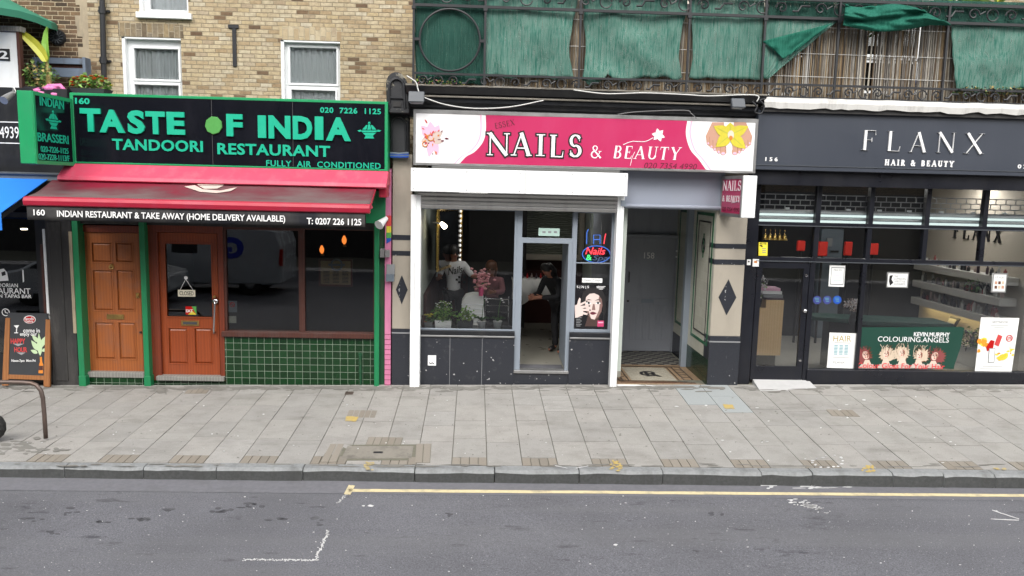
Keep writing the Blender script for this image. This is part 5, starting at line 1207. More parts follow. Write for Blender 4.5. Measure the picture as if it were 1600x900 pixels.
m = MB(); q = FB.p(975, 318, -.1); m.box((q.x-.04, -.14, q.z-.03), (q.x+.04, .05, q.z+.06), 'alu_grey'); m.build('guide_cap', t)

# ---------------------------------------------------------------- interior of the nail bar
ZI = dw[1]-.02; ZIc = FB.p(800, 300, .3).z
ri = room(sbx, XG0+.02, XG1+.1, .18, 4.6, ZI, ZIc, 'salon_pale', 'salon_floor', 'salon_ceiling', 'salon_wall')
m = MB(); Xa, Xb = XG0+.02, XG1+.1; zz = ZI+1.15
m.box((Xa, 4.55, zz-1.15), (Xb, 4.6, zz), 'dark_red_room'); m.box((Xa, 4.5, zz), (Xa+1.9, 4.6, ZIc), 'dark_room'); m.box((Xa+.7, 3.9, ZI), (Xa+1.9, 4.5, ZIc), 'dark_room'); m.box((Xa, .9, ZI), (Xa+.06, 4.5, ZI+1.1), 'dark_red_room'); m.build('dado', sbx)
m = MB(); m.box((dw[0], .2, ZI), (dw[2], .55, ZI+.006), 'mat_grey'); struct(tag(m.build('door_mat'), 'grey ribbed door mat just inside the open doorway', 'mat'), 'thing')
def lightpanel(px, Y, w_, d_, label):
    m = MB(); x = at_y(px, 300, Y).x; m.box((x-w_/2, Y-d_/2, ZIc-.03), (x+w_/2, Y+d_/2, ZIc-.01), 'lamp_white'); tag(m.build('ceiling_light'), label, 'ceiling light', 'ceiling lights inside the nail bar')
lightpanel(740, 1.9, .5, .5, 'square ceiling light inside the nail bar above the window display')
lightpanel(880, 2.6, .5, .5, 'square ceiling light inside the nail bar beyond the doorway')
m = MB(); q = FB.p(691, 348, 1.2); m.tube([q, q+Vector((.06, -.1, -.05))], [.03, .045], 'lamp_warm', 10); m.tube([q+Vector((-.15, .02, .02)), q], .015, 'silver', 6); tag(m.build('wall_spot'), 'lit spotlight on the pale left side wall inside the nail bar', 'lamp')
# mirror with lit edge on the left wall
t = thing('lit_mirror', 'tall dark mirror with a bright bulb edge inside the left of the nail bar window', 'mirror', FB.p(690, 420, 2.0))
m = MB(); a, b_ = FB.p(683, 420, 1.3), FB.p(702, 392, 3.0); x0 = a.x; zt, zb_ = FB.p(692, 326, 2.2).z, FB.p(690, 420, 1.6).z
m.prism([(x0, 1.4, zb_), (x0+.35, 3.0, zb_), (x0+.35, 3.0, zt), (x0, 1.4, zt)], (-.04, .02, 0), 'van_glass'); m.build('mirror_glass', t)
m = MB(); m.tube([(x0, 1.38, zb_), (x0+.36, 3.0, zb_), (x0+.36, 3.0, zt), (x0, 1.38, zt)], .03, 'gold', 6, closed=True); m.build('frame', t)
m = MB()
for i in range(11): z = zb_+(zt-zb_)*(i+.5)/11; m.lathe((x0+.35, 2.95, z), [(.004, -.03), (.022, 0), (.004, .03)], 'lamp_bulb', 6)
m.build('bulb', t)
t = thing('wave_wall_panel', 'pale framed wall panel with a rippled grey texture at the back of the nail bar', 'wall panel', FB.p(830, 405, 4.3))
q = FB.rect(757, 312, 915, 405, 4.35); m = MB(); m.holed(q[0], q[1], q[2], q[3]+.4, [(q[0]+.12, q[1]+.12, q[2]-.12, q[3]+.28)], 4.3, .12, 'hair_cream'); m.build('frame', t, bevel=.02)
m = MB(); m.box((q[0]+.1, 4.38, q[1]+.1), (q[2]-.1, 4.42, q[3]+.3), 'wave_panel'); m.build('panel_face', t)
m = MB(); ptext(m, FB, 'Spa', 792, 356, 16, 8, 4.36, 'tail_red', .01, bold=.02); m.build('lettering', t)

# window display on the sill
YD = .29; ZD = sill_z+.0
m = MB(); m.box((XG0+.05, .19, ZD-.06), (Xd0-.02, .6, ZD-.005), 'black_paint'); m.build('display_shelf', sbx)
def wplant(label, px, w_, h_, pm, hp, n, size, ms, extra=None, y=YD, rnd_=False):
    q = FB.p(px, 513, y); t = thing('potted_plant', label, 'plant', (q.x, y, ZD), 'pot plants in the nail bar window')
    m = MB(); (roundpot(m, (q.x, y, ZD), w_/2, hp, pm) if rnd_ else pot(m, (q.x, y, ZD), w_, .14, hp, pm, .92)); m.build('planter', t, bevel=0 if rnd_ else .004)
    m = MB(); leaves(m, (q.x, y, ZD+hp+h_*.4), (w_*.62, .12, h_*.62), n, size, ms)
    if extra:
        mm, k, sz = extra
        for _ in range(k): m.lathe((q.x+random.uniform(-.5, .5)*w_, y+random.uniform(-.1, .05), ZD+hp+h_*random.uniform(.6, 1.05)), [(.003, -sz*.4), (sz, 0), (.003, sz*.5)], mm, 6)
    m.build('foliage', t, weld=False)
wplant('small grey pot of yellow flowers at the left end of the nail bar sill', 668, .13, .12, 'pot_grey', .1, 70, .05, ['leaf_b', 'leaf_a'], ('flower_yellow', 8, .03))
wplant('white trough of bushy green plants with tiny white flowers on the nail bar sill', 691, .27, .3, 'pot_white', .13, 420, .06, ['leaf_a', 'leaf_pale', 'leaf_c', 'leaf_b'], ('flower_white', 24, .016))
wplant('dark grey trough with loose light green plants on the nail bar sill', 726, .26, .2, 'pot_dark', .13, 190, .06, ['leaf_a', 'leaf_c', 'leaf_pale'])
for px, lab in ((751.5, 'white round pot with a bare orchid stem beside the dark trough'), (776.5, 'white round pot with a leggy orchid at the right end of the sill')):
    q = FB.p(px, 513, YD); t = thing('orchid_pot', lab, 'plant', (q.x, YD, ZD), 'pot plants in the nail bar window')
    m = MB(); roundpot(m, (q.x, YD, ZD), .075, .13, 'pot_white'); m.build('planter', t, smooth=True)
    m = MB(); m.tube([(q.x, YD, ZD+.12), (q.x+.02, YD, ZD+.35), (q.x+.05, YD-.02, ZD+.52)], .006, 'leaf_b', 5); m.build('stem', t)
    m = MB()
    for a in (0, 1.6, 3.1, 4.4): blade(m, [(q.x, YD, ZD+.12), (q.x+.06*math.cos(a), YD+.04*math.sin(a), ZD+.17), (q.x+.13*math.cos(a), YD+.07*math.sin(a), ZD+.16)], .022, 'leaf_b')
    m.build('leaf', t)
    m = MB(); 
    for k in range(3): m.lathe((q.x+.05+.02*k, YD-.03, ZD+.5-.03*k), [(.003, -.01), (.02, 0), (.003, .012)], 'flower_white', 6)
    m.build('bud', t)
m = MB(); q = FB.p(660, 508, YD); m.lathe((q.x, YD, ZD), [(.02, 0), (.04, .03), (.05, .1), (.03, .16), (.035, .2)], 'sill_brown', 10); m.lathe((q.x+.03, YD-.04, ZD+.1), [(.003, -.02), (.025, 0), (.003, .03)], 'flower_red', 8); tag(m.build('red_ornament', smooth=True), 'small brown and red ornament in the left corner of the nail bar window', 'ornament')
# white curved desk and pink bouquet
q = FB.p(735, 500, .95); t = thing('white_desk', 'white ribbed curved desk just inside the nail bar window', 'desk', (q.x, .95, ZI))
m = MB(); wz = FB.p(737, 460, .95).z; P = [(q.x-.16+.0, wz-.12), (q.x-.1, wz-.03), (q.x+.02, wz), (q.x+.2, wz)]
V = [(q.x-.2, .95, ZI)]+[(x, .95, z) for x, z in P]+[(q.x+.28, .95, ZI)]
m.prism(V, (0, .4, 0), 'linen_white'); 
for k in range(12): z = ZI+.1+k*(wz-ZI-.2)/12; m.box((q.x-.17, .94, z), (q.x+.22, .96, z+.02), 'white_gloss')
m.build('desk_body', t, bevel=.015)
q = FB.p(751, 465, .85); t = thing('pink_bouquet', 'pink rose bouquet in a pink wrap standing on the white desk', 'bouquet', (q.x, .85, wz))
m = MB(); zq = FB.p(752, 443, .85).z
m.tube([(q.x, .85, wz), (q.x+.01, .85, zq-.05)], [.035, .055], 'vase_pink', 10); m.build('wrap', t)
m = MB()
for _ in range(60):
    p = Vector((q.x+random.gauss(0, .085), .85+random.gauss(0, .05), zq+random.gauss(.06, .09))); m.lathe(p, [(.004, -.02), (.028, -.005), (.03, .012), (.004, .025)], 'flower_pink', 7)
m.build('roses', t)
m = MB(); leaves(m, (q.x, .85, zq-.02), (.12, .08, .1), 40, .05, ['leaf_b', 'leaf_a']); m.build('leaves', t, weld=False)
# black tubular chair
def tubchair(label, px, Y, rz=0.0):
    q = FB.p(px, 480, Y); t = thing('metal_chair', label, 'chair', (q.x, Y, ZI), 'chairs inside the nail bar'); x = q.x
    m = MB(); m.box((x-.22, Y-.2, ZI+.43), (x+.22, Y+.22, ZI+.49), 'cloth_black'); m.build('seat', t, bevel=.02)
    m = MB(); m.box((x-.21, Y+.2, ZI+.6), (x+.21, Y+.25, ZI+.92), 'cloth_black'); m.build('backrest', t, bevel=.02)
    for sx in (-.21, .21):
        for y, top in ((Y-.18, .44), (Y+.22, .95)): m = MB(); m.tube([(x+sx, y, ZI), (x+sx, y, ZI+top)], .013, 'chrome', 6); m.build('leg', t)
    m = MB()
    for z in (.66, .78, .9): m.tube([(x-.22, Y+.19, ZI+z), (x+.22, Y+.19, ZI+z)], .012, 'chrome', 6)
    m.build('back_rail', t)
tubchair('black and chrome chair behind the white desk in the nail bar', 777, 1.7)
# cloth covered nail table seen through the doorway
q = FB.p(845, 470, 3.0); t = thing('nail_table', 'manicure table under a white cloth seen through the open doorway', 'table', (q.x, 3.0, ZI))
zt = FB.p(840, 436, 3.0).z; zt = max(zt, ZI+.62); m = MB(); m.box((q.x-.55, 2.7, zt-.05), (q.x+.5, 3.3, zt), 'pine'); m.build('table_top', t)
m = MB(); V = []; n = 24
for i in range(n+1):
    x = q.x-.58+1.16*i/n; V += [(x, 2.66+.03*math.sin(i*1.7), zt-.34-.12*math.sin(i*.45)), (x, 2.67, zt+.012), (x, 3.32, zt+.012)]
m.mesh(V, [[i*3+j, i*3+3+j, i*3+4+j, i*3+j+1] for i in range(n) for j in range(2)], 'linen_white'); o = m.build('tablecloth', t, smooth=True); o.modifiers.new('thick', 'SOLIDIFY').thickness = .006
for sx in (-.5, .45):
    m = MB(); m.box((q.x+sx-.03, 2.75, ZI), (q.x+sx+.03, 3.25, zt-.05), 'shelf_grey'); m.build('leg', t)
m = MB()
for k in range(9): m.lathe((q.x-.45+k*.09, 3.1+.05*(k % 2), zt+.012), [(.02, 0), (.022, .05), (.01, .06), (.008, .1)], ['bottle_a', 'bottle_b', 'flower_red'][k % 3], 8)
tag(m.build('polish_bottles'), 'row of small nail polish bottles on the white clothed table', 'bottles')['kind'] = 'stuff'

# ---------------------------------------------------------------- people inside
def skin(name, verts, edges, radii, mt, parent, sub=1):
    org = WL[parent]; me = bpy.data.meshes.new(name); me.from_pydata([Vector(v)-org for v in verts], edges, []); me.materials.append(MATS[mt])
    o = bpy.data.objects.new(name, me); COL.objects.link(o); o.parent = parent; WL[o] = org
    md = o.modifiers.new('skin', 'SKIN'); md.use_smooth_shade = True
    for i, r in enumerate(radii):
        sv = me.skin_vertices[0].data[i]; sv.radius = (r, r) if not isinstance(r, tuple) else r; sv.use_root = (i == 0)
    s2 = o.modifiers.new('sub', 'SUBSURF'); s2.levels = sub; s2.render_levels = sub; return o
def person(label, base, facing, joints, skin_m, shirt_m, pants_m, hair_m, hair_long=False, k=1.0, cat='person'):
    """joints in metres: x to the person's picture right, y away from the street, z up; one continuous body"""
    base = Vector(base); t = thing('person', label, cat, base); ca, sa = math.cos(facing), math.sin(facing)
    def W_(p): return base+Vector((p[0]*ca-p[1]*sa, p[0]*sa+p[1]*ca, p[2]))*k
    J = joints; names = list(J); idx = {n: i for i, n in enumerate(names)}
    V = [W_(J[n]) for n in names]; E_ = []; R_ = []
    rr = {'pelvis': (.13, .1), 'waist': (.115, .09), 'chest': (.15, .1), 'neck0': .055, 'neck1': .05, 'head0': .075, 'head1': (.085, .095), 'head2': .07}
    for n in names:
        if n in rr: r = rr[n]
        else:
            p = n[:-2] if n[-2:] in ('_l', '_r') else n
            r = {'sh': .06, 'el': .042, 'wr': .03, 'pa': .036, 'hip': .085, 'kn': .058, 'an': .042, 'toe': .04}.get(p, .011)
        R_.append(tuple(x*k for x in r) if isinstance(r, tuple) else r*k)
    def e(a, b_): 
        if a in idx and b_ in idx: E_.append((idx[a], idx[b_]))
    for a, b_ in (('pelvis', 'waist'), ('waist', 'chest'), ('chest', 'neck0'), ('neck0', 'neck1'), ('neck1', 'head0'), ('head0', 'head1'), ('head1', 'head2')): e(a, b_)
    fing = []
    for s_ in ('_l', '_r'):
        for a, b_ in (('chest', 'sh'), ('sh', 'el'), ('el', 'wr'), ('wr', 'pa'), ('pelvis', 'hip'), ('hip', 'kn'), ('kn', 'an'), ('an', 'toe')):
            e(a if a in ('chest', 'pelvis') else a+s_, b_+s_)
        if 'pa'+s_ in idx:      # five fingers rooted in the palm
            pa, wr = V[idx['pa'+s_]], V[idx['wr'+s_]]; d = (pa-wr).normalized(); sd_ = d.cross(Vector((0, 1, 0)))
            sd_ = sd_.normalized() if sd_.length > .1 else Vector((1, 0, 0)); curl = d.cross(sd_)
            for f_, (off, L) in enumerate(((-.033, .055), (-.011, .075), (.011, .08), (.033, .07))):
                i0 = len(V); V.append(pa+d*.03*k+sd_*off*k); V.append(pa+d*(.03+L*.6)*k+sd_*off*1.15*k+curl*.008*k); V.append(pa+d*(.03+L)*k+sd_*off*1.15*k+curl*.025*k); R_ += [.0095*k, .0085*k, .007*k]; E_ += [(idx['pa'+s_], i0), (i0, i0+1), (i0+1, i0+2)]
            i0 = len(V); V.append(wr+d*.03*k-sd_*.04*k); V.append(wr+d*.075*k-sd_*.06*k+curl*.02*k); R_ += [.011*k, .009*k]; E_ += [(idx['wr'+s_], i0), (i0, i0+1)]
    slim = {idx[n] for n in ('pelvis', 'waist', 'chest', 'sh_l', 'sh_r', 'hip_l', 'hip_r', 'kn_l', 'kn_r') if n in idx}
    skin('body', V, E_, [(tuple(x*.72 for x in r) if isinstance(r, tuple) else r*.72) if i in slim else r for i, r in enumerate(R_)], skin_m, t, 1)
    def garment(nm, seq, mt, grow):
        ns = [n for ch in seq for n in ch]; vs_ = []; es = []; rs = []; mp = {}
        for ch in seq:
            for a in ch:
                if a in idx and a not in mp:
                    mp[a] = len(vs_); vs_.append(V[idx[a]]); r = R_[idx[a]]; rs.append(tuple(x+grow for x in r) if isinstance(r, tuple) else r+grow)
            for a, b_ in zip(ch, ch[1:]):
                if a in mp and b_ in mp: es.append((mp[a], mp[b_]))
        return skin(nm, vs_, es, rs, mt, t, 1)
    sl = lambda q_: ('wr'+q_,) if shirt_m != 'shirt_white' else ()
    garment('shirt', [('waist', 'chest', 'neck0'), ('chest', 'sh_l', 'el_l')+sl('_l'), ('chest', 'sh_r', 'el_r')+sl('_r'), ('waist', 'pelvis')], shirt_m, .016)
    if 'kn_l' in idx: garment('trousers', [('pelvis', 'hip_l', 'kn_l', 'an_l'), ('pelvis', 'hip_r', 'kn_r', 'an_r')], pants_m, .014)
    if 'kn_l' in idx:
        garment('shoe', [('an_l', 'toe_l')], 'ink_black', .012); garment('shoe', [('an_r', 'toe_r')], 'ink_black', .012)
    h1 = V[idx['head1']]; h2 = V[idx['head2']]; up_ = (h2-V[idx['head0']]).normalized(); fwd = Vector((sa, -ca, 0)); rgt = Vector((ca, sa, 0))
    m = MB(); n = 12; VV = []
    for i in range(7):
        a = math.pi*i/6*.62
        for j in range(n):
            b_ = 2*math.pi*j/n; VV.append(h1+up_*(.02*k+.125*k*math.cos(a))-fwd*.018*k+rgt*(.108*k*math.sin(a)*math.cos(b_))+fwd*(.12*k*math.sin(a)*math.sin(b_)))
    m.mesh(VV, [[i*n+j, i*n+(j+1) % n, (i+1)*n+(j+1) % n, (i+1)*n+j] for i in range(6) for j in range(n)], hair_m)
    if hair_long: m.tube([h1+up_*.08*k-fwd*.05*k, h1-fwd*.1*k-up_*.05*k, h1-fwd*.1*k-up_*.26*k], [.09*k, .1*k, .06*k], hair_m, 10)
    m.build('hair', t, smooth=True)
    m = MB()
    for sx in (-1, 1):
        m.lathe(h1+fwd*.092*k+rgt*sx*.034*k, [(.002, -.01*k), (.013*k, 0), (.002, .01*k)], 'ink_black', 8)
        m.lathe(h1+rgt*sx*.098*k-up_*.01*k, [(.004, -.03*k), (.018*k, 0), (.004, .03*k)], skin_m, 7)
    m.prism([h1+fwd*.09*k+up_*.01*k, h1+fwd*.115*k-up_*.03*k+rgt*.014*k, h1+fwd*.115*k-up_*.03*k-rgt*.014*k], fwd*-.02*k, skin_m); m.prism([h1+fwd*.093*k-up_*.055*k+rgt*.025*k, h1+fwd*.093*k-up_*.055*k-rgt*.025*k, h1+fwd*.094*k-up_*.066*k], fwd*.006*k, 'chalk_red')
    m.build('face_features', t)
    return t, W_
YM = 2.3; q = FB.p(708, 455, YM); ztop = FB.p(708, 383, YM).z; k = (ztop-ZI)/1.72; k = min(1.05, max(.8, k))
std = {'pelvis': (0, 0, .93), 'waist': (0, 0, 1.08), 'chest': (0, 0, 1.33), 'neck0': (0, 0, 1.46), 'neck1': (0, -.01, 1.51), 'head0': (0, -.02, 1.55), 'head1': (0, -.02, 1.62), 'head2': (0, -.01, 1.7),
  'sh_l': (-.19, 0, 1.4), 'el_l': (-.3, -.06, 1.16), 'wr_l': (-.33, -.28, 1.2), 'pa_l': (-.32, -.35, 1.25), 'sh_r': (.19, 0, 1.4), 'el_r': (.32, -.12, 1.2), 'wr_r': (.42, -.32, 1.24), 'pa_r': (.47, -.38, 1.26),
  'hip_l': (-.1, 0, .88), 'kn_l': (-.11, -.02, .5), 'an_l': (-.11, .02, .09), 'toe_l': (-.12, -.14, .04), 'hip_r': (.1, 0, .88), 'kn_r': (.11, -.02, .5), 'an_r': (.11, .02, .09), 'toe_r': (.13, -.14, .04)}
pm, Wp = person('man in a white printed T-shirt and dark trousers standing behind the nail bar window', (q.x, YM, ZI), 0.25, std, 'skin_tan', 'shirt_white', 'cloth_black', 'hair_black', k=k)
m = MB(); text(m, 'Nails', Wp((-.01, -.165, 1.32)), .27*k, .13*k, 'ink_black', .004, ex=Vector((math.cos(.25), math.sin(.25), 0)), en=Vector((math.sin(.25), -math.cos(.25), 0)), bold=.02, shear=.3, rot=.15)
for a in range(4):
    for b_ in range(3):
        if (a+b_) % 2: c = Wp((.02+.045*a, -.168, 1.2-.045*b_)); m.box((c.x-.02, c.y, c.z-.02), (c.x+.02, c.y+.006, c.z+.02), 'ink_black')
m.build('shirt_print', pm)
YS2 = 2.9; q = FB.p(768, 440, YS2)
sit = {'pelvis': (0, .05, .52), 'waist': (0, .06, .68), 'chest': (0, .02, .93), 'neck0': (0, -.01, 1.06), 'neck1': (0, -.03, 1.11), 'head0': (0, -.05, 1.15), 'head1': (0, -.06, 1.22), 'head2': (0, -.05, 1.3),
  'sh_l': (-.17, 0, 1.0), 'el_l': (-.23, -.14, .82), 'wr_l': (-.12, -.34, .84), 'pa_l': (-.07, -.41, .85), 'sh_r': (.17, 0, 1.0), 'el_r': (.23, -.14, .82), 'wr_r': (.12, -.34, .84), 'pa_r': (.07, -.41, .85),
  'hip_l': (-.1, 0, .5), 'kn_l': (-.12, -.4, .5), 'an_l': (-.12, -.4, .09), 'toe_l': (-.13, -.53, .04), 'hip_r': (.1, 0, .5), 'kn_r': (.12, -.4, .5), 'an_r': (.12, -.4, .09), 'toe_r': (.13, -.53, .04)}
dz = FB.p(768, 392, YS2).z-(ZI+1.33); 
person('woman in a patterned rose top seated deep inside the nail bar', (q.x, YS2, ZI), -.2, sit, 'skin_tan', 'cloth_rose', 'cloth_black', 'hair_brown', True, k=min(1.12, max(.9, 1+dz/1.3)))
m = MB(); m.box((q.x-.22, YS2-.15, ZI+.4), (q.x+.22, YS2+.3, ZI+.44), 'cloth_black'); m.box((q.x-.2, YS2+.26, ZI+.44), (q.x+.2, YS2+.3, ZI+.95), 'cloth_black'); m.tube([(q.x, YS2+.07, ZI+.03), (q.x, YS2+.07, ZI+.4)], .03, 'chrome', 8); m.lathe((q.x, YS2+.07, ZI), [(.22, 0), (.22, .025), (.03, .05)], 'chrome', 14); tag(m.build('stool_chair'), 'black swivel chair the woman in rose sits on', 'chair')
YP = 1.55; q = FB.p(876, 460, YP); bend = {n: (p[0], p[1]-(.0 if p[2] < 1 else (p[2]-1)*.55), p[2]-(0 if p[2] < 1 else (p[2]-1)*.12)) for n, p in std.items()}
for s_, sx in (('_l', -1), ('_r', 1)): bend['el'+s_] = (sx*.26, -.3, 1.08); bend['wr'+s_] = (sx*.12-.1, -.5, 1.06); bend['pa'+s_] = (sx*.06-.14, -.56, 1.05)
person('person dressed in black leaning forward just inside the open nail bar doorway', (q.x, YP, ZI), -.9, bend, 'skin_tan', 'cloth_black', 'cloth_black', 'hair_black', True, k=.98)

# LED window sign
YN = .26; t = thing('led_sign', 'oval LED sign reading Nails and Spa hanging in the narrow nail bar window', 'led sign', FB.p(932, 410, YN))
q = FB.p(933, 396, YN); m = MB(); P = [(q.x+.225*math.cos(a*.2), YN, q.z+.135*math.sin(a*.2)) for a in range(31)]; m.tube(P, .008, 'neon_blue', 5); m.build('oval_border', t)
m = MB(); m.prism([(q.x+.24*math.cos(a*.25), YN+.02, q.z+.145*math.sin(a*.25)) for a in range(25)], (0, .012, 0), 'chalkboard'); m.build('backing', t)
m = MB(); ptext(m, FB, 'Nails', 931.5, 391, 31, 11, YN, 'neon_red', .008, bold=.012, shear=.25); m.build('red_lettering', t)
m = MB(); ptext(m, FB, '&', 921.5, 401, 8.5, 8.5, YN, 'neon_green', .006, bold=.01); m.build('ampersand', t)
m = MB(); ptext(m, FB, 'Spa', 939, 403, 24, 10.5, YN, 'neon_dim', .006, bold=.005, shear=.25); m.build('blue_lettering', t)
m = MB()
for pts, mt in (([(918, 380), (918.5, 362), (921, 357)], 'neon_blue'), ([(929, 380), (929, 366), (939, 366), (939, 380)], 'neon_blue'), ([(929, 373), (939, 373)], 'neon_blue'), ([(945, 380), (946.5, 370), (948, 364)], 'neon_red')): m.tube([FB.p(*c, YN) for c in pts], .008, mt, 5)
m.build('finger_lights', t)
m = MB(); m.tube([FB.p(925, 333, YN), FB.p(925, 383, YN)], .004, 'wire_white', 4); m.tube([FB.p(941, 333, YN), FB.p(941, 383, YN)], .004, 'wire_white', 4); m.build('hanging_cord', t)
# beauty poster: a generic portrait
YPo = YF+.03; t = thing('beauty_poster', 'black beauty poster of a woman with one hand across her face in the narrow window', 'poster', FB.p(924, 515, YPo))
m = MB(); m.ppoly(FB, [(900.5, 442.5), (953, 444.5), (948.5, 516), (897.5, 515)], YPo, .004, 'poster_dark'); m.build('poster_sheet', t)
yy = YPo-.0015
m = MB(); flat(m, FB, [(920, 490), (936, 490), (938, 509), (914, 509)], yy, 'poster_low', .0004)
flat(m, FB, [(914, 470), (914.5, 462), (918, 456), (925, 453.5), (933, 454), (939, 458.5), (942, 466), (942, 476), (940, 486), (935.5, 494), (929.5, 498.5), (924, 497), (918.5, 490), (915.5, 481)], yy-.0006, 'poster_skin', .0004)
flat(m, FB, [(938, 458.5), (942, 466), (942, 476), (940, 486), (935.5, 494), (929.5, 498.5), (932.5, 492), (936.5, 483), (937.5, 474), (936, 465)], yy-.001, 'poster_mid', .0003); flat(m, FB, [(915.5, 481), (918.5, 490), (924, 497), (921.5, 489), (919, 482)], yy-.001, 'poster_mid', .0003)
for ex_ in (920.5, 935): flat(m, FB, disc(ex_, 472.5, 4.2, 1.7, 12), yy-.0014, 'white_print', .0005); flat(m, FB, disc(ex_, 472.5, 1.7, 1.7, 10), yy-.002, 'ink_black', .0005); flat(m, FB, [(ex_-5.5, 468.6), (ex_, 466.4), (ex_+5.5, 468), (ex_, 467.9)], yy-.002, 'ink_black', .0005); flat(m, FB, [(ex_-4.6, 472), (ex_, 470.2), (ex_+4.6, 472), (ex_, 471)], yy-.0026, 'ink_black', .0005)
flat(m, FB, [(927, 474), (929.5, 474), (931, 483.5), (925, 483.5)], yy-.0012, 'poster_mid', .0005); flat(m, FB, petal(922, 488.5, 0, 11, 2.4), yy-.0016, 'maroon', .0005)
m.build('portrait', t)
m = MB(); flat(m, FB, [(909, 500), (908, 470), (912, 455), (920, 449), (932, 448.5), (942, 453), (947, 464), (947, 486), (943, 500), (942.5, 480), (941, 467), (936, 460), (929, 457), (922, 458), (916.5, 463), (914.5, 474), (913.5, 488)], yy-.0013, 'poster_hair', .0005); m.build('portrait_hair', t)
m = MB(); flat(m, FB, [(898.5, 476), (905, 474), (912, 482), (911, 492), (899, 496)], yy-.0032, 'poster_skin', .0008)
for i, (x0, y0, x1, y1) in enumerate(((905, 476, 917, 470), (908, 479, 921, 477), (910, 483, 922, 483.5), (910, 488, 919, 490))):
    flat(m, FB, [(x0, y0-2), (x1, y1-1.2), (x1+1.4, y1), (x1, y1+1.4), (x0, y0+2)], yy-.0038-.0003*i, 'poster_skin', .0006); flat(m, FB, disc(x1+.4, y1, 1.5, 1.1, 8), yy-.0052, 'ink_black', .0005)
flat(m, FB, [(902, 476), (904, 468), (906, 464), (908, 466), (907, 475)], yy-.004, 'poster_skin', .0006); m.build('portrait_hand', t)
m = MB(); ptext(m, FB, 'S | N | S', 911.5, 447.8, 19, 5, yy, 'white_print', .0006, bold=.015); 
for k_ in range(3): flat(m, FB, [(933, 446+k_*2), (947-k_*2, 446+k_*2), (947-k_*2, 447+k_*2), (933, 447+k_*2)], yy, 'white_print', .0005)
for k_ in range(6): flat(m, FB, [(900.5, 495+k_*2.6), (909-(k_ % 2)*2, 495+k_*2.6), (909-(k_ % 2)*2, 496+k_*2.6), (900.5, 496+k_*2.6)], yy-.005, 'print_grey', .0005)
m.build('lettering', t)
m = MB(); flat(m, FB, [(934, 500), (944, 500), (943.5, 509.5), (933.5, 509.5)], yy-.001, 'vase_pink', .0006); flat(m, FB, [(935.5, 496), (943, 496), (943, 500), (935.5, 500)], yy-.0014, 'poster_dark', .0006); flat(m, FB, [(935, 502), (943, 502), (943, 504), (935, 504)], yy-.002, 'pale_pink', .0006); m.build('polish_print', t)
m = MB(); m.pbox(FB, 910.5, 433.5, 942, 440.5, YPo, .004, 'white_sheet'); ptext(m, FB, 'Open 7 days', 926, 437, 26, 4, YPo, 'print_grey', .001); m = m if False else m
tag(m.build('paper_label'), 'white paper strip just above the black beauty poster', 'notice')

# ================================================================== alcove with door 158
al = thing('entrance_alcove', 'tiled entrance recess with a mosaic floor and grey door numbered 158', 'entrance', (FB.p(1040, 598).x, 0, zpav(2.3, 0)))
XA_0 = FB.p(971, 450).x; XR_ = XQ0; YB_ = 2.6; zf = zpav(2.3, 0)+.01; zc_ = FB.p(1050, 325).z
m = MB(); m.box((XA_0, .02, zf-.1), (XR_, 1.42, zf), 'mosaic_brown'); m.build('mosaic_floor', al)
def fl_(pts, mt, dz):
    m2 = MB(); m2.prism([(XA_0+(XR_-XA_0)*u, Y, zf+dz) for u, Y in pts], (0, 0, -.002), mt); return m2
m = MB(); P = [(.17, .3), (.74, .3), (.76, 1.15), (.15, 1.15)]
U = lambda u, Y, dz: (XA_0+(XR_-XA_0)*u, Y, zf+dz)
m.prism([U(.2, .28, .003), U(.72, .28, .003), U(.72, 1.2, .003), U(.2, 1.2, .003)], (0, 0, -.002), 'mosaic')
for u0, u1, a, b_ in ((.06, .9, .12, .17), (.06, .9, 1.3, 1.35)): m.prism([U(u0, a, .003), U(u1, a, .003), U(u1, b_, .003), U(u0, b_, .003)], (0, 0, -.002), 'sill_brown' if a < 1 else 'mosaic_brown')
for u in (.05, .09, .16, .74, .8, .9):
    m.prism([U(u, .2, .004), U(u+.012, .2, .004), U(u+.012, 1.28, .004), U(u, 1.28, .004)], (0, 0, -.002), 'ink_black')
for Y in (.2, .24, 1.24, 1.28):
    m.prism([U(.05, Y, .0045), U(.91, Y, .0045), U(.91, Y+.014, .0045), U(.05, Y+.014, .0045)], (0, 0, -.002), 'ink_black')
for k_ in range(5):
    for u in (.065, .815):
        Y = .32+k_*.18; m.prism([U(u, Y, .005), U(u+.08, Y, .005), U(u+.08, Y+.015, .005), U(u, Y+.015, .005)], (0, 0, -.002), 'ink_black')
m.build('mosaic_border', al)
m = MB(); text(m, 'C', U(.44, .73, .005), .26, .34, 'ink_black', .002, ex=EX, ey=Vector((0, 1, 0)), en=EZ, bold=.02); text(m, 'R', U(.5, .71, .008), .26, .36, 'ink_black', .002, ex=EX, ey=Vector((0, 1, 0)), en=EZ, bold=.02); m.build('floor_monogram', al)
m = MB(); m.box((XA_0, 1.42, zf-.1), (XR_, YB_, zf+.002), 'checker_floor'); m.build('checker_floor', al)
m = MB(); m.box((XA_0, -.06, zf-.14), (XR_, .02, zf-.004), 'white_sheet'); m.build('threshold_stone', al)
m = MB(); m.box((XA_0-.1, .08, zf-.1), (XA_0, YB_, zc_+.3), 'door_grey'); m.box((XA_0, .05, zc_), (XR_, YB_, zc_+.3), 'door_grey'); m.box((XA_0, YB_, zf-.1), (XR_+.2, YB_+.1, zc_+.3), 'door_grey'); m.build('inner_wall', al)
Xw = XR_-.002
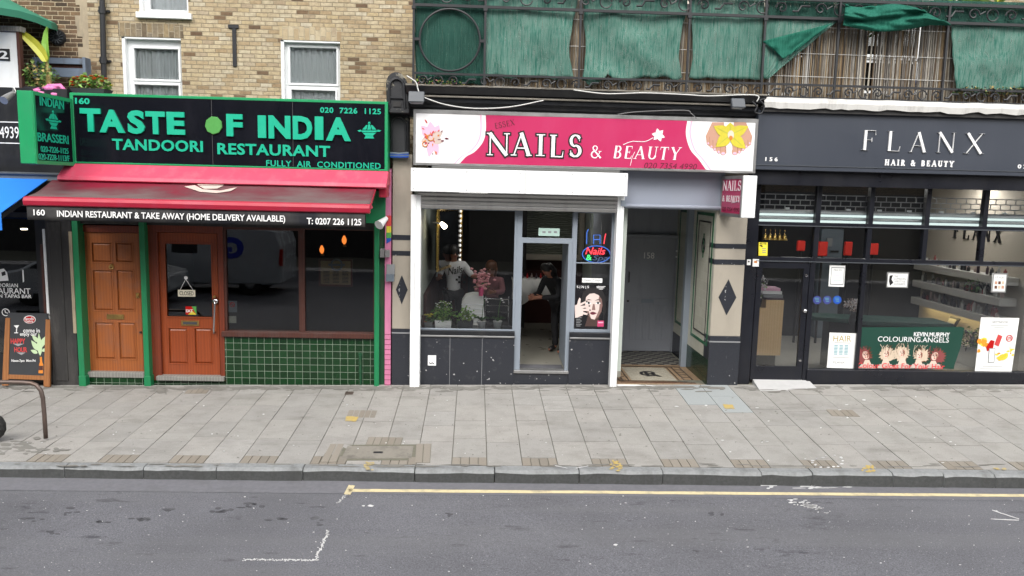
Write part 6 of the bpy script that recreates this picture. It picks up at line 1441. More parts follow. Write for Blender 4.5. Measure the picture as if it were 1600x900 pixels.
m = MB(); m.box((Xw, .012, zf-.1), (Xw+.1, 1.28, zc_+.2), 'cream_tile'); m.box((Xw+.05, 1.42, zf-.1), (Xw+.15, YB_, zc_+.2), 'cream_tile'); m.build('tiled_wall', al)
m = MB(); m.box((Xw-.006, .024, zf), (Xw+.05, 1.28, zf+.42), 'green_dado'); m.box((Xw+.044, 1.42, zf), (Xw+.1, YB_, zf+.42), 'black_granite'); m.build('tile_dado', al)
def ring(m, x, y0, y1, z0, z1, w_, mt):
    for a in ((y0, z0, y1, z0+w_), (y0, z1-w_, y1, z1), (y0, z0+w_, y0+w_, z1-w_), (y1-w_, z0+w_, y1, z1-w_)): m.box((x-.006, a[0], a[1]), (x+.02, a[2], a[3]), mt)
m = MB(); za, zb_ = zf+.62, zc_-.06
ring(m, Xw, .12, 1.1, za, zb_, .05, 'green_border_tile'); ring(m, Xw, .26, .96, za+.14, zb_-.14, .025, 'ink_black'); m.build('tile_border', al)
m = MB(); ring(m, Xw+.05, 1.55, YB_-.2, za, zb_, .05, 'green_border_tile'); m.build('tile_border', al)
m = MB(); cz = zb_-.55; m.tube([(Xw-.008, .61+.08*math.cos(a*.4), cz+.13*math.sin(a*.4)) for a in range(16)], .008, 'ink_black', 5, closed=True); m.tube([(Xw-.008, .61, cz-.2), (Xw-.008, .61, cz+.2)], .008, 'green_border_tile', 5); m.tube([(Xw-.008, .57, cz-.06), (Xw-.008, .65, cz+.06)], .008, 'ink_black', 5); m.build('tile_emblem', al)
m = MB(); m.box((Xw-.1, 1.28, zf), (Xw+.12, 1.42, zc_), 'alu_grey'); m.build('jamb_post', al, bevel=.006)
# door 158
Yd = YB_-.06; q = FB.rect(979, 370, 1053, 546, Yd, yr=458); dz0 = zf
m = MB(); m.holed(q[0]-.1, dz0, q[2]+.1, q[3]+.06, [(q[0], dz0-1, q[2], q[3])], Yd-.04, .1, 'door_grey'); m.build('door_frame', al, bevel=.006)
m = MB(); m.box((q[0], Yd, dz0+.01), (q[2], Yd+.05, q[3]-.004), 'door_grey'); zs = FB.p(1015, 465.5, Yd).z
m.box((q[0]+.01, Yd-.012, zs-.012), (q[2]-.01, Yd+.01, zs+.012), 'door_grey')
for k_ in range(6):
    x = q[0]+.14+(q[2]-q[0]-.28)*k_/5; m.box((x-.045, Yd-.012, dz0+.24), (x+.045, Yd+.01, zs-.12), 'door_grey')
dd = m.build('entrance_door', al, bevel=.004)
m = MB(); ptext(m, FB, '158', 1015.5, 398, 16, 9.5, Yd, 'white_letter', .006); m.build('door_number', dd)
m = MB(); m.pbox(FB, 1003, 466, 1022, 472, Yd-.025, .02, 'alu_grey'); m.build('letter_slot', dd, bevel=.003)
m = MB(); a = FB.p(984, 432, Yd-.04); m.tube([a+Vector((0, .04, .1)), a+Vector((0, 0, .09)), a-Vector((0, 0, .09)), a+Vector((0, .04, -.1))], .01, 'ink_black', 6); a = FB.p(981.5, 469, Yd); m.lathe((a.x, Yd, a.z), [(.004, -.03), (.02, -.02), (.02, 0)], 'ink_black', 8, 'y'); m.build('handle', dd)
m = MB(); q = FB.p(1058.5, 391, YB_-.1)
for dy in (0, .11): m.lathe((Xw+.02 if False else q.x, YB_-.1, q.z-dy), [(.004, -.02), (.02, -.015), (.02, .01)], 'white_gloss', 8, 'y')
m.build('door_bell', al)
# grey lintel panel over the recess
m = MB(); q = FB.rect(974, 262, 1133, 320, -.02); m.box((q[0], -.02, q[1]), (q[2], .25, q[3]), 'lintel_grey'); m.box((q[0], -.05, FB.p(1050, 326, -.05).z), (q[2], .2, q[1]), 'lintel_grey'); a = FB.p(1050, 322, -.06); m.tube([(q[0], -.06, a.z), (q[2], -.06, a.z)], .03, 'lintel_grey', 10); m.build('lintel_panel', al, bevel=.006)

# ================================================================== nail bar sign
YS = -.3; ns = thing('nail_sign', 'white and hot pink lightbox sign with big white NAILS lettering and flower pictures', 'shop sign', FB.p(915, 265, YS))
X0, Z0, X1, Z1 = FB.rect(648.5, 178, 1184, 263.5, YS, yr=220)
m = MB(); m.holed(X0, Z0, X1, Z1, [(X0+.04, Z0+.035, X1-.045, Z1-.06)], YS, .25, 'silver'); m.build('frame', ns, bevel=.006)
m = MB(); m.box((X0+.02, YS+.006, Z0+.02), (X1-.02, YS+.04, Z1-.02), 'white_print'); m.build('panel', ns)
zt_, zb_ = Z1-.058, Z0+.037; yp = YS+.004
def curve_pts(pts, n=6):
    o = []
    for i in range(len(pts)-1):
        p0 = pts[max(i-1, 0)]; p1 = pts[i]; p2 = pts[i+1]; p3 = pts[min(i+2, len(pts)-1)]
        for j in range(n):
            t_ = j/n; o.append(tuple(.5*((2*p1[a])+(-p0[a]+p2[a])*t_+(2*p0[a]-5*p1[a]+4*p2[a]-p3[a])*t_**2+(-p0[a]+3*p1[a]-3*p2[a]+p3[a])*t_**3) for a in (0, 1)))
    return o+[pts[-1]]
Lc = curve_pts([(762.7, 181.5), (762.5, 203.7), (758, 220.6), (745, 236), (731, 244), (719, 257)]); Rc = curve_pts([(1075.5, 191), (1073.5, 210), (1080, 233), (1094, 250), (1107, 269)])
def strip(crv, dx0, dx1, mt, dy):
    A_ = [FB.p(x+dx0, y, yp) for x, y in crv]; B_ = [FB.p(x+dx1, y, yp) for x, y in crv]
    for v in A_+B_: v.z = min(zt_, max(zb_, v.z))
    A_[0].z = B_[0].z = zt_; A_[-1].z = B_[-1].z = zb_; n = len(A_)
    for i in range(n-1): m.face([A_[i]+Vector((0, dy, 0)), B_[i]+Vector((0, dy, 0)), B_[i+1]+Vector((0, dy, 0)), A_[i+1]+Vector((0, dy, 0))], mt)
m = MB(); A_ = [FB.p(x, y, yp) for x, y in Lc]; B_ = [FB.p(x, y, yp) for x, y in Rc]
for v in A_+B_: v.z = min(zt_, max(zb_, v.z))
A_[0].z = B_[0].z = zt_; A_[-1].z = B_[-1].z = zb_
m.prism(A_+B_[::-1], (0, .002, 0), 'hot_pink'); m.build('pink_panel', ns)
m = MB(); strip(Lc, -9, -6.5, 'pale_pink', 0); m.build('pink_swoosh', ns); m = MB(); strip(Rc, 5.5, 8, 'pale_pink', 0); m.build('pink_swoosh', ns)
m = MB()
for ch, xa, xb, ya, yb in (('N', 764.5, 799.5, 207.5, 242), ('A', 803, 833, 207, 242.5), ('I', 840, 855.5, 209.5, 243), ('L', 861, 884, 210.5, 245), ('S', 892, 912, 210.5, 244.5)):
    pserif(m, FB, ch, (xa+xb)/2, (ya+yb)/2, xb-xa, yb-ya, yp, 'ink_black', .004, grow=.022)
m.build('lettering_outline', ns)
m = MB()
for ch, xa, xb, ya, yb in (('N', 764.5, 799.5, 207.5, 242), ('A', 803, 833, 207, 242.5), ('I', 840, 855.5, 209.5, 243), ('L', 861, 884, 210.5, 245), ('S', 892, 912, 210.5, 244.5)):
    pserif(m, FB, ch, (xa+xb)/2, (ya+yb)/2, xb-xa, yb-ya, yp, 'white_print', .009)
m.build('lettering', ns)
m = MB(); pserif(m, FB, '&', 934.5, 236.5, 18, 19.5, yp, 'white_print', .004); m.build('lettering', ns); m = MB(); pserif(m, FB, 'BEAUTY', 1013, 238.5, 104, 19.5, yp, 'white_print', .004, shear=.14, gap=.2); m.build('lettering', ns)
m = MB(); pserif(m, FB, 'ESSEX', 792, 193, 33, 9.5, yp, 'maroon', .003) if False else None
e1 = (FB.p(808, 190, yp)-FB.p(777, 196, yp)).normalized(); serif(m, 'ESSEX', FB.p(792, 193.5, yp), .3, .085, 'maroon', .003, ex=e1, ey=Vector((-e1.z, 0, e1.x)), gap=.16); m.build('lettering', ns); m = MB(); ptext(m, FB, '020 7354 4990', 1049.5, 259, 82, 9, yp, 'maroon', .003, shear=.2); m.build('lettering', ns)
m = MB(); 
for a in (-100, -45, 20, 70, 135, 190): flat(m, FB, petal(1031, 211, a, 10.5, 3.2), yp-.002-.0002*(a % 7), 'white_print', .001)
P = curve_pts([(1023, 215), (1010, 221), (990, 221), (976, 226)]); m.tube([FB.p(x, y, yp) for x, y in P], .006, 'white_print', 5); P = curve_pts([(994, 237), (990, 246), (987, 258)]); m.tube([FB.p(x, y, yp) for x, y in P], .005, 'white_print', 5); m.build('white_flower', ns)
# orchid picture at the left, feet and orchid at the right
m = MB(); k_ = 0
for a, L_, w_, mt in ((-95, 26, 8, 'pale_pink'), (-60, 24, 7, 'pale_pink'), (-130, 26, 8, 'pale_pink'), (-30, 20, 6, 'warm_white_print'), (70, 28, 6, 'pale_pink'), (100, 30, 6, 'pale_pink'), (165, 18, 6, 'warm_white_print'), (20, 18, 7, 'warm_white_print')):
    k_ += 1; flat(m, FB, petal(678, 215, a, L_, w_), yp-.001-.0003*k_, mt, .0003)
for i in range(26):
    a = random.uniform(0, 360); r = random.uniform(3, 25); k_ += 1; flat(m, FB, petal(678+r*math.cos(rad(a)), 215+r*math.sin(rad(a))*1.05, a+random.uniform(-30, 30), random.uniform(3, 8), random.uniform(.6, 1.4)), yp-.005-.0001*i, random.choice(['chalk_red', 'bottle_orange', 'maroon', 'chalk_red']), .00005)
for (x, y, r_) in ((676, 214, 5), (667, 224, 4)): m.tube([FB.p(x+r_*math.cos(a*.5), y+r_*math.sin(a*.5), yp-.008) for a in range(11)], .008, 'bottle_orange', 5)
m.build('spotted_orchid_picture', ns)
m = MB(); k_ = 0
for fx, s_ in ((1125, -1), (1155, 1)):
    flat(m, FB, [(fx+s_*a_, b_) for a_, b_ in ((-7, 191.5), (11, 191.5), (21, 213), (19, 226), (4, 236), (-9, 238), (-11, 220))], yp-.001-.0003*(s_ > 0), 'skin', .0006)
    for i, (dx, dy, rx, ry) in enumerate(((-6, 237, 5, 5.5), (1, 235, 3, 5), (7, 231, 2.6, 5), (12, 227, 2.5, 4.6), (17, 222, 2.4, 4.4))):
        x = fx+s_*dx; flat(m, FB, disc(x, dy, rx, ry, 12), yp-.0022-.0002*i, 'skin', .0006); flat(m, FB, [(x+rx*.75, dy-8), (x+rx*.95, dy-8), (x+rx*1.0, dy+2), (x+rx*.85, dy+2)], yp-.0036, 'skin_shadow', .0004); flat(m, FB, disc(x, dy+ry*.45, rx*.6, ry*.4, 8), yp-.004-.0002*i, 'pale_pink', .0004)
m.build('feet_picture', ns)
m = MB()
for i, (a, L_, w_) in enumerate(((-90, 19, 9), (-152, 29, 8.5), (-25, 31, 8.5), (140, 29, 9), (42, 32, 9))): flat(m, FB, petal(1142, 211, a, L_, w_), yp-.006-.0004*i, 'flower_yellow', .0004); flat(m, FB, petal(1142, 211, a, L_*.9, .7), yp-.0082-.0002*i, 'leaf_yellow', .0003)
flat(m, FB, disc(1143, 211, 5, 7, 12), yp-.0096, 'paper_cream', .0004); flat(m, FB, petal(1143, 212, 90, 8, 3), yp-.0102, 'bottle_orange', .0004); m.build('yellow_orchid_picture', ns)
# projecting sign
t, c, ex, n, L, H = project_sign('projecting_sign', 'small magenta sign with white edge sticking out beside the grey lintel above the wide pilaster', FB, 1128, 275, 333, 1160.5, 273.5, 342, -.04, .2, 'shop sign', -1, 'white_gloss', 'silver', 'magenta_sign')
m = MB(); serif(m, 'NAILS', c+ex*(-.0*L)+EZ*(.26*H), L*.86, H*.24, 'white_print', .004, ex=ex, en=n, gap=.1); serif(m, '& BEAUTY', c+EZ*(-.06*H), L*.84, H*.15, 'white_print', .004, ex=ex, en=n, gap=.1); text(m, '020 7354 4990', c+EZ*(-.32*H), L*.8, H*.1, 'maroon', .003, ex=ex, en=n); m.tube([c+ex*(L*.05)-EZ*(.16*H)+n*.004, c+ex*(L*.2)-EZ*(.14*H)+n*.004, c+ex*(L*.36)-EZ*(.1*H)+n*.004], .005, 'white_print', 4); m.build('lettering', t)

# ================================================================== black cornice over the nail sign, lamps and wires
t = thing('shop_cornice', 'old black moulded shop cornice with a dirty pale top edge above the pink nail sign', 'cornice', FB.p(915, 172))
X0, X1 = FB.p(641, 150).x, FB.p(1186, 165).x
zA, zB = FB.p(915, 180, -.05).z, FB.p(915, 141, -.3).z; h = zB-zA
prof = [(-.05, zA-.1), (-.06, zA+.1*h), (-.12, zA+.14*h), (-.13, zA+.3*h), (-.2, zA+.34*h), (-.21, zA+.5*h), (-.16, zA+.53*h), (-.17, zA+.62*h), (-.26, zA+.68*h), (-.32, zA+.88*h), (-.34, zA+.97*h), (.3, zA+.97*h), (.3, zA-.1)]
m = MB(); m.prism([(X0, y, z) for y, z in prof], (X1-X0, 0, 0), 'black_paint'); m.build('moulding', t, bevel=.004)
m = MB(); nseg = 70; V = []
for i in range(nseg+1):
    x = X0+(X1-X0)*i/nseg; d_ = random.uniform(-.012, .012); V += [(x, -.345+d_*.5, zA+.965*h+d_*.4), (x, -.35+d_, zB+.01+d_*.3), (x, .3, zB+.02)]
m.mesh(V, [[i*3+j, i*3+3+j, i*3+4+j, i*3+j+1] for i in range(nseg) for j in range(2)], 'grey_cast'); m.build('lead_capping', t)
m = MB(); m.tube([(X0+.05, -.235, zA+.57*h), (X1-.1, -.235, zA+.57*h)], .014, 'grey_cast', 6); m.build('conduit', t)
def flood(label, px, py, w_):
    q = FB.p(px, py, -.4); t = thing('floodlight', label, 'floodlight', q, 'floodlights over the nail sign'); h_ = w_*.75
    m = MB(); V = [(q.x-w_/2, -.42, q.z+h_*.5), (q.x+w_/2, -.42, q.z+h_*.5), (q.x+w_*.4, -.3, q.z+h_*.5), (q.x-w_*.4, -.3, q.z+h_*.5), (q.x-w_/2, -.5, q.z-h_*.4), (q.x+w_/2, -.5, q.z-h_*.4), (q.x+w_*.4, -.36, q.z-h_*.5), (q.x-w_*.4, -.36, q.z-h_*.5)]
    m.mesh(V, [[0, 1, 2, 3], [4, 5, 1, 0], [5, 6, 2, 1], [6, 7, 3, 2], [7, 4, 0, 3], [7, 6, 5, 4]], 'floodlight'); m.build('housing', t, bevel=.012)
    m = MB(); m.mesh([(q.x-w_*.42, -.492, q.z-h_*.41), (q.x+w_*.42, -.492, q.z-h_*.41), (q.x+w_*.36, -.38, q.z-h_*.49), (q.x-w_*.36, -.38, q.z-h_*.49)], [[0, 1, 2, 3]], 'flood_glass'); m.mesh([(q.x-w_*.42, -.492, q.z-h_*.43), (q.x+w_*.42, -.492, q.z-h_*.43), (q.x+w_*.36, -.38, q.z-h_*.51), (q.x-w_*.36, -.38, q.z-h_*.51)], [[0, 1, 2, 3]], 'flood_glass'); m.build('lamp_glass', t)
    m = MB(); m.tube([(q.x, -.36, q.z), (q.x, -.28, q.z+.02), (q.x, -.2, q.z-.02)], .02, 'iron_black', 7); m.build('bracket', t)
flood('grey floodlight at the left end of the black cornice over the spotted flower picture', 655, 152, .24)
flood('grey floodlight at the right end of the black cornice over the feet picture', 1153, 163, .21)
def wire(label, pts, Y, r, mt='wire_white', fr=FB):
    m = MB(); P = curve_pts(pts, 8); m.tube([fr.p(x, y, Y) for x, y in P], r, mt, 5); tag(m.build('cable', smooth=True), label, 'cable', 'loose cables along the cornice')
wire('thin white cable sagging from the left floodlight across the black cornice', [(667, 152), (700, 163), (745, 169), (800, 167), (853, 157)], -.4, .009)
wire('white cable rising to the balcony at the left end of the cornice', [(660, 146), (657, 138), (654, 128), (640, 118)], -.38, .01)
wire('pale loose cable lying along the cornice top above the word BEAUTY', [(900, 141), (950, 147), (1010, 146), (1075, 149), (1110, 151), (1180, 150), (1183, 160)], -.37, .009)
wire('grey cable drooping behind the top of the pink sign', [(968, 179), (1000, 175), (1070, 173), (1082, 178), (1090, 186)], -.36, .007, 'pot_grey')
wire('tangled black cable at the right end of the cornice', [(1176, 160), (1183, 168), (1180, 176), (1190, 178), (1194, 166), (1188, 158), (1196, 156)], -.36, .014, 'iron_black')
wire('thin black cable hanging beside the projecting green frame and corbel', [(607, 175), (604, 200), (608, 230), (603, 258)], -.2, .008, 'iron_black')
# ================================================================== hair salon (number 156)
YC = .08
hc = thing('hair_salon_front', 'black framed hair salon front with a gridded window and glass door under a slate fascia', 'shopfront', (FC.p(1400, 600).x, 0, zpav(7, 0)))
XE = FC.p(2050, 450).x; XS = XQ1+.003; XI = FC.p(1160, 450).x
def rc(x0, y0, x1, y1, xr=None, yr=None, Y=YC): return FC.rect(x0, y0, x1, y1, Y, xr, yr)
zT = FC.p(1400, 285, YC).z; z1a, z1b = FC.p(1400, 341, YC).z, FC.p(1400, 347.5, YC).z; z2a, z2b = FC.p(1400, 395.5, YC).z, FC.p(1400, 403, YC).z
zB = FC.p(1450, 577.5, YC).z; zplt = FC.p(1400, 598, YC).z
xs = [(FC.p(a, yy, YC).x, FC.p(b_, yy, YC).x) for a, b_, yy in ((1160, 1188.5, 330), (1276.5, 1284, 330), (1359, 1366, 330), (1446, 1453, 330), (1535, 1542, 330), (1622, 1629, 330), (1709, 1716, 330), (1800, 1808, 330))]
holes = []
for (a, b_), (c, d) in zip(xs, xs[1:]): holes += [(b_, z1a, c, zT), (b_, z2a, c, z1b)]
xm = (FC.p(1345.5, 485, YC).x, FC.p(1352, 485, YC).x); xd = (FC.p(1254, 485, YC).x, FC.p(1270, 485, YC).x)
main1 = (xd[1], zB, xm[0], z2b); main2 = (xm[1], zB, xs[-1][0], z2b); doorh = (FC.p(1176, 485, YC).x, zplt+.02, FC.p(1262, 485, YC).x, z2b)
m = MB(); m.holed(XS-.3, zpav(XS, 0)-.1, XE, FC.p(1400, 262, YC).z, holes+[main1, main2, (doorh[0], doorh[1]-2, doorh[2], doorh[3])], YC, .1, 'navy_black'); fr_ = m.build('window_frame', hc, bevel=.005)
m = MB(); zz = z1a-(z1a-z1b)/2
for a, b_ in ((z1b, z1a), (z2b, z2a)): m.box((xs[0][1]-.01, YC-.012, a+.006), (xs[-1][0], YC+.02, a+.018), 'floodlight')
m.build('transom_edge', fr_)
m = MB()
for h_ in holes+[main1, main2]: m.box((h_[0]-.01, YC+.05, h_[1]-.01), (h_[2]+.01, YC+.056, h_[3]+.01), 'pane_salon')
m.build('pane', fr_)
m = MB(); m.box((xd[1]-.02, YC-.03, zpav(8, 0)-.1), (XE, YC+.1, zB-.004), 'navy_black'); m.build('plinth', hc, bevel=.004)
# door
q = doorh; m = MB(); gl = (FC.p(1185.5, 485, YC).x, FC.p(1215, 569.5, YC).z, FC.p(1252, 485, YC).x, FC.p(1220, 408, YC).z)
m.holed(q[0]+.01, q[1], q[2]-.01, q[3]-.01, [gl], YC+.005, .05, 'navy_black'); dd = m.build('glass_door', hc, bevel=.003)
m = MB(); m.box((gl[0]-.01, YC+.025, gl[1]-.01), (gl[2]+.01, YC+.031, gl[3]+.01), 'pane_salon'); m.build('door_glass', dd)
m = MB(); a = FC.p(1260.5, 476.5, YC); m.lathe((a.x-.03, YC+.005, a.z), [(.004, -.07), (.03, -.06), (.038, -.035), (.015, -.02), (.015, 0)], 'chrome', 12, 'y'); m.build('doorknob', dd, smooth=True)
for x, y in ((1265, 420), (1254, 559)):
    m = MB(); a = FC.p(x, y, YC); m.lathe((a.x-.04, YC+.005, a.z), [(.004, -.02), (.024, -.016), (.024, 0)], 'chrome', 12, 'y'); m.build('lock', dd)
m = MB(); a, b_ = on_pave(1175, 598), on_pave(1262, 598); zz = zpav(a.x, -.2); m.mesh([(a.x-.02, -.32, zz-.01), (b_.x+.03, -.32, zz-.01), (b_.x, YC+.03, q[1]+.01), (a.x, YC+.03, q[1]+.01), (a.x-.02, -.32, zz-.1), (b_.x+.03, -.32, zz-.1), (b_.x, YC+.03, zz-.1), (a.x, YC+.03, zz-.1)], [[0, 1, 2, 3], [4, 7, 6, 5], [0, 4, 5, 1], [1, 5, 6, 2], [2, 6, 7, 3], [3, 7, 4, 0]], 'doorstep'); m.build('sloped_doorstep', hc)
# fascia
fs_ = thing('salon_sign', 'slate grey fascia board with spaced white serif letters over the hair salon', 'shop sign', FC.p(1400, 263, -.22))
YS = -.22; q = FC.rect(1187, 172, 1500, 263, YS, xr=1400, yr=215)
zt_, zb_ = FC.p(1400, 176.5, YS).z, FC.p(1400, 263, YS).z
m = MB(); m.box((q[0], YS, zb_), (XE, .3, zt_), 'slate_paint'); m.build('board', fs_, bevel=.006)
m = MB(); m.box((q[0]-.0, YS-.012, FC.p(1400, 256, YS).z-.004), (XE, YS+.02, FC.p(1400, 256, YS).z+.004), 'floodlight'); m.build('bead', fs_)
m = MB(); m.box((q[0]-.02, -.12, FC.p(1400, 285, -.1).z), (XE, .2, zb_-.003), 'navy_black'); m.build('soffit_board', hc)
m = MB()
for ch, xa, xb, ya, yb in (('F', 1344.5, 1368, 199, 229), ('L', 1382, 1405, 201, 231), ('A', 1418, 1444, 203, 233), ('N', 1458.5, 1487, 204, 234), ('X', 1500, 1529.5, 206, 236)): pserif(m, FC, ch, (xa+xb)/2, (ya+yb)/2, xb-xa, yb-ya, YS, 'white_letter', .022, grow=-.006)
m.build('lettering', fs_)
m = MB(); pserif(m, FC, 'HAIR & BEAUTY', 1433.5, 248.8, 104, 8.2, YS, 'white_letter', .01, gap=.42, grow=.0035); m.build('lettering', fs_); m = MB(); ptext(m, FC, '1 5 6', 1209, 240, 19, 6, YS, 'white_letter', .006, bold=.03); m.build('lettering', fs_); m = MB(); ptext(m, FC, '0 2 0 7', 1598, 256, 32, 6.2, YS, 'white_letter', .006, bold=.03); m.build('lettering', fs_)
# ---- brick-bond grille and white box seen through the top lights
gr = thing('security_grille', 'part lowered brick pattern metal grille under a white housing with added glowing slats behind the top window lights', 'grille', (FC.p(1400, 330, .4).x, .4, FC.p(1400, 340, .4).z))
m = MB(); X0, X1 = XI, XE-.3; ga = [FC.p(1400, y, .21).z for y in (299, 307, 315, 322)]
for k_, z in enumerate(ga):
    m.box((X0, .2, z-.008), (X1, .215, z+.008), 'silver')
    if k_ < 3:
        x = X0+.08*(k_ % 2)
        while x < X1: m.box((x-.006, .202, ga[k_+1]), (x+.006, .213, z), 'silver'); x += .165
m.build('lattice', gr)
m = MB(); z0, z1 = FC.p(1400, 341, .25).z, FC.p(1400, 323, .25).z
for k_ in range(4): m.box((X0, .25-.008*k_, z0+(z1-z0)*k_/4+.004), (X1, .45, z0+(z1-z0)*(k_+1)/4-.006), 'slat_glow' if k_ in (0, 2) else 'white_gloss');  # two slats given a glow to stand in for a bright reflected band
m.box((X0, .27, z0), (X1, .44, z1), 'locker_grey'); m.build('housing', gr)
m = MB()
for px in (1233, 1328, 1376, 1422, 1471, 1520, 1568): q = FC.p(px, 320.5+(px-1400)*.035, .2); m.box((q.x-.03, .2, q.z-.018), (q.x+.03, .24, q.z+.018), 'white_gloss')
m.build('fixing', gr)
# ---- inside
ZS = zplt-.02; ZCe = FC.p(1400, 270, .3).z
XW = 9.4          # the shelved side wall stands square to the street
room(hc, XI-.2, XE-.1, .2, 4.8, ZS, ZCe, 'hair_wall', 'hair_floor', 'hair_wall', 'hair_wall')
m = MB(); Yf_ = 3.9; m.box((XW, .75, ZS), (XW+.12, Yf_, ZCe), 'hair_cream'); m.box((XW-2.2, Yf_, ZS), (XW+.12, Yf_+.1, ZCe), 'hair_cream') if False else None
m.build('side_wall', hc)
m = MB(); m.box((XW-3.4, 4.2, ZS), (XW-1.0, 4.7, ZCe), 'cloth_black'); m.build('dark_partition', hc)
sh = thing('product_shelves', 'three thick pale shelves of hair products along the right hand wall of the salon', 'shelves', (XW, 2.3, ZS))
def sw(px, py):       # point on the side wall under a picture point
    best = None
    for k_ in range(120):
        Y = .8+3.2*k_/119; q = FC.p(px, py, Y)
        if best is None or abs(q.x-XW) < best[0]: best = (abs(q.x-XW), q)
    return best[1]
zsh = []
for y_mid in (416, 446, 476):
    q = sw(1510, y_mid); zsh.append(q.z); m = MB(); m.box((XW-.32, .95, q.z-.075), (XW-.004, 3.7, q.z+.065), 'shelf_grey'); m.build('shelf', sh, bevel=.006)
m = MB(); m.box((XW-.2, 1.6, zsh[2]-.1), (XW-.15, 3.6, zsh[2]-.08), 'lamp_strip'); m.build('strip_light', sh)
rb = random.Random(11)
for si, z in enumerate(zsh):
    y = 1.05
    while y < 3.6:
        hh = rb.uniform(.09, .2); r_ = rb.uniform(.022, .036); mt = rb.choice(['bottle_a', 'bottle_b', 'bottle_c', 'bottle_d', 'bottle_c', 'pot_dark'])
        if rb.random() < .82:
            m = MB(); x = XW-.24+rb.uniform(-.03, .05); m.lathe((x, y, z+.066), [(r_*.95, 0), (r_, .01), (r_, hh*.75), (r_*.45, hh*.85), (r_*.45, hh)], mt, 9)
            o = m.build('bottle', smooth=False); cw = {'bottle_a': 'beige', 'bottle_b': 'dark mauve', 'bottle_c': 'off white', 'bottle_d': 'dull red', 'pot_dark': 'black'}[mt]; sw_ = ('upper', 'middle', 'lowest')[si]; tag(o, cw+' product bottle in the row on the '+sw_+' salon shelf', 'bottle', cw+' bottles on the '+sw_+' shelf')
        y += rb.uniform(.075, .11)
# letters on the side wall
m = MB(); a, b_ = sw(1488, 347), sw(1568, 362); ya, yb_ = max(a.y, b_.y), min(a.y, b_.y); zc_ = (a.z+b_.z)/2; Lw = ya-yb_
exs = Vector((0, -1, 0)); ens = Vector((-1, 0, 0))
for k_, ch in enumerate('FLANX'): serif(m, ch, (XW-.004, ya-Lw*(k_+.5)/5, zc_), Lw*.13, .3, 'ink_black', .02, ex=exs, en=ens)
tag(m.build('wall_lettering'), 'black serif letters spelling the salon name on the cream inside wall', 'lettering')
def leafy(label, c, r, n, mt, potm):
    t = thing('trailing_plant', label, 'plant', c); m = MB(); roundpot(m, c, .08, .12, potm); m.build('planter', t, smooth=True); m = MB(); leaves(m, Vector(c)+Vector((0, 0, .14)), r, n, .08, mt, .6); m.build('foliage', t, weld=False)
leafy('trailing plant spilling over the middle product shelf in the salon', (XW-.22, 1.75, zsh[1]+.066), (.16, .25, .2), 150, ['leaf_b', 'hair_black', 'leaf_b'], 'pot_dark')
leafy('leafy plant under the yellow strip light below the lowest shelf', (XW-.3, 1.55, zsh[2]-.55), (.25, .3, .24), 220, ['leaf_b', 'leaf_a', 'hair_black'], 'pot_dark')
m = MB(); m.box((XW-.42, 1.0, ZS), (XW-.004, 3.4, zsh[2]-.56), 'shelf_grey'); tag(m.build('low_cabinet', bevel=.01), 'pale low cabinet under the shelves on the right wall of the salon', 'cabinet')
t = thing('tilted_frame', 'black framed card leaning under the lit shelf in the salon', 'picture frame', (XW-.3, 2.4, zsh[2]-.55)); m = MB(); m.prism([(XW-.3, 2.3, zsh[2]-.5), (XW-.3, 2.6, zsh[2]-.5), (XW-.12, 2.6, zsh[2]-.16), (XW-.12, 2.3, zsh[2]-.16)], (.02, 0, -.01), 'ink_black'); m.build('frame', t); m = MB(); m.prism([(XW-.29, 2.34, zsh[2]-.45), (XW-.29, 2.56, zsh[2]-.45), (XW-.155, 2.56, zsh[2]-.2), (XW-.155, 2.34, zsh[2]-.2)], (-.006, 0, .006), 'paper_cream'); m.build('card', t)
# lights inside
def clight(px, Y, w_, d_, label):
    m = MB(); x = at_y(px, 300, Y).x; m.box((x-w_/2, Y-d_/2, ZCe-.05), (x+w_/2, Y+d_/2, ZCe-.02), 'lamp_bright'); tag(m.build('ceiling_light'), label, 'ceiling light', 'ceiling lights inside the hair salon')
clight(1260, 2.0, .8, .5, 'ceiling light inside the hair salon behind the door'); clight(1500, 2.0, .8, .5, 'ceiling light inside the hair salon near the product shelves')
# pine reception desk with books
YD = .34; q = FC.rect(1183, 459, 1222, 551, YD); t = thing('pine_desk', 'pale pine reception desk behind the salon door', 'desk', ((q[0]+q[2])/2, YD, ZS))
st = FC.p(1196, 472, YD); m = MB(); m.prism([(q[0]-.1, YD, q[1]), (q[2], YD, q[1]), (q[2], YD, q[3]), (st.x, YD, q[3]), (st.x, YD, st.z), (q[0]-.1, YD, st.z)], (0, .45, 0), 'pine'); m.build('front_panel', t, bevel=.004)
m = MB(); m.box((q[0], YD+.06, ZS), (q[2]-.06, YD+.4, q[1]), 'black_paint'); m.build('recessed_base', t)
yb = q[3]
lab = ['lilac magazine at the bottom of the pile on the pine desk', 'grey book second in the pile on the pine desk', 'white book third in the pile on the pine desk', 'pink and white book on top of the pile on the pine desk']
for k_, (mt, dx, h_) in enumerate((('bottle_b', .0, .035), ('print_grey', -.02, .06), ('white_sheet', -.04, .055), ('pale_pink', -.07, .05))):
    m = MB(); x = (st.x+q[2])/2+dx; m.prism([(x-.17, YD+.03, yb), (x+.15, YD+.01, yb-.0), (x+.16, YD+.3, yb), (x-.15, YD+.32, yb)], (0, 0, h_-.004), mt); tag(m.build('book', bevel=.004), lab[k_], 'book'); yb += h_
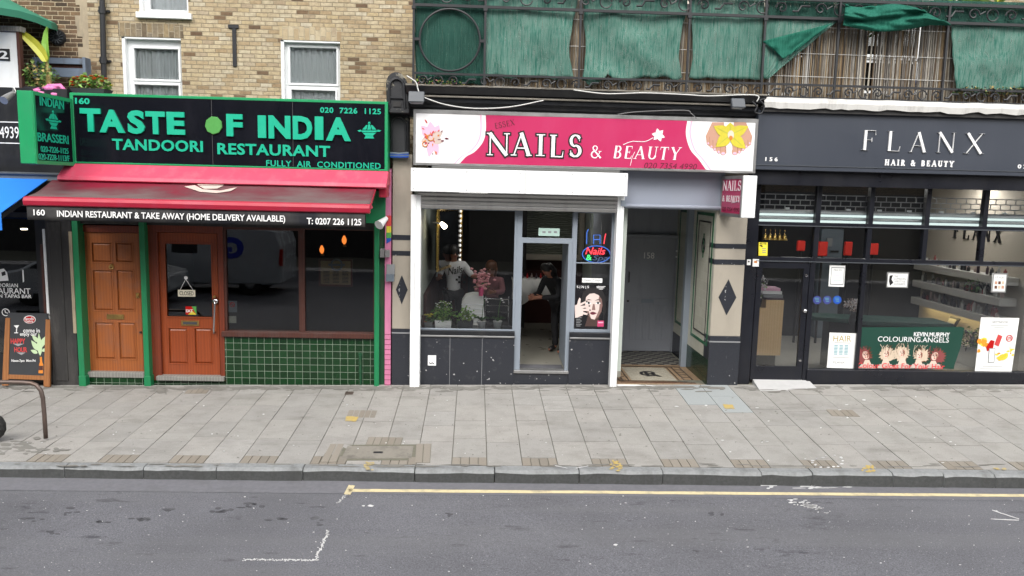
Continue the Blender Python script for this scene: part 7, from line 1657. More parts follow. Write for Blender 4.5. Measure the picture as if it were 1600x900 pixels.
t = thing('flower_bunch', 'bunch of white flowers beside the book pile on the pine desk', 'flowers', (st.x-.08, YD+.1, st.z)); m = MB(); roundpot(m, (st.x-.08, YD+.12, st.z), .05, .14, 'pot_dark'); m.build('vase', t, smooth=True); m = MB(); leaves(m, (st.x-.06, YD+.1, st.z+.32), (.1, .1, .2), 160, .06, ['flower_white', 'flower_white', 'leaf_pale']); m.build('blossom', t, weld=False)
YW2 = .55; q = FC.p(1328, 545, YW2); t = thing('flower_vase', 'white hydrangea heads in a dark vase behind the salon window', 'flowers', (q.x, YW2, FC.p(1335, 500, YW2).z)); zv = FC.p(1335, 500, YW2).z; xv = FC.p(1335, 500, YW2).x
m = MB(); m.lathe((xv, YW2, zv), [(.05, 0), (.07, .08), (.04, .18), (.045, .22)], 'pot_dark', 12); m.build('vase', t, smooth=True); m = MB(); leaves(m, (xv, YW2, zv+.34), (.16, .12, .1), 260, .045, ['flower_white', 'warm_white_print']); m.build('blossom', t, weld=False)
m = MB(); q = FC.p(1320, 508, 1.2); X0_, X1_ = FC.p(1270, 508, 1.2).x, FC.p(1480, 508, 1.2).x; zt = zv
m.prism([(X0_, 1.25, zt+.02), (FC.p(1345, 505, 1.2).x, .9, zt), (X1_, .9, zt-.02), (X1_, 1.5, zt-.02), (X0_, 1.7, zt+.02)], (0, 0, -.07), 'chair_teal'); m.box((X0_+.3, 1.2, ZS), (X1_-.1, 1.45, zt-.06), 'ink_black'); tag(m.build('window_counter', bevel=.006), 'dark teal window counter behind the banner in the salon', 'counter')
# bells
tb = []
for k_ in range(5):
    q = FC.p(1197+k_*7.6, 357+.35*k_, .6); z = q.z; m = MB(); m.lathe((q.x, .6, z), [(.052, -.06), (.05, -.05), (.033, -.02), (.028, .02), (.01, .045)], 'gold', 12); m.tube([(q.x, .6, z+.04), (q.x, .6, z+.12)], .006, 'gold', 5)
    tag(m.build('gold_bell', smooth=True), 'small gold bell hanging in a row of five inside the top of the salon door', 'bell', 'gold bells in a row')
# far wall items: grey cabinet, plus red panels added for a bus reflection
t = thing('grey_locker', 'tall grey cabinet with a dark handle at the back of the salon', 'cabinet', FC.p(1306, 392, 4.0)); q = FC.rect(1284, 347, 1319, 398, 4.0); m = MB(); m.box((q[0], 4.0, ZS), (q[2], 4.6, q[3]), 'locker_grey'); m.build('cabinet_body', t, bevel=.01)
m = MB(); w_ = q[2]-q[0]; m.box((q[0]+w_*.25, 3.985, q[1]+.32), (q[0]+w_*.5, 4.0, q[1]+.5), 'print_grey'); m.build('label_card', t); m = MB(); m.box((q[0]+w_*.45, 3.97, q[1]+.2), (q[0]+w_*.8, 4.0, q[1]+.24), 'ink_black'); m.build('handle', t)
for px, py, w_, h_, lab in ((1254, 373, 13, 16, 'red panel added for a bus reflection, nearest the salon door, seen high through the middle window row'), (1288, 378, 15, 23, 'largest red panel added for a bus reflection, in front of the grey cabinet in the salon'), (1328, 378, 12, 22, 'red panel added for a bus reflection in the second pane from the left beside a brown edge'), (1368, 379, 14, 18, 'red panel added for a bus reflection with a white stripe, seen through the third middle pane')):
    q = FC.rect(px-w_/2, py-h_/2, px+w_/2, py+h_/2, 3.4); t = thing('bus_reflection_panel', lab, 'screen', ((q[0]+q[2])/2, 3.4, q[1]), 'red panels standing in for a reflected bus')
    m = MB(); m.box((q[0], 3.4, q[1]), (q[2], 3.46, q[3]), 'bus_reflection_red'); m.build('panel_face', t, bevel=.015); m = MB(); m.tube([((q[0]+q[2])/2, 3.44, ZS), ((q[0]+q[2])/2, 3.44, q[3]-.02)], .025, 'ink_black', 6); m.build('post', t)
# ---- papers on the glass
YP = YC-.004+.045
def sheet_(name, label, cat, quad, mt, draw=None):
    m = MB(); m.prism([FC.p(x, y, YP) for x, y in quad], (0, .004, 0), mt); t = MB()
    cx = sum(x for x, _ in quad)/4; zb = max(y for _, y in quad); r = thing(name, label, cat, FC.p(cx, zb, YP)); m.build('sheet', r)
    if draw: draw(r)
    return r
yq = YP-.0012
def d_notice(r):
    m = MB(); m.holed(*FC.rect(1300, 407, 1321, 435, yq), [FC.rect(1301, 408.5, 1320, 433.5, yq)], yq, .001, 'print_grey'); ptext(m, FC, 'PRICES', 1311, 411.5, 13, 3, yq, 'print_grey', .001)
    for k_ in range(6): flat(m, FC, [(1304, 417+k_*2.6), (1317-(k_ % 2)*3, 417.3+k_*2.6), (1317-(k_ % 2)*3, 418.2+k_*2.6), (1304, 417.9+k_*2.6)], yq, 'pale_pink' if k_ % 2 else 'sticker_pale', .0008)
    m.build('print', r)
sheet_('price_notice', 'white A4 notice on the glass to the right of the salon door', 'notice', [(1298.5, 403.5), (1323, 404.5), (1321, 438.5), (1296.5, 437.5)], 'white_sheet', d_notice)
def d_award(r):
    m = MB(); m.holed(*FC.rect(1388.5, 415.5, 1422.5, 440.5, yq), [FC.rect(1390, 417.2, 1421, 438.8, yq)], yq-.004, .006, 'silver'); flat(m, FC, [(1393, 421), (1398, 420), (1396, 427), (1399, 432), (1394, 437), (1392, 430)], yq, 'ink_black', .001); ptext(m, FC, 'THE', 1403, 422, 6, 2.6, yq, 'print_grey', .001); ptext(m, FC, 'LONDON', 1409, 426, 18, 3.3, yq, 'print_grey', .001); ptext(m, FC, 'LIFESTYLE', 1409, 430.3, 18, 3, yq, 'print_grey', .001); ptext(m, FC, 'AWARDS', 1409, 434.6, 18, 3.3, yq, 'print_grey', .001); m.build('print', r)
sheet_('award_certificate', 'small silver framed award certificate with a black swirl on the salon window', 'certificate', [(1389, 416), (1422.5, 417), (1422, 440.5), (1388.5, 439.5)], 'white_sheet', d_award)
def d_photos(r):
    m = MB(); m.holed(*FC.rect(1554, 418, 1576.5, 449, yq), [FC.rect(1555.5, 420, 1575, 447, yq)], yq-.004, .006, 'silver')
    for i in range(3):
        for j in range(2): flat(m, FC, [(1558+i*5.4, 431+j*7), (1562+i*5.4, 431.2+j*7), (1562+i*5.4, 436+j*7), (1558+i*5.4, 435.8+j*7)], yq, ['skin', 'hair_brown', 'hair_blond'][(i+j) % 3], .001)
    ptext(m, FC, 'STYLES', 1565.5, 425, 14, 3, yq, 'print_grey', .001); m.build('print', r)
sheet_('photo_card', 'small framed card of six tiny photos at the right of the salon window', 'card', [(1554, 418), (1577, 419), (1576, 449.5), (1553, 448.5)], 'white_sheet', d_photos)
def d_yellow(r):
    m = MB(); flat(m, FC, [(1187.5, 371.5), (1191, 370.5), (1193.5, 373), (1192, 374)], yq, 'ink_black', .001); ptext(m, FC, 'VOTE', 1193.5, 368.6, 11, 3, yq, 'ink_black', .001, bold=.02)
    for k_ in range(3): flat(m, FC, [(1192, 376+k_*3), (1198, 376.2+k_*3), (1198, 377.4+k_*3), (1192, 377.2+k_*3)], yq, 'print_grey', .001)
    m.build('print', r)
sheet_('yellow_notice', 'small bright yellow notice at the left above the salon door', 'notice', [(1187, 366.5), (1201, 367), (1200, 388), (1186, 387.5)], 'paper_yellow', d_yellow)
for k_, (x, lab) in enumerate(((1278.4, 'left of three round blue stickers on the salon glass'), (1294.4, 'middle of three round blue stickers on the salon glass'), (1310.5, 'brightest and rightmost of three round blue stickers on the salon glass'))):
    r = thing('round_sticker', lab, 'sticker', FC.p(x, 466, YP), 'round blue stickers on the salon window'); m = MB(); m.prism([FC.p(a, b_, YP) for a, b_ in disc(x, 459.5, 6.8, 6.8, 20)], (0, .003, 0), ['print_blue', 'print_blue', 'sticker_blue'][k_]); m.build('disc', r)
    m = MB()
    for j in range(3): flat(m, FC, [(x-4+j, 456+j*2.6), (x+3, 456.1+j*2.6), (x+3, 457+j*2.6), (x-4+j, 456.9+j*2.6)], yq, 'print_teal', .001)
    m.build('print', r)
for x, y, w_, h_, lab in ((1181.5, 399, 10, 12, 'white intercom sticker on the black frame left of the salon door'), (1170.5, 398, 6, 9, 'tiny white label on the black frame beside the wide pilaster')):
    m = MB(); m.pbox(FC, x-w_/2, y-h_/2, x+w_/2, y+h_/2, YC-.012, .012, 'white_sheet'); m.pbox(FC, x-w_/4, y-h_/4, x+w_/5, y, YC-.014, .004, 'bottle_orange' if w_ > 8 else 'ink_black'); tag(m.build('frame_label'), lab, 'label')
def d_hair(r):
    m = MB(); ptext(m, FC, 'HAIR', 1319, 523, 29, 10, yq, 'straw', .001); flat(m, FC, [(1306, 529.5), (1332, 530.2), (1332, 531), (1306, 530.3)], yq, 'print_grey', .0008)
    for i in range(3):
        for j in range(7): flat(m, FC, [(1306+i*8.4-j*.15, 534+j*2.4), (1312+i*8.4-j*.15, 534.2+j*2.4), (1312+i*8.4-j*.15, 535.5+j*2.4), (1306+i*8.4-j*.15, 535.3+j*2.4)], yq, 'print_teal', .0008)
    ptext(m, FC, 'FLANX', 1314, 563, 19, 3.6, yq, 'print_grey', .001); flat(m, FC, [(1304, 554), (1330, 555), (1330, 555.7), (1304, 554.7)], yq, 'print_grey', .0008); m.build('print', r)
sheet_('hair_price_poster', 'white HAIR price poster standing at the bottom of the left salon pane', 'poster', [(1298.5, 513), (1342, 514.5), (1337.5, 573.5), (1294, 572)], 'white_sheet', d_hair)
def d_banner(r):
    m = MB(); m.ppoly(FC, [(1508, 504.5), (1514, 506), (1509, 540), (1499, 574), (1488, 573.5), (1503, 540)], YP+.002, .01, 'banner_green'); m.build('curled_edge', r)
    m = MB(); ptext(m, FC, 'KEVIN.MURPHY', 1462.5, 516.8, 57.5, 7, yq, 'white_print', .001, bold=.02); ptext(m, FC, 'COLOURING.ANGELS', 1433.3, 525, 114, 8.4, yq, 'white_print', .001); m.build('lettering', r)
    for hx, hy, hm, tilt in ((1359, 551, 'hair_auburn', -4), (1389, 549, 'hair_blond', 2), (1416, 547, 'hair_blond', -1), (1442, 551, 'hair_blond', 4), (1466, 553, 'hair_auburn', 5)):
        m = MB()
        for lay, mm, k_ in ((0, 'hair_brown', 1.0), (1, hm, .97), (2, hm, .8)):
            P = []
            for i in range(44):
                t_ = rad(155-310*i/43+90)*-1; r_ = k_*random.uniform(9, 12.5)*(1.25 if i % 3 == 0 else 1); P.append((hx+tilt*.9+r_*1.08*math.cos(t_)+tilt*.5, hy+1+r_*math.sin(t_)))
            flat(m, FC, P, yq-.0006*lay, mm, .0003)
        for i in range(12):
            x = hx+random.uniform(-9, 9); P = curve_pts([(x, hy+random.uniform(-2, 4)), (x+random.uniform(-3, 3)+tilt*.4, hy-8), (x+random.uniform(-5, 5)+tilt, hy-13-random.uniform(0, 4))], 4)
            m.tube([FC.p(px_, py_, yq-.002) for px_, py_ in P], .003, hm if i % 3 else 'hair_brown', 4)
        flat(m, FC, [(hx-8, 571), (hx-3, hy+8), (hx+4, hy+8), (hx+9, 571)], yq-.0032, 'print_skin', .0002); flat(m, FC, [(hx-14, 573), (hx-9, 566), (hx+10, 566), (hx+15, 573.5)], yq-.0036, 'warm_white_print', .0002)
        P = [(hx+tilt*.5+5.2*math.cos(t_)+tilt*.25*math.sin(-t_), hy+7*math.sin(t_)) for t_ in [k_*.45 for k_ in range(14)]]; flat(m, FC, P, yq-.004, 'print_skin', .0002); flat(m, FC, [(hx+tilt*.5+1, hy-6), (hx+tilt*.5+4.6, hy-3), (hx+tilt*.5+4.8, hy+2), (hx+tilt*.5+2, hy+6.4), (hx+tilt*.5+2.6, hy)], yq-.0042, 'skin_shadow', .0001)
        for dx in (-2, 2.2): flat(m, FC, disc(hx+tilt*.5+dx, hy-1.2, 1.3, .6, 8), yq-.0044, 'ink_black', .0002)
        flat(m, FC, [(hx+tilt*.5-.4, hy), (hx+tilt*.5+.4, hy), (hx+tilt*.5+.7, hy+2.2), (hx+tilt*.5-.7, hy+2.2)], yq-.0044, 'skin_shadow', .0002); flat(m, FC, petal(hx+tilt*.5-1.8, hy+4, 0, 3.6, .7), yq-.0044, 'chalk_red', .0002)
        m.build('printed_woman', r)
    m = MB(); ptext(m, FC, 'Colour Gloss For Your Hair', 1415, 569.3, 141, 9, yq-.006, 'red_letter', .001, bold=.012); m.build('red_lettering', r)
sheet_('colour_banner', 'dark green hair colour banner with five windswept women along the bottom of the window', 'banner', [(1350.5, 504.5), (1509, 504.5), (1500, 574.5), (1346, 573.5)], 'banner_green', d_banner)
def d_citrus(r):
    m = MB(); ptext(m, FC, 'SKEYNDOR', 1570, 497, 25, 3.6, yq, 'print_grey', .001)
    for j, w_ in enumerate((14, 8, 10)): flat(m, FC, [(1569-w_, 502+j*3.6), (1569+w_, 502.3+j*3.6), (1569+w_, 503+j*3.6), (1569-w_, 502.7+j*3.6)], yq, 'print_grey', .0008)
    for j, w_ in enumerate((16, 20)): flat(m, FC, [(1562-w_, 570+j*4), (1562+w_, 570.6+j*4), (1562+w_, 571.2+j*4), (1562-w_, 570.6+j*4)], yq, 'print_grey', .0008)
    for i in range(20): a = random.uniform(0, 6.28); rr = abs(random.gauss(0, 7)); flat(m, FC, blob(1545+rr*math.cos(a)*.8, 531+rr*math.sin(a), random.uniform(1.5, 6), random.uniform(1.5, 6), 9), yq-.0001*i, random.choice(['orange_print', 'yellow_print', 'orange_print']), .00005)
    for i in range(14): flat(m, FC, blob(1577+random.gauss(0, 9), 551+random.gauss(0, 5), random.uniform(1, 4), random.uniform(1, 3), 8), yq-.0024-.0001*i, random.choice(['orange_print', 'yellow_print']), .00005)
    for i in range(6): flat(m, FC, blob(1590+random.gauss(0, 3), 543+random.gauss(0, 4), random.uniform(1, 3), random.uniform(1, 3), 8), yq-.004-.0001*i, 'yellow_print', .00005)
    m.build('splash_print', r)
    m = MB(); flat(m, FC, [(1568, 517), (1575, 520), (1570, 537), (1563, 534)], yq-.005, 'chalk_red', .0005); flat(m, FC, [(1557, 526), (1563, 528), (1561, 541), (1552, 545), (1550, 538)], yq-.0056, 'tail_red', .0005); flat(m, FC, [(1555, 540), (1565, 540), (1564.5, 564), (1554.5, 564)], yq-.0062, 'print_grey', .0005); flat(m, FC, [(1556, 541), (1564, 541), (1563.5, 563), (1555.5, 563)], yq-.0068, 'white_sheet', .0005); flat(m, FC, disc(1576, 552, 10, 8, 16, -35, 150), yq-.0074, 'yellow_print', .0005); flat(m, FC, disc(1575.5, 551.6, 8, 6.2, 16, -35, 150), yq-.008, 'flower_yellow', .0005); m.build('product_print', r)
    m = MB(); q = FC.p(1586, 523.5, yq); m.tube([(q.x+.05*math.cos(a*.35), yq-.001, q.z+.05*math.sin(a*.35)) for a in range(18)], .008, 'chalk_red', 5, closed=True); ptext(m, FC, '20%', 1586, 523.5, 7.5, 5, yq, 'chalk_red', .001, bold=.02); m.build('red_ring', r)
sheet_('citrus_poster', 'white skincare poster with orange splashes and a red tube at the right edge', 'poster', [(1539.5, 489), (1600, 490.5), (1593, 581), (1534, 579)], 'white_sheet', d_citrus)
# ================================================================== roof terrace over the nail bar: railing, netting, reeds
XB0, XB1 = FD.p(645, 60).x, FD.p(2050, 60).x
tl = thing('shop_roof', 'flat roof and pale peeling ledge of the hair salon under the balcony railing', 'roof', (7, .5, FC.p(1400, 176, 0).z))
zl0, zl1 = FC.p(1400, 172.5, -.3).z, FC.p(1400, 158, -.3).z
m = MB(); n = 80; V = []; xa, xb = FC.p(1188, 160).x, XE
for i in range(n+1):
    x = xa+(xb-xa)*i/n; d_ = noise.noise(Vector((x*3, 1, 1)))*.03+random.uniform(-.008, .008); V += [(x, -.22, zl0+.02+d_*1.4), (x, -.32, zl0-.005+d_*1.4), (x, -.33, zl0+.5*(zl1-zl0)+d_*.3), (x, -.3, zl1+d_*.4), (x, .6, zl1+.02)]
m.mesh(V, [[i*5+j, i*5+5+j, i*5+6+j, i*5+j+1] for i in range(n) for j in range(4)], 'lead_white'); m.build('peeling_ledge', tl)
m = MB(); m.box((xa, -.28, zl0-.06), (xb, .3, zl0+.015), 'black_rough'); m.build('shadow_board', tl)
zr_ = FD.p(1000, 146, .1).z
m = MB(); m.box((XB0, .3, zr_-.5), (XE, 3.0, zr_-.12), 'rubber_grey'); m.build('roof_deck', tl)

YR_ = 0.0
rl = thing('balcony_railing', 'black wrought iron balcony railing with scroll friezes and a big ring over the nail bar', 'railing', FD.p(1120, 150, YR_))
zz = lambda y, Y=YR_: FD.p(1124, y, Y).z
zU, zL, zM, zB_ = zz(-5), zz(23.5), zz(128.5), zz(149)
def bar(m, z, r): m.box((XB0, YR_-r, z-r), (XB1, YR_+r, z+r), 'iron_black')
for z, r in ((zU, .022), (zL, .02), (zM, .016), (zB_, .014)):
    m = MB(); bar(m, z, r); m.build('rail', rl)
for px in (646, 753, 897, 1064, 1182, 1298, 1472, 1640):
    m = MB(); x = FD.p(px, 66, YR_).x; m.box((x-.016, YR_-.018, zB_), (x+.016, YR_+.018, zU), 'iron_black'); m.box((x-.03, YR_-.03, zL-.06), (x+.03, YR_+.03, zL-.02), 'iron_black'); m.build('post', rl)
m = MB(); c = FD.p(700.5, 58, YR_); m.tube([(c.x+.455*math.cos(a*math.pi/20), YR_, c.z+.455*math.sin(a*math.pi/20)) for a in range(40)], .017, 'iron_black', 7, closed=True)
for dx in (-.49, .49): m.box((c.x+dx-.04, YR_-.02, c.z-.02), (c.x+dx+.04, YR_+.02, c.z+.02), 'iron_black')
m.build('ring', rl)
def spiral(m, cx, cz, R_, sx, sz, r): m.tube([(cx+sx*R_*(1-t_/15)*math.cos(t_*.62), YR_, cz+sz*R_*(1-t_/15)*math.sin(t_*.62)) for t_ in range(14)], r, 'iron_black', 5)
def frieze(z0, z1, step, nm, x_start):
    m = MB(); x = x_start; h = (z1-z0)/2; cz = (z0+z1)/2; i = 0
    while x < XB1:
        if i % 4 == 0: spiral(m, x, cz, h*.92, 1, 1, .013); m.tube([(x+h*.9, YR_, cz), (x+step*.6, YR_, cz+h*.5)], .011, 'iron_black', 5)
        elif i % 4 == 1: m.tube([(x+h*.85*math.cos(a*.5), YR_, cz+h*.85*math.sin(a*.5)) for a in range(13)], .011, 'iron_black', 5, closed=False)
        elif i % 4 == 2: spiral(m, x, cz, h*.92, -1, 1, .013)
        else: m.tube([(x-step*.45, YR_, cz-h*.4), (x-.05, YR_, cz-h*.4), (x, YR_, cz+h*.35), (x+step*.45, YR_, cz+h*.35)], .016, 'iron_black', 5)
        x += step; i += 1
    m.build(nm, rl)
frieze(zL+.03, zU-.03, .3, 'scroll_frieze', XB0+.2); frieze(zB_+.012, zM-.018, .235, 'scroll_frieze', XB0+.15)

rs = thing('reed_screen', 'weathered brown and grey reed screening behind the balcony railing', 'screen', FD.p(1120, 150, .2))
m = MB(); rr = random.Random(9); x = XB0
while x < XB1:
    w_ = rr.uniform(.008, .02); px = project((x, .2, 3.5))[0]; gap = 1226 < px < 1243 or 1337 < px < 1349
    p_ = .97
    if rr.random() < p_ and not (gap and rr.random() < .62):
        z0 = zB_-.15+rr.uniform(-.1, .06); z1 = zU+rr.uniform(-.25, .03); l = rr.uniform(-.03, .03); y = .16+rr.uniform(0, .05)
        m.prism([(x, y, z0), (x+w_, y, z0), (x+w_+l, y, z1), (x+l, y, z1)], (0, .012, 0), 'reed_grey' if (rr.random() < (.75 if 1350 < px < 1440 else .3 if 1180 < px < 1480 else .15)) else 'reed')
    x += rr.uniform(.006, .0125)
m.build('reed', rs, weld=False)
m = MB()
for q in ((1246, 52, 1253, 136), (1335, 50, 1337.5, 140), (1338, 92, 1427, 95.5), (1270, 50, 1346, 52.5), (1222, 87, 1243, 89)): m.pbox(FD, *q, .185, .02, 'lead_white')
m.build('batten', rs)
m = MB()
for z in (zM+.15, (zM+zL)/2, zL-.1): m.tube([(XB0, .155, z), (XB1, .155, z)], .004, 'wire_white', 4)
m.build('binding_wire', rs)

def net(label, tl_, tr_, br_, bl_, Y, mt, bulge=.05, hem=.05, nx=36, ny=26, seed=0, name='shade_net', fold=0.0, cl=0.0, cr=0.0):
    m = MB(); V = []; rn = random.Random(seed)
    off = [rn.uniform(0, 50) for _ in range(3)]
    for j in range(ny+1):
        v = j/ny
        for i in range(nx+1):
            u = i/nx; x = (tl_[0]*(1-u)+tr_[0]*u)*(1-v)+(bl_[0]*(1-u)+br_[0]*u)*v; y = (tl_[1]*(1-u)+tr_[1]*u)*(1-v)+(bl_[1]*(1-u)+br_[1]*u)*v
            hemw = 3.2*hem/.05*(noise.noise(Vector((u*6+off[0], 2, 0)))+.4*noise.noise(Vector((u*22+off[0], 5, 0))))*v**3
            sidew = 2.2*noise.noise(Vector((v*6, off[1], 3)))*(abs(u-.5)*2)**4*(1 if v > .05 else 0)
            b_ = bulge*(noise.noise(Vector((u*3+off[2], v*2.5, 0)))+.4*noise.noise(Vector((u*9, v*5+off[2], 2)))+fold*.6*math.sin(u*16+v*6))*(v*(1.3-v))**.5 - .05*bulge
            cv = math.sin(math.pi*min(1, max(0, (v-.1)/.9))**1.4); sidew += cv*(cl*(1-u)**5-cr*u**5); V.append(FD.p(x+sidew, y+hemw, Y+b_-.02))
    m.mesh(V, [[j*(nx+1)+i, j*(nx+1)+i+1, (j+1)*(nx+1)+i+1, (j+1)*(nx+1)+i] for j in range(ny) for i in range(nx)], mt)
    o = tag(m.build(name, smooth=True), label, 'shade netting', 'green shade nets tied along the balcony railing'); s_ = o.modifiers.new('thick', 'SOLIDIFY'); s_.thickness = .003; return o
YN = .09
net('green shade net behind the big iron ring at the left end of the railing', (649, -14), (753, -10), (752, 127), (648, 124), YN, 'net_dark', .03, .05, seed=1)
net('wide faded green shade net just right of the iron ring panel', (754, -26), (894, -20), (889, 118), (753, 116), YN, 'net_green', .08, .08, seed=2, cr=9)
net('pale green shade net bulging in the middle of the railing with a crumpled hem', (900, -20), (1062, -10), (1056, 118), (901, 124), YN, 'net_green', .12, .22, seed=3, cl=5, cr=8)
net('flat green shade net between the two gaps over the word BEAUTY', (1066, -10), (1181, -4), (1178, 124), (1066, 121), YN, 'net_green', .05, .04, seed=4, cl=5)
net('green net folded into a triangle hanging beside the bare reed section', (1183, 27), (1296, 34), (1190, 124), (1181, 122), YN-.03, 'net_green', .07, .03, seed=5, fold=.3)
net('loose turned down flap of net over the folded triangle', (1180, 64), (1288, 37), (1232, 80), (1214, 92), YN-.1, 'net_bundle', .06, .03, nx=20, ny=12, seed=6, fold=.5)
net('right hand green net with a ragged left edge at the edge of the photo', (1476, 38), (1640, 46), (1640, 146), (1493, 149), YN-.02, 'net_green', .08, .1, seed=7)
net('dark green net strip backing the upper scroll frieze at the right', (1184, -6), (1640, 8), (1640, 46), (1184, 27), YN, 'net_dark', .02, .02, nx=50, ny=8, seed=8)
# bundle thrown over the top rail
m = MB(); V = []; nx, ny = 50, 20
for j in range(ny+1):
    v = j/ny
    for i in range(nx+1):
        u = i/nx; topx = 1308+ (1420-1308)*u; topy = 9+3*math.sin(u*7)+2*u; botx = 1306+(1478-1306)*u; boty = 40+12*math.sin(math.pi*min(1, u*1.25))*(1-u*.4)+2*u
        x = topx*(1-v)+botx*v; y = topy*(1-v)+boty*v; f_ = .06*math.sin(v*11+u*3.5+2*noise.noise(Vector((u*4, v*4, 0))))+.05*noise.noise(Vector((u*7, v*7, 3)))
        V.append(FD.p(x, y, -.1-.08*math.sin(math.pi*v)+f_))
m.mesh(V, [[j*(nx+1)+i, j*(nx+1)+i+1, (j+1)*(nx+1)+i+1, (j+1)*(nx+1)+i] for j in range(ny) for i in range(nx)], 'net_bundle'); o = tag(m.build('net_bundle', smooth=True), 'deep green net thrown in folds over the top rail above the reeds', 'shade netting', 'green shade nets tied along the balcony railing'); o.modifiers.new('thick', 'SOLIDIFY').thickness = .02

# set-back house behind the railing
hb = thing('rear_house', 'set back house with dark windows in cream walls behind the balcony reeds', 'house', (5, 2.2, zr_))
X0, X1 = FD.p(650, 50, 2.2).x, FD.p(2100, 50, 2.2).x; za, zc_ = zr_-.12, FD.p(1124, -140, 2.2).z
wins = [FD.rect(1240, 70, 1262, 150, 2.2), FD.rect(1190, 30, 1238, 150, 2.2), FD.rect(1338, 96, 1432, 150, 2.2), FD.rect(1338, 40, 1432, 92, 2.2)]
xsplit = FD.p(1500, 8, 2.2).x
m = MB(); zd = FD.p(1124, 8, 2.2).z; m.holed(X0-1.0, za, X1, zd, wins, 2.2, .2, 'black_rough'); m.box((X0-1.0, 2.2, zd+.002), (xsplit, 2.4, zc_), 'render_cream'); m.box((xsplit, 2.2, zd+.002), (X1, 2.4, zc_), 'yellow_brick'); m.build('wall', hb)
m = MB(); m.box((X0, 2.5, za), (X1, 2.6, zc_), 'dark_room'); m.build('interior', hb)
for w_ in wins[1:]:
    m = MB(); m.holed(w_[0], w_[1], w_[2], w_[3], [(w_[0]+.05, w_[1]+.05, w_[2]-.05, w_[3]-.05)], 2.22, .05, 'upvc'); o = m.build('window', hb); m = MB(); m.box((w_[0]+.04, 2.24, w_[1]+.04), (w_[2]-.04, 2.246, w_[3]-.04), 'pane_dark'); m.build('pane', o)
# dark back of the reeds lower down: a terrace cupboard of shade
def palm(label, px, py, Y, n, L_, mt):
    q = FD.p(px, py, Y); t = thing('potted_palm', label, 'plant', (q.x, Y, zr_-.12), 'palms on the roof terrace'); m = MB(); roundpot(m, (q.x, Y, zr_-.12), .18, .3, 'pot_grey'); m.tube([(q.x, Y, zr_+.1), (q.x, Y, q.z-.1)], .04, 'straw', 7); m.build('stem', t)
    m = MB()
    for i in range(n):
        a = random.uniform(0, 6.28); e = random.uniform(-.1, .9); d = Vector((math.cos(a), math.sin(a)*.6, e)); blade(m, [Vector((q.x, Y, q.z-.1))+d*L_*k_*.25+Vector((0, 0, -.05*k_*k_*L_*.4)) for k_ in range(5)], .03, mt[i % len(mt)])
    m.build('frond', t)
palm('spiky green palm showing above the top rail right of the bundled net', 1478, 2, 1.2, 26, .55, ['leaf_a', 'leaf_b', 'leaf_pale'])
palm('yellowing palm in front of the brick at the top right corner', 1548, 6, 1.3, 14, .5, ['leaf_yellow', 'leaf_c'])
m = MB(); 
for k_ in range(16): 
    q = FD.p(1405+random.uniform(-22, 30), 138+random.uniform(-6, 6), .32); m.lathe((q.x, .32+random.uniform(-.05, .08), q.z), [(.004, -.06), (.06, -.02), (.07, .03), (.004, .06)], random.choice(['print_blue', 'sticker_blue', 'print_blue']), 7)
tag(m.build('blue_bag', smooth=True), 'crumpled dark blue plastic bag behind the lower scrolls of the railing', 'bag')
t = thing('ledge_weeds', 'dry weeds growing along the ledge below the right hand green net', 'plant', FD.p(1560, 150, -.1))
m = MB()
for k_ in range(9): q = FD.p(1498+k_*14, 147+k_*.4, .05); leaves(m, (q.x, .05, q.z), (.12, .06, .07), 36, .06, ['leaf_b', 'straw', 'hair_black'])
m.build('foliage', t, weld=False)
t = thing('ledge_plants', 'small weeds and rubble on the ledge at the left foot of the railing', 'plant', FD.p(670, 122, .05))
m = MB(); 
for k_ in range(5): q = FD.p(655+k_*14, 120+k_*1.5, .05); leaves(m, (q.x, .05, q.z), (.12, .05, .06), 22, .05, ['leaf_pale', 'straw', 'leaf_c', 'flower_pink'])
m.build('foliage', t, weld=False)
# side wall between the yellow brick house and the balcony
m = MB(); a = FD.p(643, 60, .05).x

# ================================================================== the other side of the street (mirrored in the glass)
op = thing('opposite_terrace', 'brick terrace with shopfronts on the camera side of the street', 'house', (0, -22, zroad(0, 0)))
Yo = -21.5; m = MB(); hl = []
for i in range(9):
    x = -22+i*5.2
    for z in (4.6, 7.6): hl += [(x, z, x+1.1, z+1.8), (x+2.4, z, x+3.5, z+1.8)]
m.holed(-26, 3.3, 28, 10.5, hl, Yo-.3, .3, 'brown_brick'); m.build('wall', op)
m = MB(); m.box((-26, Yo-.25, -.3), (28, Yo, 3.3), 'black_rough'); m.build('shopfront', op)
m = MB(); m.box((-26, Yo-3, 3.2), (28, Yo-1, 10.6), 'dark_room'); m.build('interior', op)
for h_ in hl[::1]:
    m = MB(); m.holed(*h_, [(h_[0]+.08, h_[1]+.08, h_[2]-.08, h_[3]-.08)], Yo-.2, .08, 'upvc'); m.build('window', op)
m = MB(); m.box((-26, Yo-.05, 2.5), (28, Yo+.2, 3.3), 'slate_paint'); m.build('fascia', op)
sheet('opposite_pavement', [-40, 40], [-21.6, -17.5], lambda x, y: zroad(x, y)+.12, 'slab_joint')

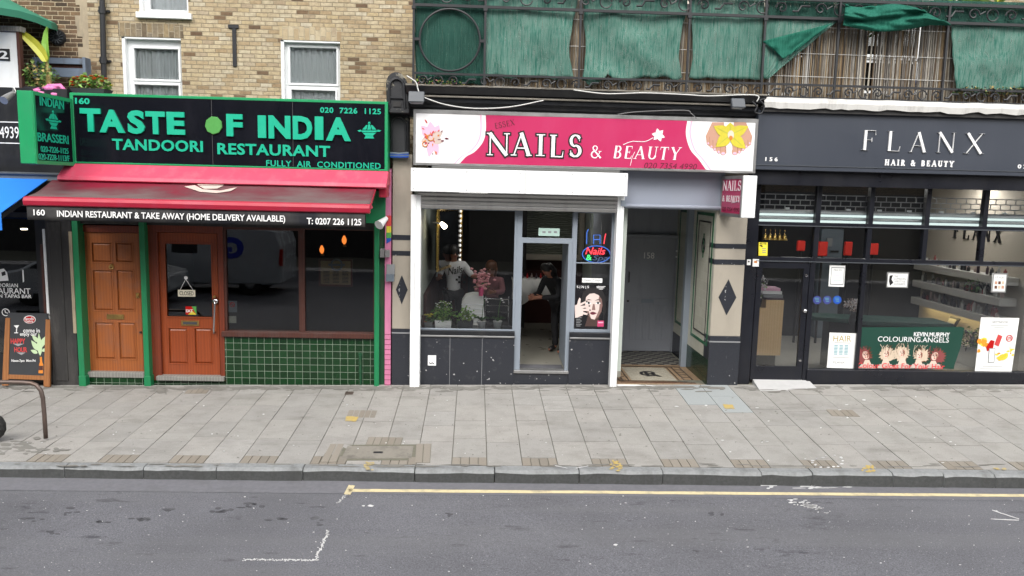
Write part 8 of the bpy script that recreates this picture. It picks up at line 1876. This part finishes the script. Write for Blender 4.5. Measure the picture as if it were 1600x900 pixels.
def wheel(parent, x, y, r, w_=.2):
    m = MB(); z = zroad(x, y)+r; m.lathe((x, y, z), [(r*.6, -w_/2), (r*.95, -w_/2), (r, -w_*.35), (r, w_*.35), (r*.95, w_/2), (r*.6, w_/2)], 'tyre', 20, 'y'); o = m.build('wheel', parent)
    m = MB(); m.lathe((x, y, z), [(r*.1, -w_/2-.01), (r*.3, -w_/2-.02), (r*.62, -w_/2+.03), (r*.62, w_/2-.03), (r*.3, w_/2+.02), (r*.1, w_/2+.01)], 'silver', 14, 'y'); m.build('rim', o)
def vehicle(name, label, cat, x0, y0, w_, prof, glassp, body, r, wx, flip=1):
    """prof: side outline (length, height) of the body; glassp: list of side window outlines"""
    z0 = zroad(x0, y0); t = thing(name, label, cat, (x0, y0, z0)); m = MB(); P = [(x0+flip*a, y0-w_/2, z0+h_) for a, h_ in prof]; m.prism(P, (0, w_, 0), body); m.build('body', t, bevel=.06)
    for g in glassp:
        m = MB(); m.prism([(x0+flip*a, y0-w_/2-.006, z0+h_) for a, h_ in g], (0, w_+.012, 0), 'van_glass'); m.build('side_window', t)
    for a in wx:
        for sy in (-1, 1): wheel(t, x0+flip*a, y0+sy*(w_/2-.12), r)
    return t, z0
t, z0 = vehicle('white_van', 'white van with a blue round logo parked on the camera side of the road', 'van', -5.9, -11.6, 1.9, [(0, .35), (0, 1.5), (.15, 1.95), (.5, 2.02), (3.2, 2.02), (3.5, 1.95), (4.3, 1.2), (4.95, 1.0), (5.05, .4), (4.6, .32), (.4, .32)], [[(3.35, 1.25), (3.55, 1.8), (3.75, 1.68), (4.2, 1.2)], [(2.45, 1.25), (2.45, 1.8), (3.2, 1.8), (3.2, 1.25)]], 'van_white', .33, (.95, 4.05), flip=-1)
m = MB(); text(m, 'G', (-7.3, -10.648, z0+1.42), .62, .66, 'logo_blue', .01, ex=Vector((-1, 0, 0)), en=Vector((0, 1, 0)), bold=.05); m.build('logo', t)
m = MB(); m.box((-5.94, -10.75, z0+.9), (-5.87, -10.6, z0+1.4), 'tail_red'); m.build('tail_light', t)
t, z0 = vehicle('silver_car', 'silver car parked on the camera side of the road behind the van', 'car', -12.6, -8.9, 1.75, [(0, .4), (.05, .85), (.6, .95), (1.5, 1.42), (2.9, 1.45), (3.7, .98), (4.3, .85), (4.4, .4), (3.9, .28), (.4, .28)], [[(.85, .98), (1.5, 1.36), (2.1, 1.38), (2.1, .98)], [(2.2, .98), (2.2, 1.38), (2.85, 1.38), (3.5, .98)]], 'car_silver', .31, (.8, 3.6))
m = MB(); m.box((-12.62, -9.6, z0+.65), (-12.54, -9.25, z0+.82), 'tail_red'); m.build('tail_light', t)
